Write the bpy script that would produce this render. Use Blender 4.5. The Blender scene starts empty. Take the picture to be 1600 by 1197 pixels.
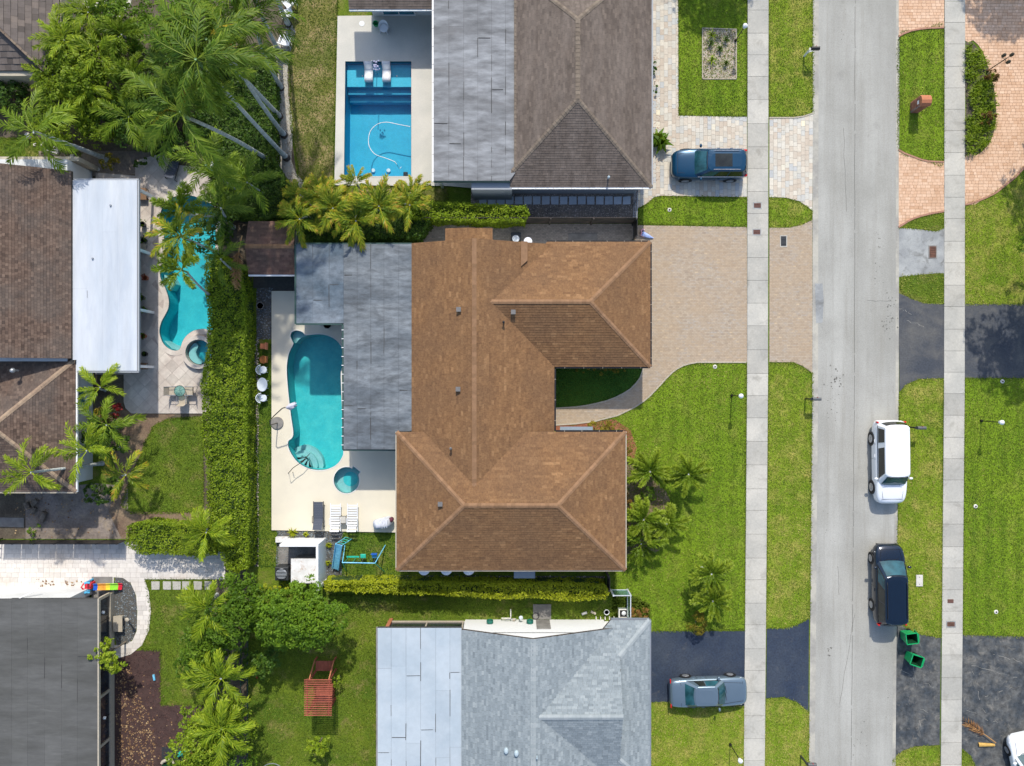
import bpy, math, random
import numpy as np
from mathutils import Vector, Matrix, Euler
from mathutils.geometry import tessellate_polygon

random.seed(7)
SC = bpy.context.scene
COL = SC.collection
R = math.radians

# ------------------------------------------------------------ camera, sky, sun, exposure
S = 0.0405            # metres of ground per photograph pixel
H = 50.0              # height of the camera over the ground
cam_d = bpy.data.cameras.new("camera")
cam_d.sensor_fit = 'HORIZONTAL'
cam_d.angle = 2 * math.atan(800 * S / H)
cam_d.clip_start = 0.5
cam_d.clip_end = 2000
cam = bpy.data.objects.new("camera", cam_d)
cam.location = (0, 0, H)
COL.objects.link(cam)
SC.camera = cam

SUN_EL, SUN_AZ = 46.0, 3.0      # azimuth clockwise from +Y
world = bpy.data.worlds.new("World")
SC.world = world
world.use_nodes = True
wn = world.node_tree
for n_ in list(wn.nodes):
    wn.nodes.remove(n_)
sky = wn.nodes.new('ShaderNodeTexSky')
sky.sky_type = 'NISHITA'
sky.sun_disc = False
sky.sun_elevation = R(SUN_EL)
sky.sun_rotation = R(SUN_AZ)
sky.air_density = 1.0
sky.dust_density = 1.5
bg = wn.nodes.new('ShaderNodeBackground')
bg.inputs['Strength'].default_value = 0.15
wo = wn.nodes.new('ShaderNodeOutputWorld')
wn.links.new(sky.outputs[0], bg.inputs[0])
wn.links.new(bg.outputs[0], wo.inputs[0])

sun_d = bpy.data.lights.new("sun", 'SUN')
sun_d.energy = 2.9
sun_d.angle = R(1.0)
sun_d.color = (1.0, 0.94, 0.84)
sun = bpy.data.objects.new("sun", sun_d)
sdir = Vector((math.sin(R(SUN_AZ)) * math.cos(R(SUN_EL)), math.cos(R(SUN_AZ)) * math.cos(R(SUN_EL)), math.sin(R(SUN_EL))))
sun.rotation_euler = sdir.to_track_quat('Z', 'Y').to_euler()
sun.location = (0, 0, 80)
COL.objects.link(sun)

SC.view_settings.view_transform = 'Standard'
SC.view_settings.look = 'None'
SC.view_settings.exposure = 0.52
SC.view_settings.gamma = 1
SC.view_settings.use_curve_mapping = False
SC.render.engine = 'CYCLES'
SC.cycles.use_denoising = True
SC.cycles.max_bounces = 6
SC.cycles.transparent_max_bounces = 12
SC.cycles.caustics_reflective = False
SC.cycles.caustics_refractive = False


# ------------------------------------------------------------ coordinates
def P(px, py, z=0.0):
    """real place of the thing the photograph shows at px, py when it lies z metres up"""
    k = S * (1 - z / H)
    return ((px - 800) * k, (598.5 - py) * k, z)


def T(tx, ty, z=0.0):
    return (tx * S, -ty * S, z)


# ------------------------------------------------------------ materials
def new_mat(name):
    m = bpy.data.materials.new(name)
    m.use_nodes = True
    nt = m.node_tree
    for n in list(nt.nodes):
        nt.nodes.remove(n)
    out = nt.nodes.new('ShaderNodeOutputMaterial')
    return m, nt, out


def N(nt, t, **kw):
    n = nt.nodes.new(t)
    for k, v in kw.items():
        if isinstance(k, str) and hasattr(n, k):
            setattr(n, k, v)
    return n


def ramp_node(nt, fac, stops, interp='LINEAR'):
    r = nt.nodes.new('ShaderNodeValToRGB')
    r.color_ramp.interpolation = interp
    els = r.color_ramp.elements
    while len(els) < len(stops):
        els.new(0.5)
    for e, (p, c) in zip(els, stops):
        e.position = p
        e.color = (c[0], c[1], c[2], 1)
    nt.links.new(fac, r.inputs[0])
    return r.outputs[0]


def noise(nt, vec, scale, detail=4, rough=0.55, dist=0.0):
    n = nt.nodes.new('ShaderNodeTexNoise')
    n.inputs['Scale'].default_value = scale
    n.inputs['Detail'].default_value = detail
    n.inputs['Roughness'].default_value = rough
    n.inputs['Distortion'].default_value = dist
    nt.links.new(vec, n.inputs['Vector'])
    return n.outputs['Fac']


def mathn(nt, op, a, b=None, clamp=False):
    n = nt.nodes.new('ShaderNodeMath')
    n.operation = op
    n.use_clamp = clamp
    for i, v in enumerate((a, b)):
        if v is None:
            continue
        if isinstance(v, (int, float)):
            n.inputs[i].default_value = v
        else:
            nt.links.new(v, n.inputs[i])
    return n.outputs[0]


def mixc(nt, fac, a, b, blend='MIX'):
    n = nt.nodes.new('ShaderNodeMix')
    n.data_type = 'RGBA'
    n.blend_type = blend
    if isinstance(fac, (int, float)):
        n.inputs['Factor'].default_value = fac
    else:
        nt.links.new(fac, n.inputs['Factor'])
    for k, v in ((6, a), (7, b)):
        if isinstance(v, tuple):
            n.inputs[k].default_value = (v[0], v[1], v[2], 1)
        else:
            nt.links.new(v, n.inputs[k])
    return n.outputs[2]


def remap(nt, v, a0, a1, b0, b1):
    n = nt.nodes.new('ShaderNodeMapRange')
    n.inputs[1].default_value = a0
    n.inputs[2].default_value = a1
    n.inputs[3].default_value = b0
    n.inputs[4].default_value = b1
    nt.links.new(v, n.inputs[0])
    return n.outputs[0]


MATS = {}


def M(name, col, col2=None, big=0.4, small=6.0, amt=0.25, rough=0.85, metal=0.0, spec=0.4, tone=None, stops=None,
      bump=0.0, bumpscale=25, stretch=None, spots=None, local=False, coat=0.0, stain=None, lo=0.4, hi=0.6, obj=0.0):
    """general weathered surface: col -> col2 over large patches, fine grain, optional per-piece tone and stains"""
    m, nt, out = new_mat(name)
    b = nt.nodes.new('ShaderNodeBsdfPrincipled')
    nt.links.new(b.outputs[0], out.inputs[0])
    if local:
        vec = nt.nodes.new('ShaderNodeTexCoord').outputs['Object']
    else:
        vec = nt.nodes.new('ShaderNodeNewGeometry').outputs['Position']
    if stretch:
        mp = nt.nodes.new('ShaderNodeMapping')
        mp.inputs['Scale'].default_value = stretch
        nt.links.new(vec, mp.inputs['Vector'])
        vecs = mp.outputs[0]
    else:
        vecs = vec
    if stops:
        at = nt.nodes.new('ShaderNodeAttribute')
        at.attribute_name = 'tone'
        c = ramp_node(nt, at.outputs['Fac'], stops)
        if col2 is not None:
            f = remap(nt, noise(nt, vecs, big, 5), lo, hi, 0, 1)
            c = mixc(nt, mathn(nt, 'MULTIPLY', f, col2[3] if len(col2) > 3 else 0.5), c, tuple(col2[:3]))
    else:
        c = tuple(col)
        if col2 is not None:
            f = remap(nt, noise(nt, vecs, big, 5), lo, hi, 0, 1)
            c = mixc(nt, f, c, tuple(col2[:3]))
        else:
            c = mixc(nt, 0.0, c, c)
    f2 = noise(nt, vecs, small, 6, 0.7)
    g = remap(nt, f2, 0.3, 0.7, 1 - amt, 1 + amt)
    if tone:
        at = nt.nodes.new('ShaderNodeAttribute')
        at.attribute_name = 'tone'
        g = mathn(nt, 'MULTIPLY', g, remap(nt, at.outputs['Fac'], 0, 1, 1 - tone, 1 + tone))
    if obj:
        oi = nt.nodes.new('ShaderNodeObjectInfo')
        g = mathn(nt, 'MULTIPLY', g, remap(nt, oi.outputs['Random'], 0, 1, 1 - obj, 1 + obj))
    hs = nt.nodes.new('ShaderNodeVectorMath')
    hs.operation = 'SCALE'
    nt.links.new(c, hs.inputs[0])
    nt.links.new(g, hs.inputs['Scale'])
    c = hs.outputs[0]
    if stain:      # (color, scale, lo, hi, strength)
        sc_, s_, l_, h_, k_ = stain
        f = remap(nt, noise(nt, vecs, s_, 6, 0.65, 0.6), l_, h_, 0, k_)
        c = mixc(nt, f, c, tuple(sc_))
    if spots:      # (color, scale, size)
        v = nt.nodes.new('ShaderNodeTexVoronoi')
        v.inputs['Scale'].default_value = spots[1]
        nt.links.new(vec, v.inputs['Vector'])
        f = remap(nt, v.outputs['Distance'], spots[2], spots[2] * 1.6, 1, 0)
        c = mixc(nt, f, c, tuple(spots[0]))
    nt.links.new(c, b.inputs['Base Color'])
    b.inputs['Roughness'].default_value = rough
    b.inputs['Metallic'].default_value = metal
    b.inputs['Specular IOR Level'].default_value = spec
    b.inputs['Coat Weight'].default_value = coat
    if coat:
        b.inputs['Coat Roughness'].default_value = 0.04
    if bump:
        bn = nt.nodes.new('ShaderNodeBump')
        bn.inputs['Strength'].default_value = bump
        bn.inputs['Distance'].default_value = 0.02
        nt.links.new(noise(nt, vec, bumpscale, 6, 0.7), bn.inputs['Height'])
        nt.links.new(bn.outputs[0], b.inputs['Normal'])
    MATS[name] = m
    return m


def leafmat(name, stops, trans=0.35, rough=0.5, obj=0.15, spec=0.2):
    m, nt, out = new_mat(name)
    at = nt.nodes.new('ShaderNodeAttribute')
    at.attribute_name = 'tone'
    c = ramp_node(nt, at.outputs['Fac'], stops)
    oi = nt.nodes.new('ShaderNodeObjectInfo')
    hs = nt.nodes.new('ShaderNodeVectorMath')
    hs.operation = 'SCALE'
    nt.links.new(c, hs.inputs[0])
    nt.links.new(remap(nt, oi.outputs['Random'], 0, 1, 1 - obj, 1 + obj), hs.inputs['Scale'])
    c = hs.outputs[0]
    b = nt.nodes.new('ShaderNodeBsdfPrincipled')
    nt.links.new(c, b.inputs['Base Color'])
    b.inputs['Roughness'].default_value = rough
    b.inputs['Specular IOR Level'].default_value = spec
    t = nt.nodes.new('ShaderNodeBsdfTranslucent')
    tc = mixc(nt, 0.5, c, (0.30, 0.38, 0.02))
    nt.links.new(tc, t.inputs[0])
    mx = nt.nodes.new('ShaderNodeMixShader')
    mx.inputs[0].default_value = trans
    nt.links.new(b.outputs[0], mx.inputs[1])
    nt.links.new(t.outputs[0], mx.inputs[2])
    nt.links.new(mx.outputs[0], out.inputs[0])
    MATS[name] = m
    return m


def watermat(name, tint):
    m, nt, out = new_mat(name)
    t = nt.nodes.new('ShaderNodeBsdfTransparent')
    t.inputs[0].default_value = (*tint, 1)
    g = nt.nodes.new('ShaderNodeBsdfGlossy')
    g.inputs['Roughness'].default_value = 0.05
    fr = nt.nodes.new('ShaderNodeFresnel')
    fr.inputs['IOR'].default_value = 1.33
    geo = nt.nodes.new('ShaderNodeNewGeometry')
    bn = nt.nodes.new('ShaderNodeBump')
    bn.inputs['Strength'].default_value = 0.12
    bn.inputs['Distance'].default_value = 0.03
    nt.links.new(noise(nt, geo.outputs['Position'], 4.5, 3, 0.5, 1.0), bn.inputs['Height'])
    nt.links.new(bn.outputs[0], g.inputs['Normal'])
    nt.links.new(bn.outputs[0], fr.inputs['Normal'])
    mx = nt.nodes.new('ShaderNodeMixShader')
    nt.links.new(fr.outputs[0], mx.inputs[0])
    nt.links.new(t.outputs[0], mx.inputs[1])
    nt.links.new(g.outputs[0], mx.inputs[2])
    nt.links.new(mx.outputs[0], out.inputs[0])
    MATS[name] = m
    return m


def poolmat(name, c1, c2, depthc=None, tile=0.0):
    """pool plaster with the soft bright net the waves throw on it kept as a faint grain"""
    m, nt, out = new_mat(name)
    b = nt.nodes.new('ShaderNodeBsdfPrincipled')
    nt.links.new(b.outputs[0], out.inputs[0])
    geo = nt.nodes.new('ShaderNodeNewGeometry')
    f = noise(nt, geo.outputs['Position'], 1.2, 5, 0.6, 0.3)
    f2 = noise(nt, geo.outputs['Position'], 7, 3, 0.6, 1.5)
    c = mixc(nt, remap(nt, f, 0.35, 0.65, 0, 1), c1, c2)
    hs = nt.nodes.new('ShaderNodeVectorMath')
    hs.operation = 'SCALE'
    nt.links.new(c, hs.inputs[0])
    nt.links.new(remap(nt, f2, 0.35, 0.65, 0.93, 1.08), hs.inputs['Scale'])
    nt.links.new(hs.outputs[0], b.inputs['Base Color'])
    b.inputs['Roughness'].default_value = 0.6
    MATS[name] = m
    return m


def glassmat(name, col, rough=0.05, alpha=1.0):
    m, nt, out = new_mat(name)
    b = nt.nodes.new('ShaderNodeBsdfPrincipled')
    vec = nt.nodes.new('ShaderNodeTexCoord').outputs['Object']
    f = noise(nt, vec, 1.6, 3)
    c = mixc(nt, remap(nt, f, 0.35, 0.65, 0, 1), tuple(col), tuple(min(1, x * 2.2) for x in col))
    nt.links.new(c, b.inputs['Base Color'])
    b.inputs['Roughness'].default_value = rough
    b.inputs['Specular IOR Level'].default_value = 0.6
    if alpha < 1:
        t = nt.nodes.new('ShaderNodeBsdfTransparent')
        t.inputs[0].default_value = (0.75, 0.9, 0.86, 1)
        mx = nt.nodes.new('ShaderNodeMixShader')
        mx.inputs[0].default_value = alpha
        nt.links.new(t.outputs[0], mx.inputs[1])
        nt.links.new(b.outputs[0], mx.inputs[2])
        nt.links.new(mx.outputs[0], out.inputs[0])
    else:
        nt.links.new(b.outputs[0], out.inputs[0])
    MATS[name] = m
    return m


# grounds
def grass_ground(name, g1, g2, dry, drylo=0.55, dryhi=0.75, drymax=0.7, stripe=0.0):
    m, nt, out = new_mat(name)
    b = nt.nodes.new('ShaderNodeBsdfPrincipled')
    nt.links.new(b.outputs[0], out.inputs[0])
    vec = nt.nodes.new('ShaderNodeNewGeometry').outputs['Position']
    c = mixc(nt, remap(nt, noise(nt, vec, 0.35, 4), 0.35, 0.65, 0, 1), g1, g2)
    c = mixc(nt, remap(nt, noise(nt, vec, 0.8, 6, 0.7), drylo, dryhi, 0, drymax), c, dry)
    if stripe:      # mower passes run along the street
        sp = nt.nodes.new('ShaderNodeSeparateXYZ')
        nt.links.new(vec, sp.inputs[0])
        w = mathn(nt, 'SINE', mathn(nt, 'MULTIPLY', sp.outputs[0], 2 * math.pi / 0.95))
        wob = mathn(nt, 'MULTIPLY', w, remap(nt, noise(nt, vec, 0.5, 2), 0.3, 0.7, 0, stripe))
        c = mixc(nt, mathn(nt, 'ADD', wob, stripe, True), c, tuple(x * 1.35 for x in g2))
    hs = nt.nodes.new('ShaderNodeVectorMath')
    hs.operation = 'SCALE'
    nt.links.new(c, hs.inputs[0])
    f = mathn(nt, 'MULTIPLY', remap(nt, noise(nt, vec, 14, 5, 0.75), 0.32, 0.68, 0.42, 1.6),
              remap(nt, noise(nt, vec, 3.0, 4, 0.65), 0.3, 0.7, 0.85, 1.15))
    nt.links.new(f, hs.inputs['Scale'])
    nt.links.new(hs.outputs[0], b.inputs['Base Color'])
    b.inputs['Roughness'].default_value = 0.9
    b.inputs['Specular IOR Level'].default_value = 0.2
    bn = nt.nodes.new('ShaderNodeBump')
    bn.inputs['Strength'].default_value = 0.7
    bn.inputs['Distance'].default_value = 0.04
    nt.links.new(noise(nt, vec, 22, 5, 0.75), bn.inputs['Height'])
    nt.links.new(bn.outputs[0], b.inputs['Normal'])
    MATS[name] = m


grass_ground('lawn_front', (0.088, 0.160, 0.008), (0.14, 0.218, 0.011), (0.24, 0.23, 0.05), 0.5, 0.72, 0.75, 0.3)
grass_ground('lawn_yellow', (0.115, 0.19, 0.010), (0.17, 0.235, 0.016), (0.34, 0.28, 0.08), 0.46, 0.66, 0.85, 0.14)
grass_ground('lawn_back', (0.07, 0.125, 0.010), (0.125, 0.175, 0.014), (0.26, 0.20, 0.08), 0.52, 0.72, 0.8)
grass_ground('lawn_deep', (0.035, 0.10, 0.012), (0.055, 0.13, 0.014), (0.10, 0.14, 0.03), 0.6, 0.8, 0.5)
grass_ground('lawn_dry', (0.11, 0.13, 0.03), (0.15, 0.15, 0.035), (0.33, 0.25, 0.12), 0.45, 0.62, 0.85)


def asphalt_road():
    m, nt, out = new_mat('road')
    b = nt.nodes.new('ShaderNodeBsdfPrincipled')
    nt.links.new(b.outputs[0], out.inputs[0])
    vec = nt.nodes.new('ShaderNodeNewGeometry').outputs['Position']
    mp = nt.nodes.new('ShaderNodeMapping')
    mp.inputs['Scale'].default_value = (1.0, 0.08, 1)
    nt.links.new(vec, mp.inputs['Vector'])
    lanes = noise(nt, mp.outputs[0], 0.9, 3, 0.5)
    c = mixc(nt, remap(nt, lanes, 0.32, 0.68, 0, 1), (0.32, 0.315, 0.285), (0.40, 0.395, 0.36))
    c = mixc(nt, remap(nt, noise(nt, vec, 0.22, 4, 0.6), 0.42, 0.7, 0, 0.8), c, (0.27, 0.265, 0.235))
    mp2 = nt.nodes.new('ShaderNodeMapping')
    mp2.inputs['Scale'].default_value = (2.4, 0.12, 1)
    nt.links.new(vec, mp2.inputs['Vector'])
    c = mixc(nt, remap(nt, noise(nt, mp2.outputs[0], 1.1, 6, 0.7), 0.48, 0.7, 0, 0.55), c, (0.26, 0.25, 0.215))
    c = mixc(nt, remap(nt, noise(nt, vec, 0.9, 6, 0.7, 0.5), 0.6, 0.8, 0, 0.45), c, (0.16, 0.155, 0.14))
    hs = nt.nodes.new('ShaderNodeVectorMath')
    hs.operation = 'SCALE'
    nt.links.new(c, hs.inputs[0])
    nt.links.new(remap(nt, noise(nt, vec, 16, 5, 0.85), 0.3, 0.7, 0.80, 1.18), hs.inputs['Scale'])
    nt.links.new(hs.outputs[0], b.inputs['Base Color'])
    b.inputs['Roughness'].default_value = 0.9
    MATS['road'] = m


asphalt_road()
M('concrete', (0.46, 0.44, 0.385), (0.38, 0.37, 0.33), big=0.4, small=10, amt=0.12, stain=((0.2, 0.185, 0.15), 1.2, 0.54, 0.76, 0.6), obj=0.10, bump=0.15)
M('concrete_grey', (0.36, 0.37, 0.36), (0.26, 0.27, 0.27), big=0.8, small=12, amt=0.12, stain=((0.12, 0.12, 0.11), 1.1, 0.52, 0.68, 0.75))
M('gutter_edge', (0.42, 0.40, 0.34), (0.30, 0.29, 0.26), big=0.8, amt=0.12)
M('tar_and_shade', (0.06, 0.06, 0.055))
M('blacktop', (0.045, 0.052, 0.065), (0.075, 0.078, 0.082), big=0.5, small=9, amt=0.3, stain=((0.16, 0.15, 0.13), 0.55, 0.5, 0.75, 0.7), rough=0.75)
M('blacktop_worn', (0.04, 0.048, 0.056), (0.095, 0.096, 0.092), big=1.1, small=3.5, amt=0.55, stain=((0.22, 0.205, 0.175), 1.8, 0.56, 0.68, 0.6), rough=0.8)
M('blacktop_blue', (0.020, 0.032, 0.058), (0.036, 0.048, 0.07), big=0.5, small=9, amt=0.35, stain=((0.15, 0.14, 0.12), 1.4, 0.6, 0.8, 0.6), rough=0.75)
M('paver_tan', None, stops=[(0, (0.33, 0.265, 0.20)), (0.3, (0.385, 0.305, 0.22)), (0.6, (0.42, 0.345, 0.26)), (0.85, (0.38, 0.33, 0.275)), (1, (0.50, 0.395, 0.27))], small=5, amt=0.12, col2=(0.42, 0.31, 0.2, 0.5), big=0.35)
M('paver_grey', None, stops=[(0, (0.24, 0.215, 0.19)), (0.5, (0.33, 0.29, 0.25)), (1, (0.42, 0.37, 0.31))], small=8, amt=0.15)
M('paver_light', None, stops=[(0, (0.38, 0.40, 0.41)), (0.25, (0.54, 0.51, 0.43)), (0.45, (0.50, 0.42, 0.33)), (0.62, (0.62, 0.57, 0.47)), (0.8, (0.44, 0.45, 0.44)), (1, (0.74, 0.66, 0.48))], small=8, amt=0.1)
M('paver_white', None, stops=[(0, (0.52, 0.49, 0.45)), (0.5, (0.66, 0.62, 0.57)), (1, (0.72, 0.68, 0.62))], small=5, amt=0.08, col2=(0.5, 0.42, 0.34, 0.5), big=0.5, lo=0.5, hi=0.7)
M('stamped_pink', None, stops=[(0, (0.54, 0.33, 0.20)), (0.5, (0.62, 0.41, 0.27)), (1, (0.70, 0.49, 0.34))], small=4, amt=0.12, col2=(0.42, 0.24, 0.13, 0.6), big=0.5, lo=0.5, hi=0.75)
M('paver_joint', (0.26, 0.20, 0.145))
M('paver_joint_light', (0.30, 0.27, 0.23))
M('joint_dark', (0.09, 0.085, 0.075))
M('joint_pave', (0.20, 0.185, 0.15))
M('joint_stamp', (0.30, 0.165, 0.09))
M('kerb_pink', (0.36, 0.19, 0.13), small=10, amt=0.2)
M('travertine', None, stops=[(0, (0.42, 0.36, 0.31)), (0.5, (0.55, 0.50, 0.44)), (1, (0.63, 0.56, 0.48))], small=4, amt=0.12, col2=(0.42, 0.34, 0.3, 0.5), big=0.5)
M('travertine_obj', (0.57, 0.52, 0.46), (0.47, 0.41, 0.36), big=0.6, small=4, amt=0.12, obj=0.12)
M('deck_cream', (0.69, 0.635, 0.50), (0.64, 0.59, 0.47), big=0.5, small=30, amt=0.03, stain=((0.5, 0.47, 0.4), 0.5, 0.6, 0.85, 0.4), bump=0.1)
M('deck_grey', (0.60, 0.575, 0.51), (0.53, 0.515, 0.46), big=0.5, small=18, amt=0.07, bump=0.2)
M('gravel_brown', None, stops=[(0, (0.17, 0.145, 0.12)), (0.5, (0.38, 0.32, 0.27)), (1, (0.62, 0.55, 0.47))], amt=0.1)
M('gravel_tan', None, stops=[(0, (0.20, 0.17, 0.13)), (0.5, (0.40, 0.35, 0.27)), (1, (0.62, 0.56, 0.46))], amt=0.1)
M('gravel_slate', None, stops=[(0, (0.05, 0.065, 0.08)), (0.5, (0.12, 0.15, 0.17)), (1, (0.30, 0.33, 0.34))], amt=0.1)
M('gravel_pink', None, stops=[(0, (0.30, 0.20, 0.14)), (0.5, (0.46, 0.33, 0.24)), (1, (0.62, 0.49, 0.38))], amt=0.1)
M('soil', (0.075, 0.058, 0.04), (0.12, 0.10, 0.07), big=0.9, small=10, amt=0.4, bump=0.6)
M('soil_bare', (0.24, 0.20, 0.17), (0.17, 0.14, 0.115), big=0.8, small=7, amt=0.3, stain=((0.34, 0.27, 0.18), 1.4, 0.5, 0.7, 0.6), bump=0.5)
M('soil_brown', (0.16, 0.105, 0.07), (0.22, 0.16, 0.10), big=0.9, small=9, amt=0.35, bump=0.6)
M('mulch', None, stops=[(0, (0.03, 0.015, 0.015)), (0.6, (0.07, 0.035, 0.03)), (1, (0.12, 0.06, 0.05))], amt=0.1)
M('mulch_ground', (0.05, 0.028, 0.025), (0.07, 0.04, 0.035), big=2, small=30, amt=0.4, bump=0.8)
M('mulch_red', (0.22, 0.08, 0.04), (0.30, 0.12, 0.06), big=2, small=20, amt=0.4, bump=0.8)
M('dead_leaf', None, stops=[(0, (0.11, 0.055, 0.03)), (0.5, (0.24, 0.14, 0.065)), (1, (0.42, 0.30, 0.16))], amt=0.1)
# roofs
M('shingle_brown', None, stops=[(0, (0.15, 0.075, 0.032)), (0.35, (0.18, 0.092, 0.039)), (0.7, (0.215, 0.113, 0.048)), (1, (0.275, 0.152, 0.068))], small=9, amt=0.3, col2=(0.135, 0.074, 0.037, 0.5), big=0.35, bump=0.2, stretch=(1, 1, 1), stain=((0.27, 0.15, 0.068), 5.0, 0.5, 0.75, 0.4))
M('ridge_brown', None, stops=[(0, (0.19, 0.105, 0.052)), (1, (0.28, 0.16, 0.085))], small=6, amt=0.15)
M('shingle_taupe', None, stops=[(0, (0.085, 0.066, 0.053)), (0.5, (0.115, 0.09, 0.073)), (1, (0.155, 0.122, 0.098))], small=2.2, amt=0.22, col2=(0.2, 0.165, 0.14, 0.35), big=0.5, bump=0.2, stretch=(2.5, 0.7, 1))
M('ridge_taupe', None, stops=[(0, (0.12, 0.093, 0.07)), (1, (0.205, 0.165, 0.125))], small=6, amt=0.2)
M('tile_brown', None, stops=[(0, (0.06, 0.038, 0.028)), (0.5, (0.115, 0.075, 0.055)), (1, (0.175, 0.12, 0.088))], small=2.5, amt=0.2, col2=(0.10, 0.09, 0.08, 0.4), big=0.5, bump=0.2)
M('tile_slate', None, stops=[(0, (0.085, 0.07, 0.06)), (0.5, (0.13, 0.108, 0.095)), (1, (0.18, 0.145, 0.12))], small=3, amt=0.15)
M('ridge_tile', None, stops=[(0, (0.23, 0.16, 0.11)), (1, (0.34, 0.25, 0.17))], small=6, amt=0.2)
M('shingle_shed', None, stops=[(0, (0.11, 0.06, 0.042)), (0.5, (0.17, 0.09, 0.065)), (1, (0.24, 0.14, 0.095))], small=3, amt=0.2, col2=(0.06, 0.05, 0.04, 0.5), big=0.7)
M('shingle_grey', None, stops=[(0, (0.17, 0.20, 0.215)), (0.5, (0.225, 0.26, 0.275)), (1, (0.30, 0.335, 0.345))], small=9, amt=0.14, bump=0.15)
M('ridge_grey', None, stops=[(0, (0.25, 0.285, 0.295)), (1, (0.34, 0.37, 0.375))], small=6, amt=0.1)
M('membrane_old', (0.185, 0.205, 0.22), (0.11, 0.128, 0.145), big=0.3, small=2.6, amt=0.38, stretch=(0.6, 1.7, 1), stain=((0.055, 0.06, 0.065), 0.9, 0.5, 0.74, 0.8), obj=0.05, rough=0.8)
M('membrane_dark_bluish', (0.075, 0.105, 0.135), (0.17, 0.20, 0.23), big=0.35, small=2.6, amt=0.35, stretch=(0.8, 1.2, 1), stain=((0.04, 0.055, 0.07), 0.7, 0.5, 0.75, 0.7), obj=0.05, rough=0.8)
M('hedge_core', (0.03, 0.06, 0.008), small=8, amt=0.4)
M('membrane_grey', (0.17, 0.175, 0.18), (0.24, 0.25, 0.26), big=0.4, small=1.6, amt=0.34, stretch=(0.5, 1.6, 1), stain=((0.13, 0.12, 0.115), 1.0, 0.55, 0.8, 0.55), obj=0.05)
M('membrane_blue', (0.35, 0.41, 0.455), (0.40, 0.455, 0.495), big=0.5, small=3, amt=0.05, stain=((0.38, 0.42, 0.44), 1.4, 0.6, 0.8, 0.5), obj=0.03)
M('membrane_white', (0.46, 0.505, 0.555), (0.53, 0.56, 0.59), big=0.4, small=1.2, amt=0.08, stretch=(1.8, 0.3, 1), stain=((0.38, 0.43, 0.50), 0.9, 0.52, 0.78, 0.65), obj=0.02, rough=0.6)
M('membrane_dark', (0.078, 0.078, 0.072), (0.10, 0.10, 0.095), big=0.4, small=2.0, amt=0.16, stretch=(0.5, 2.2, 1), stain=((0.19, 0.19, 0.18), 1.0, 0.6, 0.8, 0.4), obj=0.05)
M('tar_seam', (0.05, 0.05, 0.05))
M('stucco_white', (0.66, 0.67, 0.66), (0.58, 0.59, 0.58), big=0.7, small=20, amt=0.05, bump=0.2)
M('stucco_beige', (0.46, 0.41, 0.31), (0.38, 0.34, 0.27), big=0.7, small=20, amt=0.08, bump=0.2)
M('stucco_grey', (0.34, 0.36, 0.38), small=20, amt=0.05)
M('paint_white', (0.78, 0.79, 0.79), small=8, amt=0.03, rough=0.5)
M('paint_stained', (0.72, 0.72, 0.70), (0.62, 0.61, 0.58), big=2.0, small=6, amt=0.08, stain=((0.36, 0.2, 0.10), 2.2, 0.56, 0.72, 0.8), rough=0.6)
M('fascia_brown', (0.06, 0.045, 0.035))
M('metal_grey', (0.35, 0.37, 0.39), rough=0.45, metal=0.6, small=10, amt=0.1)
M('metal_dark', (0.03, 0.033, 0.036), rough=0.45, small=10, amt=0.15)
M('metal_black', (0.012, 0.012, 0.013), rough=0.4, small=10, amt=0.1)
M('metal_bronze', (0.06, 0.05, 0.035), rough=0.5, small=10, amt=0.2)
M('chrome', (0.7, 0.7, 0.7), rough=0.15, metal=1.0)
M('mail_grey', (0.10, 0.105, 0.11), rough=0.5, small=10, amt=0.1)
M('awning_blue', (0.22, 0.27, 0.32), small=8, amt=0.08)
M('vent_grey', (0.15, 0.145, 0.14), rough=0.5, small=10, amt=0.15)
M('vent_blue', (0.38, 0.46, 0.5), rough=0.5, small=10, amt=0.1)
M('rust', (0.16, 0.075, 0.05), (0.10, 0.05, 0.035), big=3, small=12, amt=0.3)
M('plate_brown', (0.14, 0.07, 0.055), small=20, amt=0.2)
M('fence_dark', (0.075, 0.06, 0.052), (0.035, 0.033, 0.032), big=1, small=12, amt=0.2)
M('fence_green', (0.03, 0.07, 0.06), small=10, amt=0.2, rough=0.5)
M('trunk', (0.44, 0.47, 0.46), (0.30, 0.32, 0.31), big=3, small=8, amt=0.2, stretch=(0.3, 0.3, 2.5), bump=0.3)
M('trunk_base', (0.07, 0.055, 0.045), small=8, amt=0.3, bump=0.4)
M('bark', (0.12, 0.095, 0.07), (0.18, 0.15, 0.12), big=3, small=8, amt=0.3, bump=0.5)
M('crownshaft', (0.18, 0.30, 0.12), small=4, amt=0.1, rough=0.4)
M('cut_wood', (0.62, 0.42, 0.24), small=12, amt=0.1)
M('wood_red', (0.36, 0.10, 0.06), (0.28, 0.075, 0.045), big=2, small=12, amt=0.15, obj=0.12)
M('wood_orange', (0.42, 0.16, 0.08), small=12, amt=0.15)
M('wood_brown', (0.20, 0.12, 0.07), small=12, amt=0.2)
M('wicker_orange', (0.52, 0.19, 0.09), small=25, amt=0.2)
M('wicker_brown', (0.26, 0.10, 0.03), small=25, amt=0.25)
M('plastic_white', (0.74, 0.76, 0.78), rough=0.4, small=6, amt=0.03)
M('iron_white', (0.62, 0.68, 0.75), rough=0.5, small=10, amt=0.06)
M('plastic_blue', (0.08, 0.42, 0.68), rough=0.35, small=6, amt=0.05)
M('plastic_sky', (0.20, 0.55, 0.75), (0.14, 0.46, 0.68), big=2, rough=0.35)
M('plastic_royal', (0.02, 0.12, 0.55), rough=0.35)
M('plastic_red', (0.62, 0.03, 0.05), rough=0.35)
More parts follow.
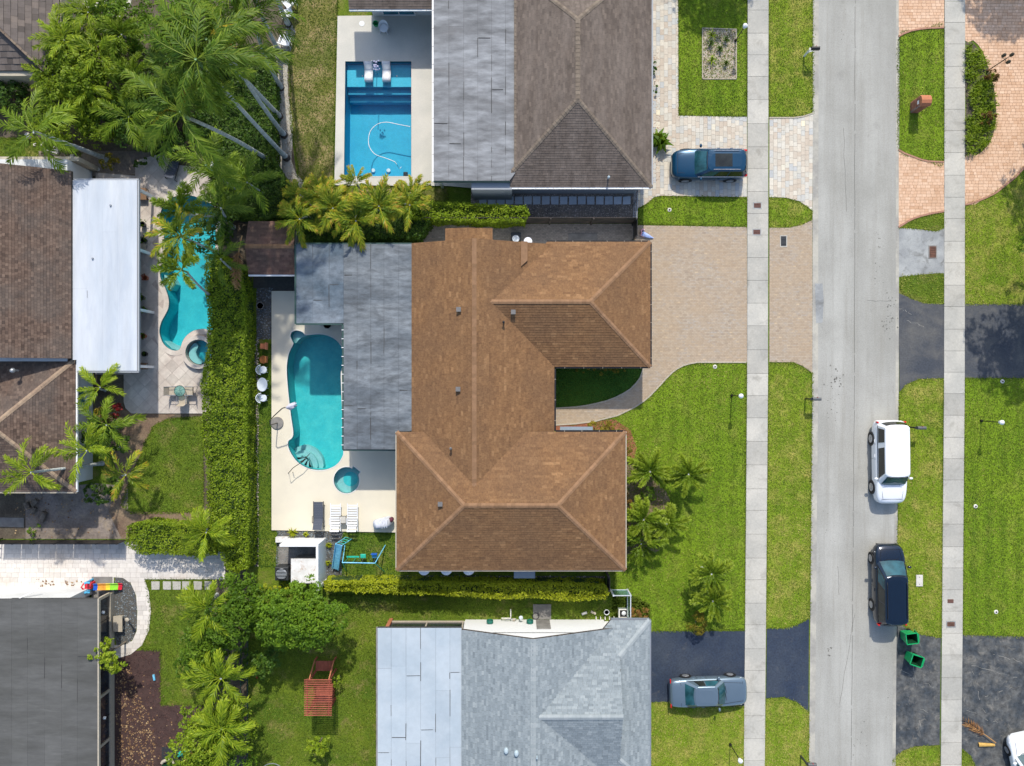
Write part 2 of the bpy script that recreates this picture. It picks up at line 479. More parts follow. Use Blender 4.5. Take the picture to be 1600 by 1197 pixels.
M('plastic_orange', (0.80, 0.36, 0.06), rough=0.35)
M('plastic_yellow', (0.80, 0.60, 0.05), rough=0.35)
M('plastic_lime', (0.30, 0.68, 0.05), rough=0.35)
M('plastic_teal', (0.02, 0.42, 0.30), rough=0.35)
M('plastic_pink', (0.78, 0.42, 0.52), rough=0.4)
M('plastic_lilac', (0.36, 0.46, 0.78), rough=0.4)
M('bin_green', (0.006, 0.30, 0.09), (0.008, 0.36, 0.12), big=4, rough=0.35, small=8, amt=0.1)
M('bin_inside', (0.004, 0.05, 0.02), rough=0.6)
M('sling_grey', (0.065, 0.075, 0.10), rough=0.8, small=20, amt=0.1)
M('cloth_white', (0.60, 0.63, 0.68), (0.52, 0.55, 0.62), big=1.5, rough=0.8)
M('cloth_lilac', (0.50, 0.50, 0.58), rough=0.8, small=12, amt=0.15)
M('cloth_maroon', (0.12, 0.03, 0.05), rough=0.8)
M('table_glass', (0.5, 0.48, 0.42), rough=0.2)
M('stone_tan', (0.42, 0.37, 0.29), small=8, amt=0.15)
M('stone_grey', (0.25, 0.24, 0.22), (0.18, 0.17, 0.16), big=2, small=8, amt=0.2)
M('travertine_bed', (0.42, 0.36, 0.32), small=10, amt=0.15)
M('stone_blue', (0.50, 0.55, 0.60), (0.56, 0.60, 0.64), big=1, small=8, amt=0.08, obj=0.06)
M('stone_white', (0.62, 0.60, 0.55), small=6, amt=0.1, obj=0.1)
M('clay', (0.45, 0.16, 0.08), small=8, amt=0.1)
M('brick_red', None, stops=[(0, (0.24, 0.09, 0.06)), (0.5, (0.33, 0.13, 0.08)), (1, (0.42, 0.19, 0.12))], amt=0.15)
M('brick_obj', (0.34, 0.14, 0.09), small=12, amt=0.2, obj=0.25)
M('hose_green', (0.02, 0.16, 0.12), rough=0.4)
M('hose_white', (0.75, 0.80, 0.82), rough=0.4)
M('rubber', (0.012, 0.012, 0.013), rough=0.8)
M('rim', (0.45, 0.46, 0.47), rough=0.3, metal=0.7)
M('red_lamp', (0.55, 0.01, 0.01), rough=0.15)
M('headlamp', (0.65, 0.68, 0.70), rough=0.1)
M('amber', (0.5, 0.31, 0.08), rough=0.3)
M('car_blue', (0.002, 0.045, 0.10), rough=0.28, coat=0.6, small=2, amt=0.04, metal=0.3)
M('car_navy', (0.002, 0.010, 0.025), rough=0.22, coat=1.0, small=2, amt=0.04, metal=0.3)
M('car_white', (0.80, 0.82, 0.84), rough=0.3, coat=1.0, small=2, amt=0.01)
M('car_silver', (0.155, 0.215, 0.265), rough=0.28, coat=1.0, small=2, amt=0.03, metal=0.5)
M('car_trim', (0.015, 0.015, 0.016), rough=0.5)
M('dead_frond', None, stops=[(0, (0.13, 0.06, 0.025)), (0.5, (0.26, 0.13, 0.05)), (1, (0.42, 0.25, 0.10))], amt=0.1)
glassmat('glass_car', (0.012, 0.05, 0.062), 0.04)
glassmat('glass_side', (0.012, 0.014, 0.012), 0.05)
glassmat('glass_window', (0.01, 0.10, 0.14), 0.05)
glassmat('glass_screen', (0.012, 0.016, 0.022), 0.12)
glassmat('glass_fence', (0.10, 0.22, 0.2), 0.05, 0.45)
watermat('water', (0.90, 0.97, 0.98))
poolmat('pool_turquoise', (0.02, 0.48, 0.52), (0.06, 0.58, 0.58))
poolmat('pool_blue', (0.006, 0.38, 0.60), (0.014, 0.43, 0.64))
poolmat('pool_teal', (0.012, 0.46, 0.54), (0.03, 0.54, 0.60))
poolmat('pool_step', (0.22, 0.52, 0.52), (0.28, 0.58, 0.57))
poolmat('pool_step_blue', (0.02, 0.46, 0.66), (0.04, 0.50, 0.70))
M('pool_tile_dark', (0.02, 0.12, 0.15), rough=0.3)
M('coping_white', (0.66, 0.65, 0.60), small=8, amt=0.05)
# foliage
leafmat('leaf_hedge', [(0, (0.095, 0.16, 0.010)), (0.5, (0.21, 0.31, 0.014)), (1, (0.36, 0.45, 0.03))])
leafmat('leaf_dark', [(0, (0.018, 0.05, 0.008)), (0.5, (0.05, 0.11, 0.012)), (1, (0.12, 0.19, 0.02))], 0.25)
leafmat('leaf_mid', [(0, (0.04, 0.09, 0.008)), (0.5, (0.10, 0.19, 0.012)), (1, (0.20, 0.31, 0.02))])
leafmat('leaf_bright', [(0, (0.09, 0.15, 0.010)), (0.5, (0.20, 0.30, 0.014)), (1, (0.40, 0.48, 0.04))])
leafmat('leaf_yellow', [(0, (0.16, 0.19, 0.010)), (0.5, (0.32, 0.37, 0.015)), (1, (0.52, 0.53, 0.03))])
leafmat('leaf_red', [(0, (0.10, 0.01, 0.012)), (0.6, (0.28, 0.02, 0.03)), (1, (0.45, 0.05, 0.05))])
leafmat('leaf_bronze', [(0, (0.09, 0.04, 0.012)), (0.6, (0.22, 0.12, 0.03)), (1, (0.36, 0.22, 0.07))])
leafmat('leaf_croton', [(0, (0.08, 0.10, 0.010)), (0.5, (0.24, 0.18, 0.02)), (1, (0.48, 0.40, 0.04))])
leafmat('frond_green', [(0, (0.05, 0.105, 0.008)), (0.5, (0.12, 0.20, 0.012)), (1, (0.27, 0.35, 0.03))], 0.3, 0.45)
leafmat('frond_dark', [(0, (0.035, 0.085, 0.010)), (0.5, (0.09, 0.165, 0.012)), (1, (0.25, 0.31, 0.035))], 0.3, 0.5)
leafmat('frond_lime', [(0, (0.06, 0.12, 0.006)), (0.5, (0.17, 0.26, 0.010)), (1, (0.40, 0.47, 0.03))], 0.35, 0.45)
leafmat('frond_gold', [(0, (0.06, 0.12, 0.010)), (0.5, (0.17, 0.25, 0.015)), (0.85, (0.42, 0.40, 0.03)), (1, (0.55, 0.27, 0.05))], 0.35, 0.45)
leafmat('frond_yellow', [(0, (0.30, 0.24, 0.02)), (0.5, (0.50, 0.38, 0.03)), (1, (0.60, 0.40, 0.05))], 0.35, 0.5)
leafmat('grass_blade', [(0, (0.048, 0.088, 0.008)), (0.45, (0.125, 0.185, 0.014)), (0.78, (0.205, 0.255, 0.024)), (1, (0.38, 0.34, 0.10))], 0.2, 0.6)
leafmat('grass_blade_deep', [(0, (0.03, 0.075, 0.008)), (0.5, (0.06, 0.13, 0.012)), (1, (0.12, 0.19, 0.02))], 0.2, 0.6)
leafmat('flower', [(0, (0.30, 0.30, 0.55)), (0.5, (0.55, 0.55, 0.75)), (1, (0.75, 0.75, 0.85))], 0.2)


# ------------------------------------------------------------ mesh building
def wloc(o):
    v = Vector((0, 0, 0))
    while o is not None:
        v += o.location
        o = o.parent
    return v


def tag(o, label=None, cat=None, group=None, kind=None):
    if label: o['label'] = label
    if cat: o['category'] = cat
    if group: o['group'] = group
    if kind: o['kind'] = kind
    return o


def thing(name, loc, label, cat, group=None, rz=0.0):
    o = bpy.data.objects.new(name, None)
    o.empty_display_size = 0.3
    COL.objects.link(o)
    o.location = loc
    o.rotation_euler = (0, 0, rz)
    return tag(o, label, cat, group)


def link_mesh(name, me, mat, parent=None, loc=(0, 0, 0)):
    o = bpy.data.objects.new(name, me)
    if mat is not None and len(me.materials) == 0:
        me.materials.append(MATS[mat])
    o.parent = parent
    o.location = loc
    COL.objects.link(o)
    return o


def copy_tree(o, parent=None):
    c = o.copy()
    COL.objects.link(c)
    c.parent = parent
    for ch in list(o.children):
        copy_tree(ch, c)
    return c


class MB:
    def __init__(self):
        self.v, self.f, self.t = [], [], []

    def add(self, vs, fs, tone=0.5):
        n = len(self.v)
        self.v.extend([tuple(p) for p in vs])
        for f in fs:
            self.f.append([i + n for i in f])
            self.t.append(tone)
        return self

    def box(self, c, s, rz=0.0, tone=0.5, tilt=None):
        """c centre of base, s full size"""
        hx, hy, hz = s[0] / 2, s[1] / 2, s[2]
        p = [Vector((x, y, z)) for z in (0, hz) for x, y in ((-hx, -hy), (hx, -hy), (hx, hy), (-hx, hy))]
        m = Matrix.Rotation(rz, 3, 'Z')
        if tilt is not None:
            m = m @ tilt
        return self.add([m @ q + Vector(c) for q in p],
                        [[0, 3, 2, 1], [4, 5, 6, 7], [0, 1, 5, 4], [1, 2, 6, 5], [2, 3, 7, 6], [3, 0, 4, 7]], tone)

    def bar(self, a, b, w, h=None, up=(0, 0, 1), tone=0.5):
        a, b = Vector(a), Vector(b)
        h = h or w
        d = (b - a).normalized()
        upv = Vector(up)
        if abs(d.dot(upv)) > 0.98:
            upv = Vector((0, 1, 0))
        sx = d.cross(upv).normalized() * (w / 2)
        sz = sx.cross(d).normalized() * (h / 2)
        vs = [e + i * sx + j * sz for e in (a, b) for i, j in ((-1, -1), (1, -1), (1, 1), (-1, 1))]
        return self.add(vs, [[0, 1, 2, 3], [7, 6, 5, 4], [0, 4, 5, 1], [1, 5, 6, 2], [2, 6, 7, 3], [3, 7, 4, 0]], tone)

    def tube(self, pts, r, seg=8, cap=True, tone=0.5):
        pts = [Vector(p) for p in pts]
        rs = r if isinstance(r, (list, tuple)) else [r] * len(pts)
        vs, fs = [], []
        for i, p in enumerate(pts):
            d = (pts[min(i + 1, len(pts) - 1)] - pts[max(i - 1, 0)]).normalized()
            up = Vector((0, 0, 1)) if abs(d.z) < 0.95 else Vector((0, 1, 0))
            a = d.cross(up).normalized()
            b = a.cross(d).normalized()
            for k in range(seg):
                t = 2 * math.pi * k / seg
                vs.append(p + (a * math.cos(t) + b * math.sin(t)) * rs[i])
        for i in range(len(pts) - 1):
            for k in range(seg):
                k2 = (k + 1) % seg
                fs.append([i * seg + k, i * seg + k2, (i + 1) * seg + k2, (i + 1) * seg + k])
        if cap:
            fs.append(list(range(seg)))
            fs.append([len(pts) * seg - 1 - k for k in range(seg)])
        return self.add(vs, fs, tone)

    def prof(self, c, rz, seg=16, tone=0.5, sx=1.0, sy=1.0):
        """lathe: rz list of (radius, z) about vertical axis at c"""
        vs, fs = [], []
        for r, z in rz:
            for k in range(seg):
                t = 2 * math.pi * k / seg
                vs.append((c[0] + r * sx * math.cos(t), c[1] + r * sy * math.sin(t), c[2] + z))
        for i in range(len(rz) - 1):
            for k in range(seg):
                k2 = (k + 1) % seg
                fs.append([i * seg + k, i * seg + k2, (i + 1) * seg + k2, (i + 1) * seg + k])
        fs.append([seg - 1 - k for k in range(seg)])
        fs.append([(len(rz) - 1) * seg + k for k in range(seg)])
        return self.add(vs, fs, tone)

    def flat(self, loops, z, tone=0.5):
        """filled outline with holes at height z; loops of (x,y)"""
        lv = [[Vector((p[0], p[1], 0)) for p in l] for l in loops]
        tr = tessellate_polygon(lv)
        allp = [p for l in lv for p in l]
        fs = []
        for a, b, c in tr:
            n = (allp[b] - allp[a]).cross(allp[c] - allp[a]).z
            fs.append([a, b, c] if n > 0 else [a, c, b])
        return self.add([(p.x, p.y, z) for p in allp], fs, tone)

    def prism(self, loop, z0, z1, tone=0.5, bottom=False):
        self.flat([loop], z1, tone)
        n = len(loop)
        area = sum(loop[i][0] * loop[(i + 1) % n][1] - loop[(i + 1) % n][0] * loop[i][1] for i in range(n))
        vs = [(p[0], p[1], z0) for p in loop] + [(p[0], p[1], z1) for p in loop]
        fs = []
        for i in range(n):
            j = (i + 1) % n
            fs.append([i, j, n + j, n + i] if area > 0 else [j, i, n + i, n + j])
        return self.add(vs, fs, tone)

    def build(self, name, mat, parent=None, local=False, smooth=False, bevel=0, sub=0):
        if local:
            org = Vector((0, 0, 0))
            loc = (0, 0, 0)
        elif parent is not None:
            org = wloc(parent)
            loc = (0, 0, 0)
        else:
            a = np.array(self.v)
            org = Vector(((a[:, 0].min() + a[:, 0].max()) / 2, (a[:, 1].min() + a[:, 1].max()) / 2, a[:, 2].min()))
            loc = org
        me = bpy.data.meshes.new(name)
        ov = (org.x, org.y, org.z)
        me.from_pydata([(p[0] - ov[0], p[1] - ov[1], p[2] - ov[2]) for p in self.v], [], self.f)
        at = me.attributes.new('tone', 'FLOAT', 'FACE')
        at.data.foreach_set('value', self.t)
        if smooth:
            me.polygons.foreach_set('use_smooth', [True] * len(self.f))
        me.validate()
        o = link_mesh(name, me, mat, parent, loc)
        if bevel:
            b = o.modifiers.new('bevel', 'BEVEL')
            b.width = bevel
            b.segments = 2
            b.limit_method = 'ANGLE'
        if sub:
            s = o.modifiers.new('subsurf', 'SUBSURF')
            s.levels = s.render_levels = sub
        return o


def np_mesh(name, verts, quads, tones, mat, parent=None, loc=(0, 0, 0)):
    me = bpy.data.meshes.new(name)
    k = quads.shape[1]
    me.vertices.add(len(verts))
    me.vertices.foreach_set('co', verts.astype(np.float32).ravel())
    me.loops.add(quads.size)
    me.loops.foreach_set('vertex_index', quads.astype(np.int32).ravel())
    me.polygons.add(len(quads))
    me.polygons.foreach_set('loop_start', np.arange(0, quads.size, k, dtype=np.int32))
    at = me.attributes.new('tone', 'FLOAT', 'FACE')
    at.data.foreach_set('value', tones.astype(np.float32))
    me.update(calc_edges=True)
    return link_mesh(name, me, mat, parent, loc)


def px_loop(pts, z=0.0):
    return [P(x, y, z)[:2] for x, y in pts]


def smooth_loop(pts, n=5):
    """Catmull-Rom through closed outline"""
    out = []
    m = len(pts)
    for i in range(m):
        p0, p1, p2, p3 = [np.array(pts[(i + k) % m], float) for k in (-1, 0, 1, 2)]
        for s in range(n):
            t = s / n
            out.append(tuple(0.5 * ((2 * p1) + (-p0 + p2) * t + (2 * p0 - 5 * p1 + 4 * p2 - p3) * t * t + (-p0 + 3 * p1 - 3 * p2 + p3) * t ** 3)))
    return out


def sheet(name, loops_px, z, mat, kind='structure', thick=0.0, parent=None):
    mb = MB()
    loops = [px_loop(l) for l in loops_px]
    mb.flat(loops, z)
    if thick:
        for l in loops:
            n = len(l)
            vs = [(p[0], p[1], z - thick) for p in l] + [(p[0], p[1], z) for p in l]
            mb.add(vs, [[i, (i + 1) % n, n + (i + 1) % n, n + i] for i in range(n)])
    o = mb.build(name, mat, parent)
    if kind: o['kind'] = kind
    return o


def inside(poly, x, y):
    x = np.asarray(x); y = np.asarray(y)
    r = np.zeros(x.shape, bool)
    n = len(poly)
    for i in range(n):
        x1, y1 = poly[i]; x2, y2 = poly[(i + 1) % n]
        if y1 == y2: continue
        c = ((y1 > y) != (y2 > y)) & (x < (x2 - x1) * (y - y1) / (y2 - y1) + x1)
        r ^= c
    return r


def clip_rect(poly, x0, x1, y0, y1):
    def cut(ps, ax, v, keep_gt):
        out = []
        n = len(ps)
        for i in range(n):
            a, b = ps[i], ps[(i + 1) % n]
            ia = (a[ax] >= v) if keep_gt else (a[ax] <= v)
            ib = (b[ax] >= v) if keep_gt else (b[ax] <= v)
            if ia: out.append(a)
            if ia != ib:
                t = (v - a[ax]) / (b[ax] - a[ax])
                out.append((a[0] + (b[0] - a[0]) * t, a[1] + (b[1] - a[1]) * t))
        return out
    for ax, v, g in ((0, x0, True), (0, x1, False), (1, y0, True), (1, y1, False)):
        poly = cut(poly, ax, v, g)
        if len(poly) < 3: return []
    return poly


def parea(p):
    return abs(sum(p[i][0] * p[(i + 1) % len(p)][1] - p[(i + 1) % len(p)][0] * p[i][1] for i in range(len(p)))) / 2


def tile_field(origin, u, v, nrm, poly, tw, th, gap, thick, rnd, slope=False, stagger=0.5, jit=0.0, mb=None, pieces=False, joint=1.0, toner=None):
    """individual tiles or shingle tabs laid in rows over poly (u,v coords), cut to its outline"""
    mb = mb or MB()
    res = []
    us = [p[0] for p in poly]; vs = [p[1] for p in poly]
    u0, u1, v0, v1 = min(us), max(us), min(vs), max(vs)
    nr = int(math.ceil((v1 - v0) / th))
    for r in range(nr):
        a = v0 + r * th
        off = (stagger * (r % 2) if stagger >= 0 else rnd.random()) * tw
        x = u0 - off
        rowt = rnd.uniform(-0.08, 0.08)
        while x < u1:
            w = tw * (1 + rnd.uniform(-jit, jit))
            ps = clip_rect(poly, x + gap / 2, x + w - gap / 2, a + (0 if slope else gap / 2), a + th - (0 if slope else gap / 2))
            cx = x
            x += w
            if len(ps) < 3 or parea(ps) < 0.06 * tw * th: continue
            if parea(ps) > 1.001 * (w * th): continue
            tone = min(1, max(0, rnd.gauss(0.5, 0.2) + rowt)) if toner is None else toner(cx, a)
            k = thick * rnd.uniform(0.7, 1.2)
            def pt(p, up):
                hgt = up * (k * (1 - 0.85 * (p[1] - a) / th) if slope else k)
                return origin + u * p[0] + v * p[1] + nrm * hgt
            n = len(ps)
            top = [pt(p, 1) for p in ps]
            low = [origin + u * p[0] + v * p[1] - nrm * (0.002 if slope else 0.0) for p in ps]
            fs = [list(range(n))]
            ar = sum(ps[i][0] * ps[(i + 1) % n][1] - ps[(i + 1) % n][0] * ps[i][1] for i in range(n))
            if ar < 0: fs = [list(range(n))[::-1]]
            for i in range(n):
                j = (i + 1) % n
                if slope and not (abs(ps[i][1] - a) < 1e-6 and abs(ps[j][1] - a) < 1e-6): continue
                fs.append([i, n + i, n + j, j] if ar > 0 else [j, n + j, n + i, i])
            if pieces:
                m2 = MB(); m2.add(top + low, fs, tone); res.append(m2)
            else:
                mb.add(top + low, fs, tone)
    return res if pieces else mb


def plane_axes(pts):
    """pts world, ccw from above; returns origin,u,v(upslope),n and poly"""
    p = [Vector(q) for q in pts]
    n = Vector((0, 0, 0))
    for i in range(len(p)):
        n += p[i].cross(p[(i + 1) % len(p)])
    n.normalize()
    if n.z < 0: n = -n
    up = Vector((0, 0, 1))
    v = (up - n * up.dot(n))
    v = v.normalized() if v.length > 1e-4 else Vector((0, 1, 0))
    u = v.cross(n).normalized()
    o = min(p, key=lambda q: q.dot(v))
    poly = [((q - o).dot(u), (q - o).dot(v)) for q in p]
    return o, u, v, n, poly


# ------------------------------------------------------------ foliage
def leaf_quads(rs, pts, size, up=0.45, aspect=0.5, outward=None):
    """one folded leaf (a kite of 4 points) per point"""
    n = len(pts)
    nr = rs.normal(size=(n, 3))
    nr[:, 2] = np.abs(nr[:, 2]) + up
    if outward is not None:
        nr += outward * 0.9
    nr /= np.linalg.norm(nr, axis=1)[:, None]
    a = rs.normal(size=(n, 3))
    a -= nr * (a * nr).sum(1)[:, None]
    a /= np.linalg.norm(a, axis=1)[:, None]
    b = np.cross(nr, a)
    s = size * rs.uniform(0.6, 1.35, n)[:, None]
    v = np.empty((n, 4, 3))
    v[:, 0] = pts - a * s * 0.5
    v[:, 1] = pts + b * s * aspect * 0.5 + a * s * 0.05
    v[:, 2] = pts + a * s * 0.5 - nr * s * 0.12
    v[:, 3] = pts - b * s * aspect * 0.5 + a * s * 0.05
    return v.reshape(-1, 3), np.arange(n * 4).reshape(-1, 4)


def clump_noise(rs, pts, k=3.0, n=6):
    t = np.zeros(len(pts))
    for _ in range(n):
        d = rs.normal(size=3); d /= np.linalg.norm(d)
        t += np.sin(pts @ d * k * rs.uniform(0.6, 2.2) + rs.uniform(0, 6.28))
    return t / n


def crown(name, mat, parent, blobs, leaf, dens, seed, aspect=0.5, org=None, tone_mid=0.5, up=0.45):
    """blobs: (x,y,z,rx,ry,rz) lobes; leaves sit in a shell under each lobe's uneven skin"""
    rs = np.random.RandomState(seed)
    P_, O_ = [], []
    for (x, y, z, rx, ry, rz) in blobs:
        # secondary sprigs on every lobe
        area = 4 * math.pi * ((rx * ry) ** 1.6 / 3 + (rx * rz) ** 1.6 / 3 + (ry * rz) ** 1.6 / 3) ** (1 / 1.6)
        nsp = max(8, int(area * 3.6))
        d = rs.normal(size=(nsp, 3)); d /= np.linalg.norm(d, axis=1)[:, None]
        d[:, 2] = np.where(d[:, 2] < -0.55, -d[:, 2], d[:, 2])
        c = np.array([x, y, z]) + d * np.array([rx, ry, rz]) * rs.uniform(0.62, 1.02, (nsp, 1))
        per = max(4, int(area * dens / nsp))
        # each sprig is a small dome of leaves, so the crown breaks into lit caps and dark gaps
        e = rs.normal(size=(nsp * per, 3)) + np.repeat(d, per, 0) * 0.9 + np.array([0, 0, 0.5])
        e /= np.linalg.norm(e, axis=1)[:, None]
        sr = np.repeat(np.minimum(0.30, 0.42 * min(rx, ry, rz)) * rs.uniform(0.6, 1.25, nsp), per)[:, None]
        q = np.repeat(c, per, 0) + e * sr * rs.uniform(0.75, 1.1, (nsp * per, 1))
        P_.append(q); O_.append(e * 1.3)
    P_ = np.concatenate(P_); O_ = np.concatenate(O_)
    keep = P_[:, 2] > 0.05
    P_, O_ = P_[keep], O_[keep]
    v, f = leaf_quads(rs, P_, leaf, up, aspect, O_)
    t = np.clip(tone_mid + 0.16 * rs.normal(size=len(P_)) + 0.28 * clump_noise(rs, P_, 2.2), 0, 1)
    o = np.array(wloc(parent)) if parent is not None else np.array(org)
    return np_mesh(name, v - o, f, t, mat, parent, (0, 0, 0) if parent is not None else tuple(o))


def tree(px, py, blobs, mat, label, cat='tree', name='tree', leaf=0.16, dens=90, seed=1, h=4.0, trunk=0.12, group=None, tone_mid=0.5, world_xy=None):
    """blobs in metres relative to the foot"""
    x, y, _ = P(px, py) if world_xy is None else (*world_xy, 0)
    t = thing(name, (x, y, 0), label, cat, group)
    mb = MB()
    rr = random.Random(seed)
    zt = max(0.3, sum(b[2] for b in blobs) / len(blobs))
    mb.tube([(x, y, -0.05), (x + 0.03, y, zt * 0.35), (x - 0.03, y + 0.04, zt * 0.7)], [trunk, trunk * 0.8, trunk * 0.55], 8)
    for b in blobs:
        e = (x + b[0] * 0.75, y + b[1] * 0.75, b[2])
        s = (x - 0.02, y + 0.02, zt * rr.uniform(0.4, 0.65))
        m_ = tuple((s[i] * 0.5 + e[i] * 0.5) + (0.08 if i == 2 else rr.uniform(-0.1, 0.1)) for i in range(3))
        mb.tube([s, m_, e], [trunk * 0.5, trunk * 0.32, trunk * 0.12], 6)
    mb.build('trunk', 'bark', t, smooth=True)
    crown('crown', mat, t, [(x + b[0], y + b[1], *b[2:]) for b in blobs], leaf, dens, seed, tone_mid=tone_mid)
    return t


def rand_blobs(seed, rx, ry, z, n, r, rz=None):
    rr = random.Random(seed)
    out = []
    for i in range(n):
        a = i * 2.39996 + rr.uniform(-0.3, 0.3)
        k = math.sqrt((i + 0.4) / n)
        s = r * rr.uniform(0.75, 1.2)
        out.append((rx * k * math.cos(a), ry * k * math.sin(a), z - 0.28 * z * k * k * rr.uniform(0.6, 1.2), s, s, (rz or s * 0.75)))
    return out


def hedge(name, px_poly, h, mat, label, leaf=0.12, dens=230, seed=1, cat='hedge', lump=0.25, side=True, tone_mid=0.5, base_px=True, htop=None):
    """clipped hedge: outline is the outline the photograph shows of its top; dense leaves over top and sides"""
    rs = np.random.RandomState(seed)
    top = [P(x, y, h) for x, y in px_poly]
    poly = [(p[0], p[1]) for p in top]
    cx = sum(p[0] for p in poly) / len(poly); cy = sum(p[1] for p in poly) / len(poly)
    t = thing(name, (cx, cy, 0), label, cat)
    xs = [p[0] for p in poly]; ys = [p[1] for p in poly]
    a = parea(poly)
    n = int(a * dens)
    bx = (max(xs) - min(xs)) * (max(ys) - min(ys))
    q = np.stack([rs.uniform(min(xs) - 0.1, max(xs) + 0.1, int(n * bx / a)), rs.uniform(min(ys) - 0.1, max(ys) + 0.1, int(n * bx / a))], 1)
    q = q[inside(poly, q[:, 0], q[:, 1])]
    nc = max(6, int(bx * 6))
    cen = np.stack([rs.uniform(min(xs), max(xs), nc), rs.uniform(min(ys), max(ys), nc)], 1)
    cr_ = rs.uniform(0.20, 0.38, nc)
    dome = np.zeros(len(q)); hor = np.zeros((len(q), 2))
    for k0 in range(0, len(q), 4000):
        qq = q[k0:k0 + 4000]
        dd = np.sqrt(((qq[:, None, :] - cen[None]) ** 2).sum(2)) / cr_[None]
        ix = dd.argmin(1); dm = dd[np.arange(len(qq)), ix]
        dome[k0:k0 + 4000] = np.sqrt(np.clip(1 - dm ** 2, 0, 1)) * cr_[ix]
        hor[k0:k0 + 4000] = (qq - cen[ix]) / cr_[ix][:, None]
    z = h - 0.35 * lump - 0.22 + 0.5 * lump * clump_noise(rs, np.c_[q, np.zeros(len(q))], 2.0) + dome * 0.95 - np.abs(rs.normal(size=len(q))) * 0.06
    Pt = [np.c_[q + rs.normal(size=q.shape) * 0.04, z]]
    hl = np.clip(hor, -1, 1)
    O = [np.c_[hl * 0.9, np.full(len(q), 0.9)]]
    if side:
        m = len(poly)
        for i in range(m):
            p0, p1 = np.array(poly[i]), np.array(poly[(i + 1) % m])
            L = np.linalg.norm(p1 - p0)
            k = int(L * h * dens * 0.75)
            if not k: continue
            s = rs.uniform(0, 1, (k, 1))
            nn = np.array([p1[1] - p0[1], p0[0] - p1[0]]) / L
            w = p0 + (p1 - p0) * s
            if inside(poly, np.array([(p0 + p1)[0] / 2 + nn[0] * 0.05]), np.array([(p0 + p1)[1] / 2 + nn[1] * 0.05]))[0]: nn = -nn
            zz = rs.uniform(0.03, h, k)
            bulge = 0.12 * clump_noise(rs, np.c_[w, zz], 3.0) - np.abs(rs.normal(size=k)) * 0.1
            w = w + nn * bulge[:, None]
            Pt.append(np.c_[w, zz]); O.append(np.tile([nn[0], nn[1], 0.2], (k, 1)))
    Pt = np.concatenate(Pt); O = np.concatenate(O)
    v, f = leaf_quads(rs, Pt, leaf, 0.5, 0.55, O)
    tn = np.clip(tone_mid + 0.18 * rs.normal(size=len(Pt)) + 0.22 * clump_noise(rs, Pt, 1.3), 0, 1)
    org = np.array([cx, cy, 0.0])
    np_mesh('foliage', v - org, f, tn, mat, t)
    core = MB()
    sh = [(cx + (p[0] - cx) * (1 - 0.3 / max(0.6, math.hypot(p[0] - cx, p[1] - cy))), cy + (p[1] - cy) * (1 - 0.3 / max(0.6, math.hypot(p[0] - cx, p[1] - cy)))) for p in poly]
    core.prism(sh, 0.0, h - 0.62 - 0.35 * lump)
    core.build('branches', 'hedge_core', t)
    return t


FRONDS = {}


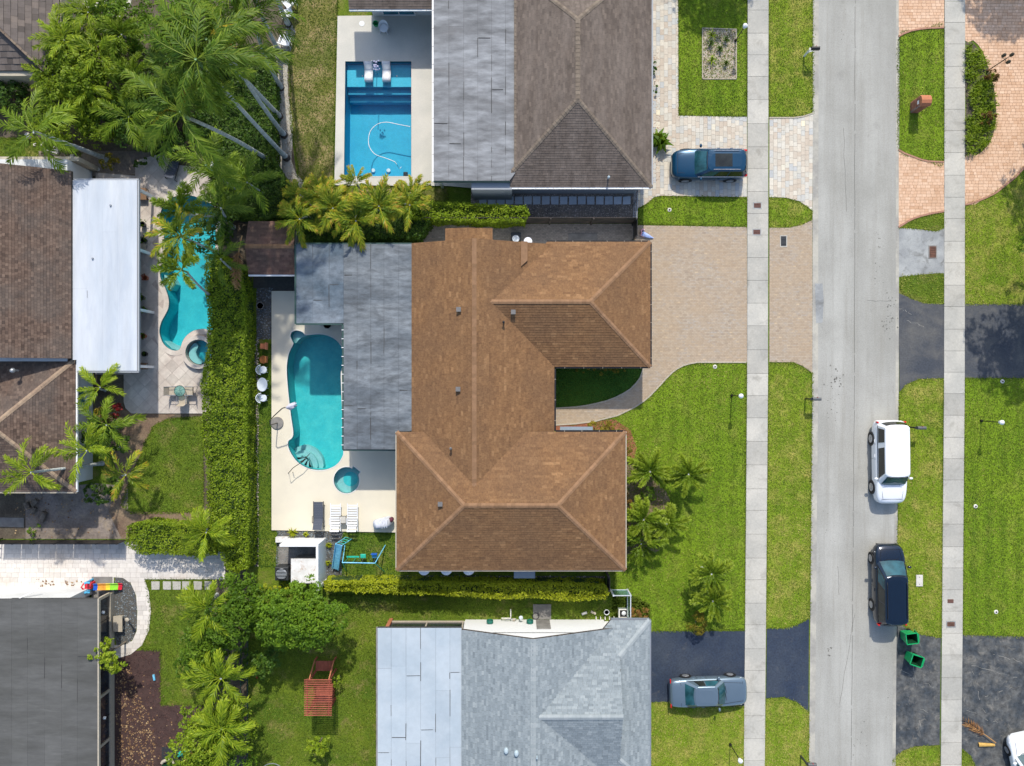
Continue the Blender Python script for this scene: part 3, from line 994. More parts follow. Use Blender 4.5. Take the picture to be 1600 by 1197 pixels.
def frond_mesh(key, L=2.4, droop=0.9, rise=0.4, leaf=0.55, n=22, w=0.05, hang=0.5, seed=0, mat='frond_green', vee=0.3, tone=0.5, petiole=0.16, sweep=0.5, plume=False, tips=0.25):
    """one pinnate leaf along +X: arched midrib and rows of pointed, unevenly hanging leaflets with gaps between them"""
    rs = random.Random(seed)
    vs, fs, ts = [], [], []
    bend = rs.uniform(-0.16, 0.16)
    def mid(s):
        return Vector((L * (s - 0.13 * s * s * droop), bend * L * s * s, rise * L * s - droop * L * 0.62 * s * s))
    k = 8
    for i in range(k + 1):
        s = i / k
        c = mid(s)
        r = 0.030 * (1 - s) + 0.006
        vs += [c + Vector((0, r, 0)), c + Vector((0, 0, r * 0.8)), c + Vector((0, -r, 0)), c + Vector((0, 0, -r * 0.8))]
    for i in range(k):
        for j in range(4):
            fs.append((i * 4 + j, i * 4 + (j + 1) % 4, i * 4 + 4 + (j + 1) % 4, i * 4 + 4 + j)); ts.append(0.75)
    rows = (-1, 1) if not plume else (-1, 1, -0.5, 0.5)
    gapz = [rs.random() for _ in range(5)]
    for i in range(n):
        for sd in rows:
            if rs.random() < 0.06: continue
            s = petiole + (1 - petiole) * min(0.999, (i + rs.uniform(0.0, 0.75)) / n)
            c = mid(s)
            d = (mid(min(1, s + 0.02)) - mid(max(0, s - 0.02))).normalized()
            f = (s - petiole) / (1 - petiole)
            ll = leaf * (math.sin(math.pi * min(1, 0.2 + 0.74 * f)) ** 0.55) * rs.uniform(0.7, 1.15)
            if plume:
                a = rs.uniform(-0.5, math.pi + 0.5)
                dirv = (Vector((0, math.cos(a), math.sin(a) * 0.8)) + d * rs.uniform(0.5, 1.1)).normalized()
                hg = hang * 0.5
            else:
                dirv = (Vector((0, sd * (1 - sweep * 0.4), 0)) + d * (sweep * rs.uniform(0.7, 1.3) + 0.55 * f) + Vector((0, 0, vee * rs.uniform(-0.4, 1.3)))).normalized()
                hg = hang * rs.uniform(0.3, 1.4)
            m1 = c + dirv * ll * 0.5 + Vector((0, 0, -hg * ll * 0.12))
            m2 = c + dirv * ll + Vector((0, 0, -hg * ll))
            wv = d.cross(dirv); wv = dirv.cross(wv).normalized() if wv.length > 1e-3 else d
            tw = Vector((0, 0, rs.uniform(-0.5, 0.5)))
            wd = (wv + tw).normalized() * w * rs.uniform(0.75, 1.25)
            b = len(vs)
            vs += [c - wd * 0.3, c + wd * 0.3, m1 - wd * 0.5, m1 + wd * 0.5, m2]
            tn = min(1, max(0, rs.gauss(tone + tips * (f - 0.4), 0.15)))
            fs += [(b, b + 1, b + 3, b + 2), (b + 2, b + 3, b + 4)]
            ts += [tn, min(1, tn + 0.12)]
    me = bpy.data.meshes.new('frond')
    me.from_pydata([tuple(v) for v in vs], [], fs)
    at = me.attributes.new('tone', 'FLOAT', 'FACE')
    at.data.foreach_set('value', ts)
    me.materials.append(MATS[mat])
    FRONDS.setdefault(key, []).append(me)


for sd in range(5):
    frond_mesh('royal', 3.0, 0.55 + 0.12 * sd, 0.30, 0.72, 30, 0.060, 0.75, sd, 'frond_dark', 0.2, 0.45, sweep=0.7, tips=0.3)
    frond_mesh('coco', 2.6, 0.5 + 0.1 * sd, 0.30, 0.66, 27, 0.060, 0.6, sd + 10, 'frond_green', 0.3, sweep=0.7)
    frond_mesh('areca', 2.0, 0.6 + 0.14 * sd, 0.50, 0.52, 23, 0.07, 0.45, sd + 20, 'frond_gold', 0.4, 0.5, sweep=0.8, tips=0.5)
    frond_mesh('lime', 2.1, 0.55 + 0.14 * sd, 0.50, 0.55, 25, 0.055, 0.4, sd + 30, 'frond_lime', 0.4, sweep=0.8)
    frond_mesh('fan', 1.8, 0.6 + 0.12 * sd, 0.45, 0.42, 34, 0.05, 0.4, sd + 40, 'frond_green', 0.5, 0.5, sweep=0.8, plume=True)
    frond_mesh('feather', 1.5, 0.45 + 0.12 * sd, 0.35, 0.36, 46, 0.05, 0.3, sd + 50, 'frond_green', 0.9, 0.66, petiole=0.06, plume=True, tips=0.9)
frond_mesh('dry', 2.6, 0.7, 0.0, 0.55, 28, 0.05, 0.9, 77, 'frond_yellow', 0.1, 0.5)
frond_mesh('dead', 2.6, 0.3, 0.05, 0.40, 44, 0.035, 0.2, 78, 'dead_frond', 0.1, 0.5, sweep=1.4, plume=True, petiole=0.3)


def rosette(name, px, py, r, mat, label, nb=16, w=0.06, h=0.35, seed=1, cat='plant', z=0.0, n_heads=1, spread=0.0):
    """spiky plant: arching tapered blades from one or several hearts"""
    rr = random.Random(seed)
    x, y, _ = P(px, py)
    t = thing(name, (x, y, z), label, cat)
    for hd in range(n_heads):
        ox, oy = rr.uniform(-spread, spread), rr.uniform(-spread, spread)
        mb = MB()
        for i in range(nb):
            a = i * 2.39996 + rr.uniform(-.3, .3)
            el = rr.uniform(0.35, 1.25)
            ln = r * rr.uniform(.75, 1.15)
            d = Vector((math.cos(a), math.sin(a), 0)); s = Vector((-d.y, d.x, 0)) * w * 0.5
            p0 = Vector((x + ox, y + oy, z + .03))
            p1 = p0 + d * ln * .5 * math.cos(el * .6) + Vector((0, 0, h * el))
            p2 = p0 + d * ln + Vector((0, 0, h * el * .75))
            mb.add([p0 - s * .6, p0 + s * .6, p1 + s, p1 - s, p2], [[0, 1, 2, 3], [3, 2, 4]], min(1, max(0, rr.gauss(.5, .2))))
        mb.build('leaf_rosette', mat, t)
    return t


def palm(px, py, h, kind, label, nf=13, scale=1.0, top_px=None, seed=0, tr=0.11, group=None, flat=0.0, dry=0, name='palm_tree', az0=None, arc=None, ring=0.0, cat='palm', wind=None):
    """foot at px,py on the ground; the head stands straight above it unless top_px says where the photograph shows it"""
    rr = random.Random(seed * 31 + 5)
    bx, by, _ = P(px, py)
    if top_px: tx, ty, _ = P(*top_px, h)
    else: tx, ty = bx + rr.uniform(-0.1, 0.1), by + rr.uniform(-0.1, 0.1)
    t = thing(name, (bx, by, 0), label, cat, group)
    pts, rad = [], []
    for i in range(9):
        s = i / 8
        c = s - 0.10 * math.sin(math.pi * s)
        pts.append((bx + (tx - bx) * c, by + (ty - by) * c, h * s - (0.05 if i == 0 else 0)))
        rad.append(tr * (1.25 - 0.5 * s) * (1.5 if i == 0 else 1))
    MB().tube(pts, rad, 10).build('trunk', 'trunk', t, smooth=True)
    if h > 5:
        MB().tube([(tx, ty, h - 0.15), (tx, ty, h + 0.8)], [tr * 0.85, tr * 0.6], 10).build('crownshaft', 'crownshaft', t, smooth=True)
        MB().prof((bx, by, -0.03), [(tr * 2.4, 0), (tr * 2.1, 0.1), (tr * 1.4, 0.5)], 10).build('root_flare', 'trunk_base', t, smooth=True)
    zt = h + (0.75 if h > 5 else 0.0)
    for i in range(nf):
        if arc is None: az = i * 2.39996 + rr.uniform(-0.4, 0.4)
        else: az = arc[0] + (arc[1] - arc[0]) * (i + 0.5) / nf + rr.uniform(-0.1, 0.1)
        lvl = i / max(1, nf - 1)
        wd = (0.6 if h > 5 else 0.4) if wind is None else wind
        az += wd * math.sin(R(150) - az)
        pitch = 0.75 - 1.0 * lvl + rr.uniform(-0.1, 0.1) - flat
        key = kind
        if i >= nf - dry: key = 'dry'
        me = rr.choice(FRONDS[key])
        o = bpy.data.objects.new('frond', me)
        COL.objects.link(o)
        o.parent = t
        o.location = (tx - bx + 0.05 * math.cos(az), ty - by + 0.05 * math.sin(az), zt - 0.12 * lvl)
        s = scale * rr.uniform(0.78, 1.15)
        o.scale = (s, s * rr.choice((-1, 1)), s)
        o.rotation_euler = (rr.uniform(-0.35, 0.35), -pitch * 0.62, az)
    return t


def grass_scatter(name, polys_px, dens, mat, label, seed, blade=0.055, excl=(), tone_mid=0.5, stripe=0.0):
    rs = np.random.RandomState(seed)
    pts = []
    for poly in polys_px:      # ragged rim creeping over the paving
        w = px_loop(poly)
        for i in range(len(w)):
            a, b = np.array(w[i]), np.array(w[(i + 1) % len(w)])
            L = np.linalg.norm(b - a)
            k = int(L * 70)
            if k and L < 60: pts.append(a + (b - a) * rs.uniform(0, 1, (k, 1)) + rs.normal(size=(k, 2)) * (0.02 + 0.035 * np.abs(np.sin(rs.uniform(0, 6.28) + np.linspace(0, L * 3, k)))[:, None]))
    for poly in polys_px:
        w = px_loop(poly)
        xs = [p[0] for p in w]; ys = [p[1] for p in w]
        n = int((max(xs) - min(xs)) * (max(ys) - min(ys)) * dens)
        q = np.stack([rs.uniform(min(xs), max(xs), n), rs.uniform(min(ys), max(ys), n)], 1)
        q = q[inside(w, q[:, 0], q[:, 1])]
        pts.append(q)
    q = np.concatenate(pts)
    for e in excl:
        q = q[~inside(px_loop(e), q[:, 0], q[:, 1])]
    n = len(q)
    a = rs.uniform(0, 2 * math.pi, n)
    ln = blade * rs.uniform(0.5, 1.6, n)
    lean = rs.uniform(0.3, 1.3, n)
    d = np.stack([np.cos(a), np.sin(a)], 1)
    pr = np.stack([-d[:, 1], d[:, 0]], 1) * (0.022 * rs.uniform(0.6, 1.4, n))[:, None]
    v = np.empty((n, 3, 3))
    v[:, 0, :2] = q - pr; v[:, 0, 2] = 0.012
    v[:, 1, :2] = q + pr; v[:, 1, 2] = 0.012
    v[:, 2, :2] = q + d * (ln * np.sin(lean) * 1.6)[:, None]; v[:, 2, 2] = 0.02 + ln * np.cos(lean * 0.9)
    q3 = np.c_[q, np.zeros(n)]
    t = tone_mid + 0.2 * rs.normal(size=n) + 0.22 * clump_noise(rs, q3, 0.9) + 0.16 * clump_noise(rs, q3, 0.3) + 0.18 * clump_noise(rs, q3, 3.5)
    t = t + stripe * np.sin(q[:, 0] * 2 * math.pi / 0.95 + 0.4 * clump_noise(rs, q3, 0.4)) * (0.6 + 0.8 * clump_noise(rs, q3, 0.25))
    t = np.clip(t, 0, 1)
    o = np_mesh(name, v.reshape(-1, 3), np.arange(n * 3).reshape(-1, 3), t, mat)
    return tag(o, label, 'grass', kind='stuff')


def pebble_scatter(name, polys_px, dens, mat, label, seed, size=0.06, z=0.02, kind='stuff', cat='gravel', flat=0.55):
    """loose stones: flattened little octahedra"""
    rs = np.random.RandomState(seed)
    pts = []
    for poly in polys_px:
        w = px_loop(poly)
        xs = [p[0] for p in w]; ys = [p[1] for p in w]
        n = int((max(xs) - min(xs)) * (max(ys) - min(ys)) * dens)
        q = np.stack([rs.uniform(min(xs), max(xs), n), rs.uniform(min(ys), max(ys), n)], 1)
        pts.append(q[inside(w, q[:, 0], q[:, 1])])
    q = np.concatenate(pts); n = len(q)
    s = size * rs.uniform(0.5, 1.5, n)
    a = rs.uniform(0, 6.28, n)
    v = np.empty((n, 5, 3))
    for k in range(4):
        ang = a + k * math.pi / 2 + rs.uniform(-0.3, 0.3, n)
        r = s * rs.uniform(0.4, 0.65, n)
        v[:, k, 0] = q[:, 0] + np.cos(ang) * r
        v[:, k, 1] = q[:, 1] + np.sin(ang) * r
        v[:, k, 2] = z + s * flat * 0.1
    v[:, 4, 0] = q[:, 0] + rs.normal(size=n) * s * 0.12
    v[:, 4, 1] = q[:, 1] + rs.normal(size=n) * s * 0.12
    v[:, 4, 2] = z + s * flat
    b = (np.arange(n) * 5)[:, None]
    f = np.concatenate([np.c_[b + 0, b + 1, b + 4], np.c_[b + 1, b + 2, b + 4], np.c_[b + 2, b + 3, b + 4], np.c_[b + 3, b + 0, b + 4]])
    t = np.tile(np.clip(0.5 + 0.28 * rs.normal(size=n), 0, 1), 4)
    o = np_mesh(name, v.reshape(-1, 3), f, t, mat)
    return tag(o, label, cat, kind=kind)


# ============================================================ POOL OUTLINES (photo pixels, on the ground)
POOL_MAIN = smooth_loop([(480, 524), (500, 522.5), (516, 526), (529, 535), (537, 550), (537.5, 570), (534, 577), (533, 590), (535, 640), (537, 700), (535, 714), (526, 726), (511, 733), (495, 734), (480, 730.5), (466, 722), (456, 709), (451, 697), (451.5, 689), (457, 684), (459, 675), (455.5, 650), (452, 620), (449.5, 592), (449, 572), (452, 553), (459, 538), (458, 534), (455, 527), (456, 520), (464, 516.5), (473, 519), (477, 523)], 4)
SPA_MAIN = [(542 + 20 * math.cos(R(a)), 750 + 20.5 * math.sin(R(a))) for a in range(-22, 292, 12)] + [(550.5, 732.2), (553, 728.5), (563.5, 737), (560.7, 741)]
POOL_NORTH = [(540, 97), (643, 97), (643, 276), (538, 276)]
POOL_LEFT = smooth_loop([(300, 306), (318, 313), (336, 326), (338, 360), (336, 420), (335, 480), (335, 513), (318, 514), (303, 517), (292, 525), (286, 534), (282, 545), (275, 548), (265, 545), (256, 537), (251, 525), (250, 515), (253, 503), (260, 490), (264, 480), (264, 466), (258, 448), (252, 436), (251, 425), (256, 408), (258, 385), (256, 365), (252, 350), (251, 337), (256, 321), (268, 310), (284, 305.5)], 4)
SPA_LEFT = [(313 + 23 * math.cos(a / 28 * 2 * math.pi), 550 + 22.5 * math.sin(a / 28 * 2 * math.pi)) for a in range(28)]
HOLES = [POOL_MAIN, SPA_MAIN, POOL_NORTH, POOL_LEFT]
# the raised spa stands inside the deck south of the left pool
SPA_LEFT_IN = [(313 + 20 * math.cos(a / 28 * 2 * math.pi), 551 + 19 * math.sin(a / 28 * 2 * math.pi)) for a in range(28)]
HOLES_ALL = HOLES + [SPA_LEFT_IN]

ORD = 'first second third fourth fifth sixth seventh eighth ninth tenth eleventh twelfth thirteenth fourteenth fifteenth sixteenth seventeenth eighteenth nineteenth'.split()
# ============================================================ GROUND
B = 16000
sheet('ground', [[(-B, -B), (B, -B), (B, B), (-B, B)]] + [h for h in HOLES_ALL], 0.0, 'lawn_back')


def drift(x0, y, k=0.0058):
    return x0 - (0.0015 * y if y < 600 else 0.9 + 0.0085 * (y - 600))


def strip_poly(xa, xb, y0, y1, n=8):
    ys = [y0 + (y1 - y0) * i / n for i in range(n + 1)]
    return [(drift(xa, y), y) for y in ys] + [(drift(xb, y), y) for y in ys[::-1]]


sheet('road', [strip_poly(1270, 1404, -900, 2100, 16)], 0.016, 'road')
sheet('road_edge', [strip_poly(1270, 1279, -900, 2100, 16)], 0.020, 'gutter_edge')
sheet('road_edge', [strip_poly(1400, 1405, -900, 2100, 16)], 0.020, 'gutter_edge')
mb = MB()
rr = random.Random(3)
for x0 in (1336,):
    y = -100
    while y < 1300:
        y2 = y + rr.uniform(15, 60)
        a, b = P(drift(x0, y) + rr.uniform(-.4, .4), y, 0.0195), P(drift(x0, y2) + rr.uniform(-.4, .4), y2, 0.0195)
        mb.bar(a, b, 0.018, 0.004)
        y = y2 + rr.choice((0, 0, 2, 5))
for (x0, y0, x1, y1) in ((1355, 470, 1393, 471), (1309, 885, 1311, 930), (1335, 960, 1312, 1100), (1318, 200, 1322, 330)):
    pts = [(x0 + (x1 - x0) * i / 6 + rr.uniform(-.8, .8), y0 + (y1 - y0) * i / 6 + rr.uniform(-.8, .8)) for i in range(7)]
    for p, q in zip(pts[:-1], pts[1:]):
        mb.bar(P(*p, 0.0195), P(*q, 0.0195), 0.012, 0.004)
tag(mb.build('road_crack', 'tar_and_shade'), kind='structure')
sheet('road_patch', [[(1273, 443), (1285, 443), (1287, 470), (1285, 504), (1275, 505)]], 0.021, 'concrete_grey')
# oil marks on the asphalt (flat stains)
M('oil_stain', (0.13, 0.125, 0.11), (0.2, 0.195, 0.175), big=2.5, small=9, amt=0.3)

def blot(mb, x, y, r, rr, z):
    n = 9
    mb.flat([[(P(x, y)[0] + r * rr.uniform(.5, 1.2) * math.cos(k / n * 6.283), P(x, y)[1] + r * rr.uniform(.5, 1.2) * math.sin(k / n * 6.283)) for k in range(n)]], z)


rr = random.Random(41)
mb = MB()
for (cx, cy, nn, sp, r) in ((1304, 600, 26, 14, .05), (1388, 505, 34, 12, .045), (1371, 430, 16, 12, .035), (1296, 1018, 10, 5, .05), (1340, 1160, 8, 12, .04), (1300, 640, 14, 12, .03), (1390, 470, 16, 10, .04), (1372, 380, 14, 12, .03), (1325, 60, 10, 30, .025), (1300, 820, 10, 16, .03), (1390, 1080, 12, 20, .025)):
    for _ in range(nn): blot(mb, rr.gauss(cx, sp * .5), rr.gauss(cy, sp), r * rr.uniform(.4, 1.4), rr, 0.0212)
tag(mb.build('oil_stain', 'oil_stain'), kind='structure')
mb = MB()
for (x0, y0, x1, y1) in ((1410, 1050, 1460, 1075), (1415, 1100, 1450, 1112), (1520, 1040, 1590, 1060), (1530, 1090, 1580, 1075), (1545, 1020, 1600, 1035), (1510, 1110, 1560, 1130), (1425, 1020, 1440, 1150), (1412, 500, 1445, 510), (1520, 1050, 1540, 1120), (1404, 480, 1425, 492)):
    pts = [(x0 + (x1 - x0) * i / 10 + rr.uniform(-2, 2), y0 + (y1 - y0) * i / 10 + rr.uniform(-2, 2)) for i in range(11)]
    for p, q in zip(pts[:-1], pts[1:]):
        if rr.random() < .5: mb.bar(P(*p, 0.0185), P(*q, 0.0185), 0.011 * rr.uniform(.5, 1.6), 0.003)
tag(mb.build('driveway_crack', 'gutter_edge'), kind='structure')

# pavements of single slabs
pave = bpy.data.objects.new('pavement', None); COL.objects.link(pave); pave['kind'] = 'structure'
rr = random.Random(11)
for xa, xb, ys0 in ((1168, 1200.5, -126), (1475.5, 1507.5, -100)):
    y = ys0
    while y < 1300:
        L = rr.uniform(33.5, 37.5) if xa < 1300 else rr.uniform(33, 35.5)
        g = 0.22
        zz = 0.052 + rr.uniform(-0.004, 0.004)
        q = [P(drift(xa, y + g), y + g), P(drift(xb, y + g), y + g), P(drift(xb, y + L - g), y + L - g), P(drift(xa, y + L - g), y + L - g)]
        MB().prism([p[:2] for p in q][::-1], 0.0, zz).build('slab', 'concrete', pave)
        y += L
for xa, xb in ((1168, 1200.5), (1475.5, 1507.5)):
    sheet('pavement_bed', [strip_poly(xa + .5, xb - .5, -130, 1340, 10)], 0.012, 'joint_pave')

# ------------------------------------------------ lawns
L_N1 = [(1060, -140), (1167, -140), (1167, 182), (1061, 180)]
L_N2 = [(1201, -140), (1270, -140), (1270, 176), (1255, 181), (1240, 183), (1202, 183)]
L_S3 = [(997, 326), (1012, 318), (1022, 309), (1032, 307), (1167, 309), (1167, 354), (997, 350)]
L_S4 = [(1202, 309), (1228, 310), (1250, 316), (1269, 330), (1268, 343), (1252, 351), (1232, 355), (1202, 355)]
L_F5 = [(1166, 567), (1090, 567), (1068, 572), (1050, 583), (1032, 602), (1015, 620), (992, 637), (965, 650), (930, 659), (930, 700), (960, 900), (952, 985), (1015, 986), (1164, 984)]
L_F6 = [(1201, 567), (1240, 567), (1254, 573), (1269, 584), (1265, 965), (1245, 976), (1225, 981), (1197, 981)]
L_I7 = [(869, 570), (1005, 575), (1000, 590), (985, 607), (960, 621), (930, 630), (900, 635), (869, 637)]
L_R8 = smooth_loop([(1404, 58), (1424, 49), (1450, 45), (1475, 44), (1475, 150), (1475, 252), (1450, 251), (1425, 244), (1404, 233), (1404, 150)], 3)
L_R9 = [(1700, 180), (1600, 262), (1570, 290), (1540, 309), (1507, 321), (1507, 475), (1700, 475)]
L_R10 = [(1404, 356), (1418, 347), (1440, 338), (1475, 331), (1475, 356), (1462, 361), (1440, 358), (1422, 356)]
L_R11 = [(1408, 432), (1430, 430), (1474, 428), (1474, 474), (1445, 473), (1425, 466), (1408, 455)]
L_R12 = [(1405, 614), (1416, 602), (1436, 593), (1474, 592), (1471, 996), (1430, 989), (1412, 978), (1399, 966), (1403, 800)]
L_R13 = [(1507, 591), (1700, 591), (1700, 998), (1504, 991)]
L_B14 = [(1196, 1092), (1225, 1090), (1245, 1098), (1263, 1112), (1262, 1320), (1192, 1320)]
L_B15 = [(1014, 1098), (1045, 1097), (1164, 1103), (1162, 1320), (1014, 1320)]
L_B16 = [(1396, 1187), (1410, 1174), (1430, 1167), (1467, 1165), (1467, 1320), (1396, 1320)]
L_B17 = [(1501, 1169), (1515, 1180), (1524, 1200), (1530, 1320), (1500, 1320)]
L_Y1 = [(452, -60), (530, -60), (524, 100), (521, 292), (700, 293), (700, 314), (462, 312), (466, 260), (455, 200), (452, 100)]
L_Y2 = [(536, 834), (640, 834), (640, 905), (945, 905), (945, 912), (536, 910)]
L_Y3 = [(403, 538), (424, 538), (424, 829), (434, 832), (434, 885), (404, 885)]
L_Y4 = [(388, 930), (500, 930), (985, 930), (1015, 945), (1015, 975), (588, 975), (588, 1320), (388, 1320)]
L_Y5 = [(262, 655), (318, 650), (318, 800), (205, 802), (190, 790), (200, 760), (228, 690), (240, 665)]
L_Y6 = [(228, 905), (332, 905), (332, 1102), (252, 1101), (251, 1016), (222, 1014), (232, 985), (235, 950)]
L_Y7 = [(-200, 216), (60, 216), (128, 240), (118, 258), (-200, 258)]
for nm, poly, mt in (('lawn', L_F5, 'lawn_front'), ('lawn', L_N1, 'lawn_front'), ('lawn', L_R13, 'lawn_front'), ('lawn', L_N2, 'lawn_yellow'), ('lawn', L_S3, 'lawn_front'), ('lawn', L_S4, 'lawn_yellow'), ('lawn', L_F6, 'lawn_yellow'),
                     ('lawn', L_R8, 'lawn_front'), ('lawn', L_R9, 'lawn_yellow'), ('lawn', L_R12, 'lawn_yellow'),
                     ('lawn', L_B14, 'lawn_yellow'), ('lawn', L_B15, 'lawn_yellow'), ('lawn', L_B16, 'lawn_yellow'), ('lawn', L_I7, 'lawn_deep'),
                     ('lawn', L_Y1, 'lawn_dry'), ('lawn', L_Y2, 'lawn_back'), ('lawn', L_Y3, 'lawn_back'), ('lawn', L_Y4, 'lawn_back'),
                     ('lawn', L_Y5, 'lawn_back'), ('lawn', L_Y6, 'lawn_back'), ('lawn', L_Y7, 'lawn_back')):
    sheet(nm, [poly], 0.004, mt)

grass_scatter('lawn_grass', [L_N1, L_S3, L_F5, L_R8, L_R13], 230, 'grass_blade', 'short bright green turf of the front lawns along the street', 1, tone_mid=0.42, stripe=0.12)
grass_scatter('lawn_grass', [L_N2, L_S4, L_F6, L_R9, L_R10, L_R11, L_R12, L_B14, L_B15, L_B16, L_B17], 230, 'grass_blade', 'yellowish sun dried turf of the verges between pavement and road', 2, tone_mid=0.6, stripe=0.06)
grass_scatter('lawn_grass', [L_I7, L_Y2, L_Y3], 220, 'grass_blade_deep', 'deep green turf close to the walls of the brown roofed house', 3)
grass_scatter('lawn_grass', [L_Y4, L_Y5, L_Y6, L_Y7, L_Y1], 200, 'grass_blade', 'uneven turf of the back gardens', 4, tone_mid=0.4)

# ------------------------------------------------ soils
sheet('soil', [[(-300, -300), (330, -300), (452, -60), (455, 40), (455, 205), (470, 330), (400, 345), (398, 420), (384, 470), (384, 900), (400, 905), (395, 1300), (330, 1300), (330, 905), (352, 905), (318, 800), (318, 655), (195, 655), (190, 640), (115, 640), (115, 770), (0, 770), (-300, 770)],
               POOL_LEFT, SPA_LEFT_IN], 0.002, 'soil')
sheet('soil_bed', [[(60, 236), (240, 236), (240, 270), (180, 275), (60, 275)]], 0.006, 'soil_bare')
sheet('soil_bed', [[(60, 765), (150, 755), (200, 760), (200, 800), (200, 842), (20, 842), (20, 770)]], 0.006, 'soil_bare')
sheet('soil_bed', [[(192, 640), (275, 648), (240, 665), (228, 690), (205, 745), (190, 790), (205, 800), (310, 800), (310, 822), (190, 842), (170, 800), (185, 740), (150, 650)]], 0.0075, 'soil_brown')
sheet('soil_bed', [[(-200, 768), (40, 768), (40, 842), (-200, 842)]], 0.0065, 'soil')
sheet('mulch_bed', [[(178, 1020), (222, 1016), (251, 1016), (252, 1101), (332, 1102), (332, 1320), (178, 1320)]], 0.006, 'mulch_ground')
pebble_scatter('mulch', [[(182, 1020), (222, 1018), (250, 1018), (252, 1102), (310, 1104), (310, 1200), (182, 1200)]], 60, 'mulch', 'dark mulch beside the dark grey flat roof', 11, 0.07, 0.008, cat='mulch')
pebble_scatter('leaf_litter', [[(182, 1040), (200, 1030), (215, 1080), (235, 1120), (245, 1160), (240, 1200), (182, 1200)]], 55, 'dead_leaf', 'fallen brown leaves on the mulch by the screened porch', 12, 0.085, 0.02, cat='leaves', flat=0.25)
pebble_scatter('leaf_litter', [[(200, 1025), (300, 1110), (300, 1190), (200, 1190)]], 3, 'dead_leaf', 'few fallen leaves strewn over the dark mulch near the play corner', 13, 0.10, 0.02, cat='leaves', flat=0.25)
pebble_scatter('leaf_litter', [[(58, 905), (84, 905), (86, 915), (60, 917)], [(100, 907), (128, 905), (128, 914), (100, 915)]], 45, 'dead_leaf', 'swept heaps of dry leaves on the pale paving by the long white wall', 14, 0.09, 0.045, cat='leaves', flat=0.3)
pebble_scatter('leaf_litter', [[(20, 775), (180, 770), (190, 840), (20, 840)]], 5, 'dead_leaf', 'dry leaves scattered on bare ground behind the black fence', 15, 0.09, 0.02, cat='leaves', flat=0.25)

# red mulch beds round the front of the house
BED_E = smooth_loop([(968, 700), (985, 712), (1000, 730), (1035, 760), (1048, 790), (1040, 830), (1030, 860), (1000, 868), (965, 870), (955, 780)], 3)
sheet('mulch_bed', [BED_E], 0.010, 'soil_brown')
sheet('mulch_bed', [[(868, 663), (895, 665), (925, 658), (960, 655), (985, 672), (995, 700), (990, 720), (955, 720), (950, 690), (868, 690)]], 0.014, 'mulch_red')

# gravel
GR_N = [(736, 288), (1000, 288), (995, 340), (990, 346), (736, 346)]
sheet('gravel_bed', [GR_N], 0.006, 'soil_bare')
pebble_scatter('gravel', [GR_N], 150, 'gravel_brown', 'brown gravel of the side yard round the stepping stones', 21, 0.055, 0.008)
GR_P = [(427, 70), (440, 60), (452, 30), (462, 50), (455, 75), (449, 110), (450, 150), (457, 185), (457, 225), (455, 250), (462, 270), (475, 285), (478, 297), (462, 300), (450, 280), (430, 250), (426, 200), (425, 150), (428, 100)]
sheet('gravel_bed', [GR_P], 0.008, 'gutter_edge')
pebble_scatter('gravel', [GR_P], 170, 'gravel_tan', 'pale gravel band under the row of tall palms', 22, 0.06, 0.01)
GR_W = [(401, 450), (426, 450), (426, 530), (401, 530)]
GR_W2 = [(398, 530), (404, 530), (404, 885), (398, 885)]
sheet('gravel_bed', [GR_W], 0.007, 'joint_dark')
sheet('gravel_bed', [GR_W2], 0.0065, 'joint_dark')
pebble_scatter('gravel', [GR_W], 170, 'gravel_slate', 'blue grey slate gravel beside the cream pool deck', 23, 0.06, 0.008)
pebble_scatter('gravel', [GR_W2], 150, 'gravel_brown', 'narrow line of grey stones along the foot of the long hedge', 24, 0.08, 0.008)
GR_S = [(433, 829), (536, 829), (537, 850), (533, 880), (536, 905), (430, 905)]
sheet('gravel_bed', [GR_S], 0.008, 'joint_dark')
pebble_scatter('gravel', [GR_S], 150, 'gravel_slate', 'slate gravel around the white equipment enclosure', 25, 0.065, 0.01)
GR_S2 = [(536, 899), (945, 900), (945, 908), (536, 907)]
sheet('gravel_bed', [GR_S2], 0.009, 'joint_dark')
pebble_scatter('gravel', [GR_S2], 130, 'gravel_brown', 'thin grey gravel edging between lawn and yellow hedge', 26, 0.06, 0.01)
GR_C = smooth_loop([(180, 902), (192, 903), (204, 912), (212, 930), (214, 955), (213, 985), (206, 1000), (196, 1006), (182, 1006), (178, 960)], 3)
sheet('gravel_bed', [GR_C], 0.007, 'joint_dark')
pebble_scatter('gravel', [GR_C], 150, 'gravel_slate', 'slate gravel bed inside the curved white path', 27, 0.06, 0.01)
GR_K = [(1098, 45), (1150, 47), (1150, 123), (1098, 123)]
sheet('gravel_bed', [GR_K], 0.006, 'stone_tan')
pebble_scatter('gravel', [GR_K], 170, 'gravel_pink', 'pinkish gravel square in the front lawn', 28, 0.05, 0.008)
mb = MB()
for (x0, y0, x1, y1) in ((1097, 44, 1151, 46), (1150.5, 46, 1150.5, 124), (1151, 123.5, 1097, 123.5), (1097.5, 124, 1097.5, 44)):
    mb.bar(P(x0, y0, 0.02), P(x1, y1, 0.02), 0.05, 0.06)
tag(mb.build('bed_edging', 'stone_tan'), kind='structure')
GR_H = [(1019, 75), (1031, 75), (1031, 280), (1019, 290)]
sheet('gravel_bed', [GR_H], 0.009, 'soil_brown')
pebble_scatter('gravel', [GR_H], 110, 'gravel_pink', 'tan wood chip strip along the foot of the taupe roofed house', 29, 0.06, 0.011)


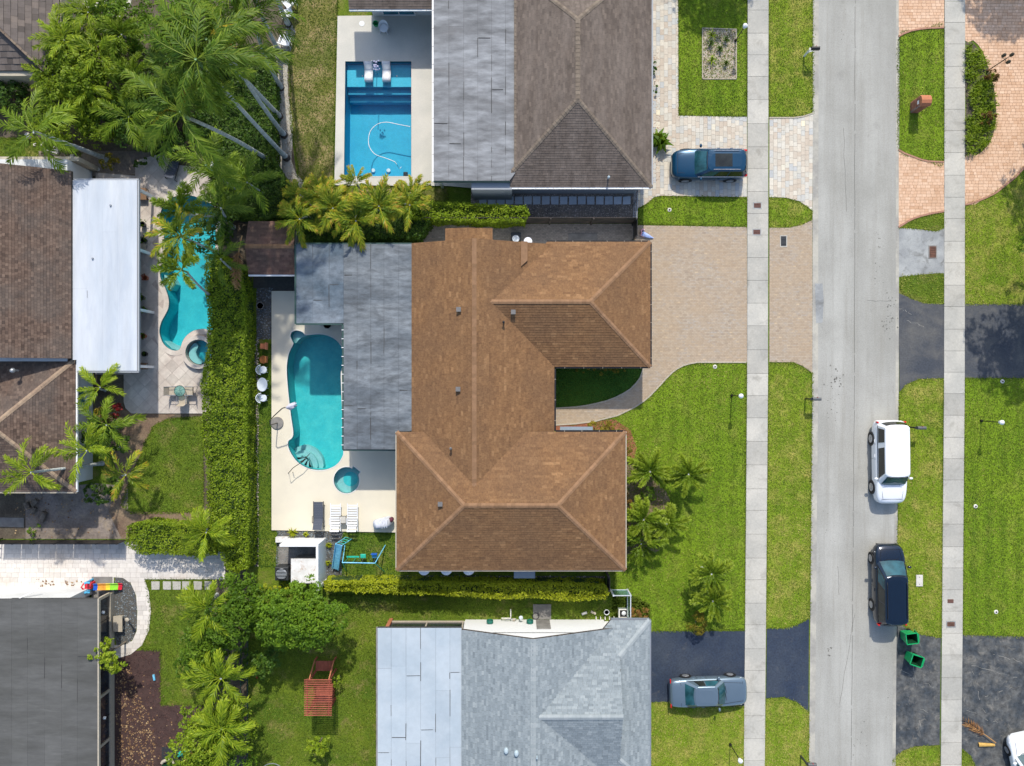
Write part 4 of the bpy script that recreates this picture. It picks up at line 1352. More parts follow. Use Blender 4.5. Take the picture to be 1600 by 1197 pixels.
def paving(name, poly_px, tw, th, gap, z, mat, bedmat, seed, holes=(), rot=0.0, jit=0.0, stagger=0.5, thick=0.012, kind='stuff', label=None, toner=None):
    """paving of single stones over poly"""
    sheet(name + '_bed', [poly_px] + list(holes), z, bedmat)
    rr = random.Random(seed)
    u = Vector((math.cos(rot), math.sin(rot), 0)); v = Vector((-math.sin(rot), math.cos(rot), 0)); n = Vector((0, 0, 1))
    pts = [Vector(P(x, y, 0)) for x, y in poly_px]
    o = Vector((0, 0, z))
    poly = [(p.dot(u), p.dot(v)) for p in pts]
    mb = tile_field(o, u, v, n, poly, tw, th, gap, thick, rr, False, stagger, jit, toner=toner)
    ob = mb.build(name, mat)
    return tag(ob, label, 'paving', kind=kind)


DRIVE = [(991, 352), (1167, 355), (1167, 566), (1090, 566), (1068, 571), (1050, 582), (1032, 601), (1015, 619), (992, 636), (965, 649), (930, 658), (900, 662), (868, 664), (868, 638), (900, 636), (930, 631), (960, 622), (985, 608), (1000, 591), (1006, 574), (991, 574)]
paving('driveway_paver', DRIVE, 0.20, 0.10, 0.008, 0.018, 'paver_tan', 'paver_joint', 31, label='small tan and grey pavers of the wide central driveway')
APRON = [(1202, 356), (1232, 356), (1252, 352), (1269, 344), (1269, 583), (1254, 572), (1240, 566), (1202, 566)]
paving('driveway_paver', APRON, 0.20, 0.10, 0.008, 0.018, 'paver_tan', 'paver_joint', 32, label='tan pavers of the driveway mouth between pavement and road')
SIDE = [(655, 350), (991, 350), (991, 382), (655, 382)]
paving('side_path_paver', SIDE, 0.20, 0.10, 0.008, 0.012, 'paver_grey', 'joint_dark', 33, label='brown grey pavers of the narrow side path behind the dark fence')
ND = [(1018, -140), (1059, -140), (1060, 181), (1167, 183), (1167, 308), (1032, 306), (1022, 308), (1012, 317), (996, 326), (996, 290), (1018, 290)]
paving('driveway_paver', ND, 0.38, 0.25, 0.012, 0.014, 'paver_light', 'paver_joint_light', 34, jit=0.35, stagger=-1, rot=math.pi / 2, label='multicoloured pale rectangular pavers of the upper driveway')
ND2 = [(1202, 184), (1240, 184), (1255, 182), (1270, 177), (1269, 329), (1250, 315), (1228, 309), (1202, 308)]
paving('driveway_paver', ND2, 0.38, 0.25, 0.012, 0.014, 'paver_light', 'paver_joint_light', 35, jit=0.35, stagger=-1, rot=math.pi / 2, label='pale mixed pavers of the upper driveway mouth at the road')
PK1 = [(1404, -200), (1475, -200), (1475, 43), (1450, 44), (1424, 48), (1404, 57)]
PK2 = [(1404, 234), (1425, 245), (1450, 252), (1475, 253), (1475, 330), (1440, 337), (1418, 346), (1404, 355)]
PK3 = smooth_loop([(1508, -180), (1560, -185), (1700, -180), (1700, 100), (1640, 215), (1600, 262), (1570, 290), (1540, 309), (1508, 320), (1508, 245), (1525, 243), (1545, 225), (1555, 195), (1555, 150), (1545, 110), (1535, 80), (1520, 63), (1508, 64), (1508, 0)], 2)
for q_, (pk, lb) in enumerate(((PK1, 'orange stamped paving at the top edge between road and pavement'), (PK2, 'orange stamped paving of the curved drive mouth below the oval verge'), (PK3, 'orange stamped paving of the round drive in the upper right corner'))):
    paving('stamped_paving', pk, 0.27, 0.19, 0.016, 0.014, 'stamped_pink', 'joint_stamp', 36 + q_, jit=0.3, stagger=-1, label=lb)


def edging(pts, w, mat, z=0.03, name='paving_edge'):
    mb = MB()
    for a, b in zip(pts[:-1], pts[1:]):
        mb.bar(P(*a, z), P(*b, z), w, 0.05)
    return tag(mb.build(name, mat), kind='structure')


edging([(1404, 57), (1412, 52.5), (1424, 48), (1437, 45.5), (1450, 44), (1475, 43)], 0.1, 'kerb_pink')
edging([(1404, 234), (1414, 240), (1425, 244), (1438, 249), (1450, 252), (1475, 253)], 0.1, 'kerb_pink')
edging([(1475, 330), (1455, 333.5), (1440, 337), (1428, 341), (1418, 346), (1404, 355)], 0.12, 'kerb_pink')
edging([(1508, 320), (1525, 315), (1540, 309), (1556, 301), (1570, 290), (1586, 277), (1600, 262), (1640, 215)], 0.12, 'kerb_pink')
edging([(1202, 184), (1240, 184), (1255, 182), (1270, 177)], 0.08, 'stone_tan')
edging([(1166, 566), (1090, 566), (1078, 568), (1068, 571), (1058, 576), (1050, 582), (1040, 592), (1032, 601), (1015, 619), (1004, 628), (992, 636), (965, 649), (930, 658), (900, 662), (868, 664)], 0.09, 'stone_tan')
edging([(868, 638), (900, 636), (915, 634), (930, 631), (946, 627), (960, 622), (974, 615), (985, 608), (994, 599), (1000, 591), (1006, 574)], 0.09, 'stone_tan')

# asphalt drives
sheet('driveway', [[(1404, 458), (1424, 467), (1444, 474), (1475, 475), (1475, 591), (1436, 592), (1416, 601), (1405, 612)]], 0.018, 'blacktop')
sheet('driveway', [[(1507, 475), (1800, 475), (1800, 591), (1506, 591)]], 0.018, 'blacktop')
sheet('driveway', [[(1014, 986), (1164, 986), (1163, 1103), (1045, 1097), (1014, 1097)]], 0.018, 'blacktop_blue')
sheet('driveway', [[(1198, 982), (1225, 982), (1245, 977), (1264, 967), (1263, 1112), (1245, 1097), (1225, 1089), (1197, 1091)]], 0.018, 'blacktop_blue')
sheet('driveway', [[(1399, 967), (1412, 979), (1430, 990), (1470, 997), (1468, 1164), (1430, 1166), (1410, 1173), (1396, 1186)]], 0.018, 'blacktop_worn')
sheet('driveway', [[(1503, 992), (1800, 999), (1800, 1320), (1531, 1320), (1525, 1200), (1516, 1180), (1501, 1168)]], 0.018, 'blacktop_worn')
sheet('drain_apron', [[(1404, 357), (1422, 357), (1440, 359), (1462, 362), (1475, 357), (1475, 427), (1462, 427), (1430, 430), (1404, 433)]], 0.018, 'concrete_grey')

# ------------------------------------------------ decks
DECK_M = [(425, 455), (470, 455), (640, 455), (640, 700), (640, 832), (425, 828)]
sheet('pool_deck', [DECK_M, POOL_MAIN, SPA_MAIN], 0.10, 'deck_cream', thick=0.12)
DECK_N = [(528, 26), (700, 24), (800, 24), (800, 300), (700, 291), (523, 290)]
sheet('pool_deck', [DECK_N, POOL_NORTH], 0.10, 'deck_grey', thick=0.12)
DECK_L = [(212, 252), (238, 244), (262, 240), (275, 258), (320, 262), (340, 300), (340, 640), (318, 646), (206, 646), (197, 638), (194, 628), (194, 585), (150, 585), (150, 270), (212, 275)]
sheet('patio', [DECK_L, POOL_LEFT, SPA_LEFT_IN], 0.05, 'travertine_bed', thick=0.06)


def tiles_objects(poly_px, holes_px, tw, th, gap, z, thick, mat, seed, rot, parent, stagger=0.0, name='tile'):
    rr = random.Random(seed)
    u = Vector((math.cos(rot), math.sin(rot), 0)); v = Vector((-math.sin(rot), math.cos(rot), 0))
    poly = [(Vector(P(x, y)).dot(u), Vector(P(x, y)).dot(v)) for x, y in poly_px]
    hol = [[(Vector(P(x, y)).dot(u), Vector(P(x, y)).dot(v)) for x, y in h] for h in holes_px]
    ms = tile_field(Vector((0, 0, z)), u, v, Vector((0, 0, 1)), poly, tw, th, gap, thick, rr, False, stagger, 0, pieces=True)
    for m2 in ms:
        n = len(m2.v) // 2
        top = [Vector(p) for p in m2.v[:n]]
        c = sum(top, Vector()) / n
        bad = False
        for h in hol:
            for q in top + [c]:
                if inside(h, np.array([q.dot(u)]), np.array([q.dot(v)]))[0]: bad = True
            for hp in h[::2]:
                if inside([(q.dot(u), q.dot(v)) for q in top], np.array([hp[0]]), np.array([hp[1]]))[0]: bad = True
        if bad: continue
        m2.build(name, mat, parent)


patio = bpy.data.objects.new('patio_floor', None); COL.objects.link(patio); patio['kind'] = 'structure'
tiles_objects(DECK_L, [POOL_LEFT, SPA_LEFT], 0.61, 0.61, 0.014, 0.052, 0.012, 'travertine_obj', 41, math.pi / 4, patio)
# fill between the cut stones and the coping
def ring(outline_px, w_px, z, h, mat, name='coping', grow=0.0, keep=None):
    pts = [Vector(P(x, y)) for x, y in outline_px]
    n = len(pts)
    ar = sum(pts[i].x * pts[(i + 1) % n].y - pts[(i + 1) % n].x * pts[i].y for i in range(n))
    sg = 1 if ar > 0 else -1
    inn, out = [], []
    for i in range(n):
        d = (pts[(i + 1) % n] - pts[i - 1]); d.normalize()
        nn = Vector((d.y, -d.x, 0)) * sg
        inn.append(pts[i] + nn * grow); out.append(pts[i] + nn * (grow + w_px * S))
    mb = MB()
    vs = [(p.x, p.y, z) for p in inn] + [(p.x, p.y, z) for p in out] + [(p.x, p.y, z + h) for p in inn] + [(p.x, p.y, z + h) for p in out]
    fs = []
    for i in range(n):
        j = (i + 1) % n
        if keep and not keep(outline_px[i]): continue
        fs += [[2 * n + i, 2 * n + j, 3 * n + j, 3 * n + i], [i, j, 2 * n + j, 2 * n + i], [n + j, n + i, 3 * n + i, 3 * n + j]]
    mb.add(vs, fs)
    return tag(mb.build(name, mat), kind='structure')


ring(POOL_LEFT, 8, 0.05, 0.03, 'travertine_obj')
ring(POOL_MAIN, 1.6, 0.10, 0.012, 'coping_white')
ring(SPA_MAIN, 1.6, 0.10, 0.012, 'coping_white')
ring(POOL_NORTH, 3.0, 0.10, 0.010, 'deck_grey')

sheet('shed_shade', [[(396, 425), (464, 425), (464, 455), (425, 455), (425, 450), (396, 450)]], 0.012, 'tar_and_shade')  # shadow below the shed, painted as a near-black ground sheet
# lower left pale drive and path
PV = [(-200, 846), (205, 846), (352, 858), (352, 905), (226, 905), (233, 925), (236, 955), (233, 985), (222, 1008), (205, 1022), (186, 1028), (178, 1028), (178, 1008), (196, 1007), (207, 1001), (214, 986), (215, 955), (213, 930), (205, 912), (193, 903), (178, 902), (178, 930), (-200, 925)]
paving('pale_paver', PV, 0.40, 0.30, 0.010, 0.02, 'paver_white', 'paver_joint_light', 43, jit=0.3, stagger=-1, label='whitish slabs of the drive and curved path in the lower left')
slab = MB().prism([P(x, y)[:2] for x, y in ((-30, 808), (38, 809), (38, 824), (-30, 822))][::-1], 0, 0.05)
tag(slab.build('concrete_slab', 'stone_grey'), kind='structure')

# stepping stones
rr = random.Random(9)
for i in range(17):
    x = 748.5 + i * 14.05
    q = [(x, 307.5), (x + 11.8, 307.2), (x + 11.8, 319.6), (x, 319.8)]
    q = [(a + rr.uniform(-.4, .4), b + rr.uniform(-.4, .4)) for a, b in q]
    o = MB().prism([P(*p)[:2] for p in q][::-1], 0.0, 0.055).build('stepping_stone', 'stone_blue')
    tag(o, ORD[i] + ' square blue grey stepping stone counted from the left in the brown gravel', 'stepping stone', 'stepping stones in the brown side yard gravel')
for i, x in enumerate((237, 255, 270, 285, 303, 320)):
    q = [(x, 908), (x + 13, 908.6), (x + 12.5, 921), (x + .4, 921)]
    o = MB().prism([P(*p)[:2] for p in q][::-1], 0.0, 0.05).build('stepping_stone', 'concrete')
    tag(o, ORD[i] + ' pale stepping stone counted from the left in the lawn below the whitish drive', 'stepping stone', 'stepping stones in the lower left lawn')

# covers, grates
def cover(px, py, w, h, mat, label, cat='cover', frame=None, z=0.058, name='meter_cover', bars=0):
    x, y, _ = P(px, py)
    t = thing(name, (x, y, 0), label, cat)
    if frame:
        mb = MB()
        for s in (-1, 1):
            mb.box((x + s * (w / 2 + 0.03), y, 0.0), (0.06, h + 0.12, z + 0.006))
            mb.box((x, y + s * (h / 2 + 0.03), 0.0), (w, 0.06, z + 0.006))
        mb.build('frame', frame, t)
    MB().box((x, y, 0.0), (w, h, z + 0.002)).build('lid', mat, t)
    for i in range(bars):
        MB().box((x, y - h / 2 + h * (i + 0.5) / bars, z), (w * 0.92, h / bars * 0.4, 0.022)).build('grate_bar', mat, t)
    return t


cover(1183, 321.5, 0.44, 0.30, 'plate_brown', 'rusty rectangular cover on the pavement beside the upper driveway', frame='concrete_grey', bars=3)
cover(1182, 363, 0.44, 0.30, 'plate_brown', 'rusty rectangular cover on the pavement at the corner of the central driveway', frame='concrete_grey', bars=3)
cover(1224, 377, 0.34, 0.62, 'metal_dark', 'dark tall cover with pale frame set in the tan driveway mouth', frame='concrete', z=0.04, bars=2)
cover(1484.5, 939, 0.38, 0.24, 'plate_brown', 'small brown cover on the right pavement above the worn black drive', frame=None, bars=2)
cover(1485, 975, 0.48, 0.28, 'rust', 'worn rusty cover on the right pavement level with the green bins', frame='concrete_grey', bars=2)
cover(1457, 394, 0.42, 0.72, 'rust', 'rusty storm drain grate in the grey concrete apron', 'drain', frame='stone_grey', z=0.03, name='drain_grate', bars=5)
x, y, _ = P(1436, 907)
t = thing('utility_lid', (x, y, 0), 'pale rectangular utility box lid in the verge right of the dark van', 'cover')
MB().box((x, y, 0), (0.42, 0.72, 0.07)).build('lid', 'stone_white', t, bevel=0.01)
MB().box((x, y + 0.22, 0.07), (0.06, 0.03, 0.008)).build('handle_slot', 'metal_dark', t)
MB().box((x, y - 0.22, 0.07), (0.06, 0.03, 0.008)).build('handle_slot', 'metal_dark', t)


# ------------------------------------------------ pools
def basin(name, outline_px, z_top, depth, wall_mat, floor_mat, label=None):
    w = px_loop(outline_px)
    mb = MB()
    n = len(w)
    ar = sum(w[i][0] * w[(i + 1) % n][1] - w[(i + 1) % n][0] * w[i][1] for i in range(n))
    if ar < 0: w = w[::-1]
    vs = [(p[0], p[1], z_top) for p in w] + [(p[0], p[1], -depth) for p in w]
    mb.add(vs, [[(i + 1) % n, i, n + i, n + (i + 1) % n] for i in range(n)])
    mb.flat([w], -depth)
    o = mb.build(name, floor_mat)
    o['kind'] = 'structure'
    mb = MB()
    vs = [(p[0], p[1], z_top - 0.005) for p in w] + [(p[0], p[1], z_top - 0.16) for p in w]
    cxm = sum(p[0] for p in w) / n; cym = sum(p[1] for p in w) / n
    vs = []
    for zz in (z_top - 0.004, z_top - 0.17):
        for i in range(n):
            p = Vector((*w[i], 0)); d = (Vector((*w[(i + 1) % n], 0)) - Vector((*w[i - 1], 0))).normalized()
            q = p + Vector((-d.y, d.x, 0)) * 0.012
            vs.append((q.x, q.y, zz))
    mb.add(vs, [[(i + 1) % n, i, n + i, n + (i + 1) % n] for i in range(n)])
    mb.build('tile_band', 'pool_tile_dark', o)
    return o


def water(outline_px, z):
    mb = MB(); mb.flat([px_loop(outline_px)], z)
    return tag(mb.build('pool_water', 'water'), kind='structure')


def step(outline_px, z0, z1, mat, parent, name='step', edge=None):
    w = px_loop(outline_px)
    if sum(w[i][0] * w[(i + 1) % len(w)][1] - w[(i + 1) % len(w)][0] * w[i][1] for i in range(len(w))) < 0: w = w[::-1]
    o = MB().prism(w, z0, z1).build(name, mat, parent)
    return o


bm_ = basin('pool_basin', POOL_MAIN, 0.10, 1.5, 'pool_turquoise', 'pool_turquoise')
water(POOL_MAIN, -0.03)
# shelf in the small round bay, curved steps at the lower end
step(smooth_loop([(457, 533), (455, 525), (459, 518.5), (466, 517), (473, 520), (477, 524), (466, 529), (460, 536)], 3), -1.5, -0.35, 'pool_step', bm_, 'shelf')
def arc_px(cx, cy, r, a0, a1, n=14):
    return [(cx + r * math.cos(R(a0 + (a1 - a0) * i / n)), cy + r * math.sin(R(a0 + (a1 - a0) * i / n))) for i in range(n + 1)]
clipin = lambda pts: [p for p in pts]
for r_, z_ in ((34, -0.95), (26.5, -0.68), (18.5, -0.40)):
    a = arc_px(466, 731, r_, -88, -2, 14)
    a = [(min(x, 535), y) for x, y in a]
    inner = [p for p in a if inside(POOL_MAIN, np.array([p[0]]), np.array([p[1]]))[0]]
    edgep = [p for p in POOL_MAIN if math.hypot(p[0] - 466, p[1] - 731) < r_ and p[1] > 690]
    edgep.sort(key=lambda p: math.atan2(p[1] - 700, p[0] - 490))
    cen = (480, 715)
    allp = inner + edgep
    allp.sort(key=lambda p: math.atan2(p[1] - cen[1], p[0] - cen[0]))
    step(allp, -1.49, z_, 'pool_step', bm_)
bs_ = basin('spa_basin', SPA_MAIN, 0.10, 0.55, 'pool_step', 'pool_step')
sp = [(545 + 11.5 * math.cos(a / 20 * 2 * math.pi), 750 + 11.5 * math.sin(a / 20 * 2 * math.pi)) for a in range(20)]
mb = MB(); mb.flat([px_loop(sp)], -0.54)
mb.build('footwell', 'pool_turquoise', bs_)
water(SPA_MAIN, -0.03)

bn_ = basin('pool_basin', POOL_NORTH, 0.10, 1.6, 'pool_blue', 'pool_blue')
step([(541, 98), (642, 98), (642, 133), (541, 133)], -1.59, -0.30, 'pool_step_blue', bn_, 'shelf')
step([(541, 133.1), (642, 133.1), (642, 142), (541, 142)], -1.59, -0.62, 'pool_blue', bn_)
step([(541, 142.1), (642, 142.1), (642, 151), (541, 151)], -1.59, -0.98, 'pool_blue', bn_)
step([(541, 271), (642, 271), (642, 275), (541, 275)], -1.59, -0.9, 'pool_blue', bn_, 'ledge')
water(POOL_NORTH, -0.04)
for px_ in (583, 607):
    t = MB().prof((*P(px_, 266.5, -1.5)[:2], -1.55), [(0.13, 0), (0.13, 0.06), (0.10, 0.08)], 14).build('pool_drain', 'plastic_white')
    tag(t, ('left' if px_ < 600 else 'right') + ' one of two round white fittings on the floor of the rectangular pool', 'fitting')
for px_, py_ in ((565, 116), (619, 116)):
    MB().prof((*P(px_, py_)[:2], -0.30), [(0.05, 0), (0.05, 0.02)], 10).build('bubbler', 'plastic_white', bn_)

bl_ = basin('pool_basin', POOL_LEFT, 0.08, 1.4, 'pool_teal', 'pool_teal')
step([(252, 531), (262, 537), (272, 540), (282, 541), (281, 546), (275, 547.5), (265, 544.5), (257, 537)], -1.39, -0.35, 'pool_step', bl_, 'shelf')
step([(253, 428), (262, 430), (268, 442), (262, 452), (258, 447), (253, 437)], -1.39, -0.35, 'pool_step', bl_, 'shelf')
water(POOL_LEFT, -0.04)
# raised spa with its thick rim
def circ(cx, cy, r, n=28): return [(cx + r * math.cos(a / n * 2 * math.pi), cy + r * math.sin(a / n * 2 * math.pi)) for a in range(n)]
w_out, w_in = px_loop(circ(313, 550.5, 26)), px_loop(circ(313, 551, 20))
mb = MB()
n = 28
vs = [(p[0], p[1], 0.05) for p in w_out] + [(p[0], p[1], 0.35) for p in w_out] + [(p[0], p[1], 0.35) for p in w_in] + [(p[0], p[1], -0.5) for p in w_in]
fs = []
for i in range(n):
    j = (i + 1) % n
    for k in (0, 1, 2): fs.append([k * n + j, k * n + i, (k + 1) * n + i, (k + 1) * n + j])
mb.add(vs, fs)
spa = mb.build('spa_rim', 'travertine_obj'); spa['kind'] = 'structure'
mb = MB(); mb.flat([w_in], -0.45); mb.build('spa_floor', 'pool_teal', spa)
step(smooth_loop([(303, 536), (296, 545), (295, 557), (302, 566), (311, 569), (316, 566), (309, 560), (306, 550), (309, 540)], 3), -0.44, -0.05, 'pool_step', spa, 'bench')
tag(MB().flat([w_in], 0.26).build('pool_water', 'water'), kind='structure')


# ============================================================ HOUSES
def roof_plane(pts, deck_mb, sh_mb, tw, th, thick, rnd, stagger=0.5, jit=0.12, gap=0.006):
    """one slope: pts (tx, ty, z) true pixels from the middle; adds the deck and its shingle tabs"""
    w = [Vector(T(*p)) for p in pts]
    n = Vector((0, 0, 0))
    for i in range(len(w)): n += w[i].cross(w[(i + 1) % len(w)])
    if n.z < 0: w = w[::-1]
    deck_mb.add([(p.x, p.y, p.z - 0.004) for p in w], [list(range(len(w)))])
    vs = [tuple(p - Vector((0, 0, 0.004))) for p in w] + [tuple(p - Vector((0, 0, 0.20))) for p in w]
    k = len(w)
    deck_mb.add(vs, [[(i + 1) % k, i, k + i, k + (i + 1) % k] for i in range(k)])
    o, u, v, nn, poly = plane_axes(w)
    tile_field(o, u, v, nn, poly, tw, th, gap, thick, rnd, True, stagger, jit, mb=sh_mb)


def ridge(a, b, mat, parent, w=0.26, L=0.24, lift=0.012, name='ridge_cap', h=0.03, rnd=random.Random(5)):
    """row of bent cap shingles from a to b (true px)"""
    A, Bv = Vector(T(*a)), Vector(T(*b))
    d = (Bv - A); n = max(1, int(d.length / L)); d.normalize()
    s = d.cross(Vector((0, 0, 1))).normalized()
    mb = MB()
    up = s.cross(d).normalized()
    if up.z < 0: up = -up
    for i in range(n):
        p, q = A + (Bv - A) * (i / n), A + (Bv - A) * ((i + 1.12) / n)
        t = rnd.uniform(0.2, 0.9)
        vs = []
        for e, k in ((p, 0.030), (q, 0.012)):
            for sd, dz in ((-1, -0.30), (0, 0.0), (1, -0.30)):
                vs.append(e + s * sd * w / 2 + Vector((0, 0, dz * w / 2)) + up * (k + lift))
        for e, k in ((p, 0.0), (p, 0.0)):
            pass
        b = [tuple(x) for x in vs] + [tuple(x - up * 0.035) for x in vs]
        mb.add(b, [[0, 1, 4, 3], [1, 2, 5, 4], [6, 7, 1, 0], [7, 8, 2, 1], [3, 4, 10, 9], [4, 5, 11, 10], [6, 0, 3, 9], [2, 8, 11, 5]], t)
    return mb.build(name, mat, parent)


def walls(mb, pts, z0, z1):
    return mb.prism([T(*p)[:2] for p in pts], z0, z1)


def box_vent(tx, ty, z, parent, mat='vent_grey', r=0.13, slope_n=None, kind='box'):
    x, y, _ = T(tx, ty)
    o = MB()
    if kind == 'box':
        o.box((x, y, z - 0.1), (0.20, 0.20, 0.30))
        o.box((x, y, z + 0.20), (0.27, 0.27, 0.03))
    else:
        o.prof((x, y, z - 0.15), [(0.05, 0), (0.05, 0.5), (0.075, 0.5), (0.075, 0.56), (0.02, 0.6)], 12)
    return o.build('roof_vent', mat, parent)


def gutter(a, b, parent, mat='paint_white', w=0.10, h=0.13, brackets=True, bmat=None):
    A, Bv = Vector(T(*a)), Vector(T(*b))
    g = MB().bar(A, Bv, w, h).build('gutter', mat, parent)
    if brackets:
        n = int((Bv - A).length / 1.0)
        mb = MB()
        d = (Bv - A).normalized(); s = Vector((-d.y, d.x, 0))
        for i in range(n):
            c = A + (Bv - A) * ((i + 0.5) / n)
            mb.bar(c - s * 0.05 + Vector((0, 0, h / 2 + 0.008)), c + s * 0.05 + Vector((0, 0, h / 2 + 0.008)), 0.022, 0.010)
        mb.build('gutter_strap', bmat or 'stone_tan', g)
    return g


def window(x, y, z0, w, h, face, parent, frame='paint_white', glass='glass_window', mull=1):
    """face: 'E','W','N','S' outward direction; x,y centre of the opening on the wall plane"""
    ax = Vector((0, 1, 0)) if face in 'EW' else Vector((1, 0, 0))
    nn = {'E': Vector((1, 0, 0)), 'W': Vector((-1, 0, 0)), 'N': Vector((0, 1, 0)), 'S': Vector((0, -1, 0))}[face]
    c = Vector((x, y, z0))
    f = 0.07
    mb = MB()
    for sg in (-1, 1):
        p = c + ax * sg * w / 2 + nn * 0.03
        mb.bar(p, p + Vector((0, 0, h)), f, 0.08, up=nn)
    for zz in (0, h):
        p = c + Vector((0, 0, zz)) + nn * 0.03
        mb.bar(p - ax * (w / 2 + f / 2), p + ax * (w / 2 + f / 2), 0.085, f)
    for i in range(mull):
        p = c + ax * (w * ((i + 1) / (mull + 1) - 0.5)) + nn * 0.025
        mb.bar(p + Vector((0, 0, f / 2)), p + Vector((0, 0, h - f / 2)), 0.04, 0.05, up=nn)
    win = mb.build('window', frame, parent)
    g = MB()
    a, b = c - ax * w / 2 + nn * 0.012, c + ax * w / 2 + nn * 0.012
    g.add([a, b, b + Vector((0, 0, h)), a + Vector((0, 0, h))], [[0, 1, 2, 3]])
    g.build('pane', glass, win)
    return win


def flat_roof(pts_fn, x0, x1, y0, y1, zfn, parent, mat, wpx, seed, clip=None, edge='fascia_brown', gap=0.9, thick=0.30, name='flat_roof', joints=0.6, lens=(90, 200)):
    """low slope roof of membrane sheets: true px bounds, zfn(tx,ty)->z, sheets run north-south"""
    rr = random.Random(seed)
    polys = clip or [[(x0, y0), (x1, y0), (x1, y1), (x0, y1)]]
    rts = []
    for poly in polys:
        mb = MB()
        k = len(poly)
        top = [T(x, y, zfn(x, y) - 0.012) for x, y in poly]
        low = [T(x, y, zfn(x, y) - thick) for x, y in poly]
        mb.add(top, [list(range(k))])
        mb.add(top + low, [[(i + 1) % k, i, k + i, k + (i + 1) % k] for i in range(k)])
        mb.add(low, [list(range(k))[::-1]])
        rt = mb.build(name, 'tar_seam', parent)
        rts.append(rt)
        bx0, bx1 = min(p[0] for p in poly), max(p[0] for p in poly)
        by0, by1 = min(p[1] for p in poly), max(p[1] for p in poly)
        x = bx0
        while x < bx1 - 0.5:
            xe = min(bx1, x + wpx * rr.uniform(0.94, 1.06))
            if bx1 - xe < wpx * 0.3: xe = bx1
            y = by0
            first = True
            while y < by1 - 0.5:
                ye = min(by1, y + (rr.uniform(*lens) * (rr.uniform(0.2, 0.9) if first else 1)))
                if by1 - ye < 25: ye = by1
                first = False
                gx = gap * rr.uniform(0.15, 0.55); gy = gap * rr.uniform(0.15, 0.6)
                c = clip_rect(poly, x + (gx / 2 if x > bx0 else 0), xe - (gx / 2 if xe < bx1 else 0), y + (gy / 2 if y > by0 else 0), ye - (gy / 2 if ye < by1 else 0))
                if len(c) >= 3:
                    lift = rr.uniform(0.0, 0.003)
                    m = len(c)
                    t1 = [T(a, b, zfn(a, b) + lift) for a, b in c]
                    l1 = [T(a, b, zfn(a, b) - 0.011) for a, b in c]
                    MB().add(t1 + l1, [list(range(m))] + [[(i + 1) % m, i, m + i, m + (i + 1) % m] for i in range(m)]).build('roof_sheet', mat, rt)
                    if joints and y > by0 + 1 and rr.random() < joints:
                        wj = (xe - x) * rr.uniform(.6, .95)
                        MB().bar(T(x + 1, y + rr.uniform(-.4, .4), zfn(x, y) + .010), T(x + 1 + wj, y + rr.uniform(-.4, .4), zfn(x, y) + .010), 0.04 * rr.uniform(.6, 1.4), 0.006).build('tar_joint', 'tar_seam', rt)
                    if joints and x > bx0 + 1:
                        yy = y
                        while yy < ye:
                            y2 = min(ye, yy + rr.uniform(6, 40))
                            if rr.random() < joints * .6:
                                MB().bar(T(x + rr.uniform(-.3, .3), yy, zfn(x, yy) + .010), T(x + rr.uniform(-.3, .3), y2, zfn(x, y2) + .010), 0.025 * rr.uniform(.6, 1.6), 0.006).build('tar_joint', 'tar_seam', rt)
                            yy = y2 + rr.uniform(2, 20)
                y = ye
            x = xe
    return rts


SL = 5 / 12 * S   # rise per true px at the usual pitch

# ---------- brown roofed house in the middle
hm = thing('house', T(0, 40, 0), 'large brown shingled house with weathered flat roof around the cream pool deck', 'house')
w_ = MB()
walls(w_, [(-135, -196), (51, -196), (51, 160), (-135, 160)], 0, 2.75)
walls(w_, [(51.2, -198), (194, -198), (194, -35), (51.2, -35)], 0, 2.55)
walls(w_, [(-158, 82), (155, 82), (155, 262), (-158, 262)], 0, 3.2)
w_.build('wall', 'stucco_white', hm)
g_ = MB()       # gable fill under the main ridge at the north end
A = [T(-145, -200, 2.6), T(60, -200, 2.6), T(-53.5, -200, 4.45)]
g_.add(A + [T(-145, -196, 2.6), T(60, -196, 2.6), T(-53.5, -196, 4.45)], [[0, 1, 2], [0, 2, 5, 3], [2, 1, 4, 5], [3, 5, 4]])
g_.build('gable', 'stucco_white', hm)
rr = random.Random(21)
def roof_group(name, planes, mat, parent, tw=0.32, th=0.155, thick=0.020, stagger=0.5, jit=0.15, dm='fascia_brown'):
    d, s = MB(), MB()
    for p in planes: roof_plane(p, d, s, tw, th, thick, rr, stagger, jit)
    r = d.build(name, dm, parent)
    sh = s.build('shingle_course', mat, r); sh['kind'] = 'stuff'
    return r


ZR = 4.66
main = roof_group('roof', [
    [(-53.5, -205, ZR), (-53.5, 150, ZR), (-147, 150, ZR - 93.5 * SL), (-147, -205, ZR - 93.5 * SL)],
    [(-53.5, -205, ZR), (-53.5, 150, ZR), (62.4, 150, ZR - 115.9 * SL), (62.4, -205, ZR - 115.9 * SL)]], 'shingle_brown', hm)
ridge((-53.5, -205, ZR), (-53.5, 148, ZR), 'ridge_brown', main)
wz = 3.4; wr = wz + 100.6 * SL
wing = roof_group('roof', [
    [(-167.8, 71.3, wz), (165, 71.3, wz), (64.4, 171.9, wr), (-67.2, 171.9, wr)],
    [(-167.8, 272.5, wz), (165, 272.5, wz), (64.4, 171.9, wr), (-67.2, 171.9, wr)],
    [(-167.8, 71.3, wz), (-67.2, 171.9, wr), (-167.8, 272.5, wz)],
    [(165, 71.3, wz), (64.4, 171.9, wr), (165, 272.5, wz)]], 'shingle_brown', hm)
ridge((-67.2, 171.9, wr), (64.4, 171.9, wr), 'ridge_brown', wing)
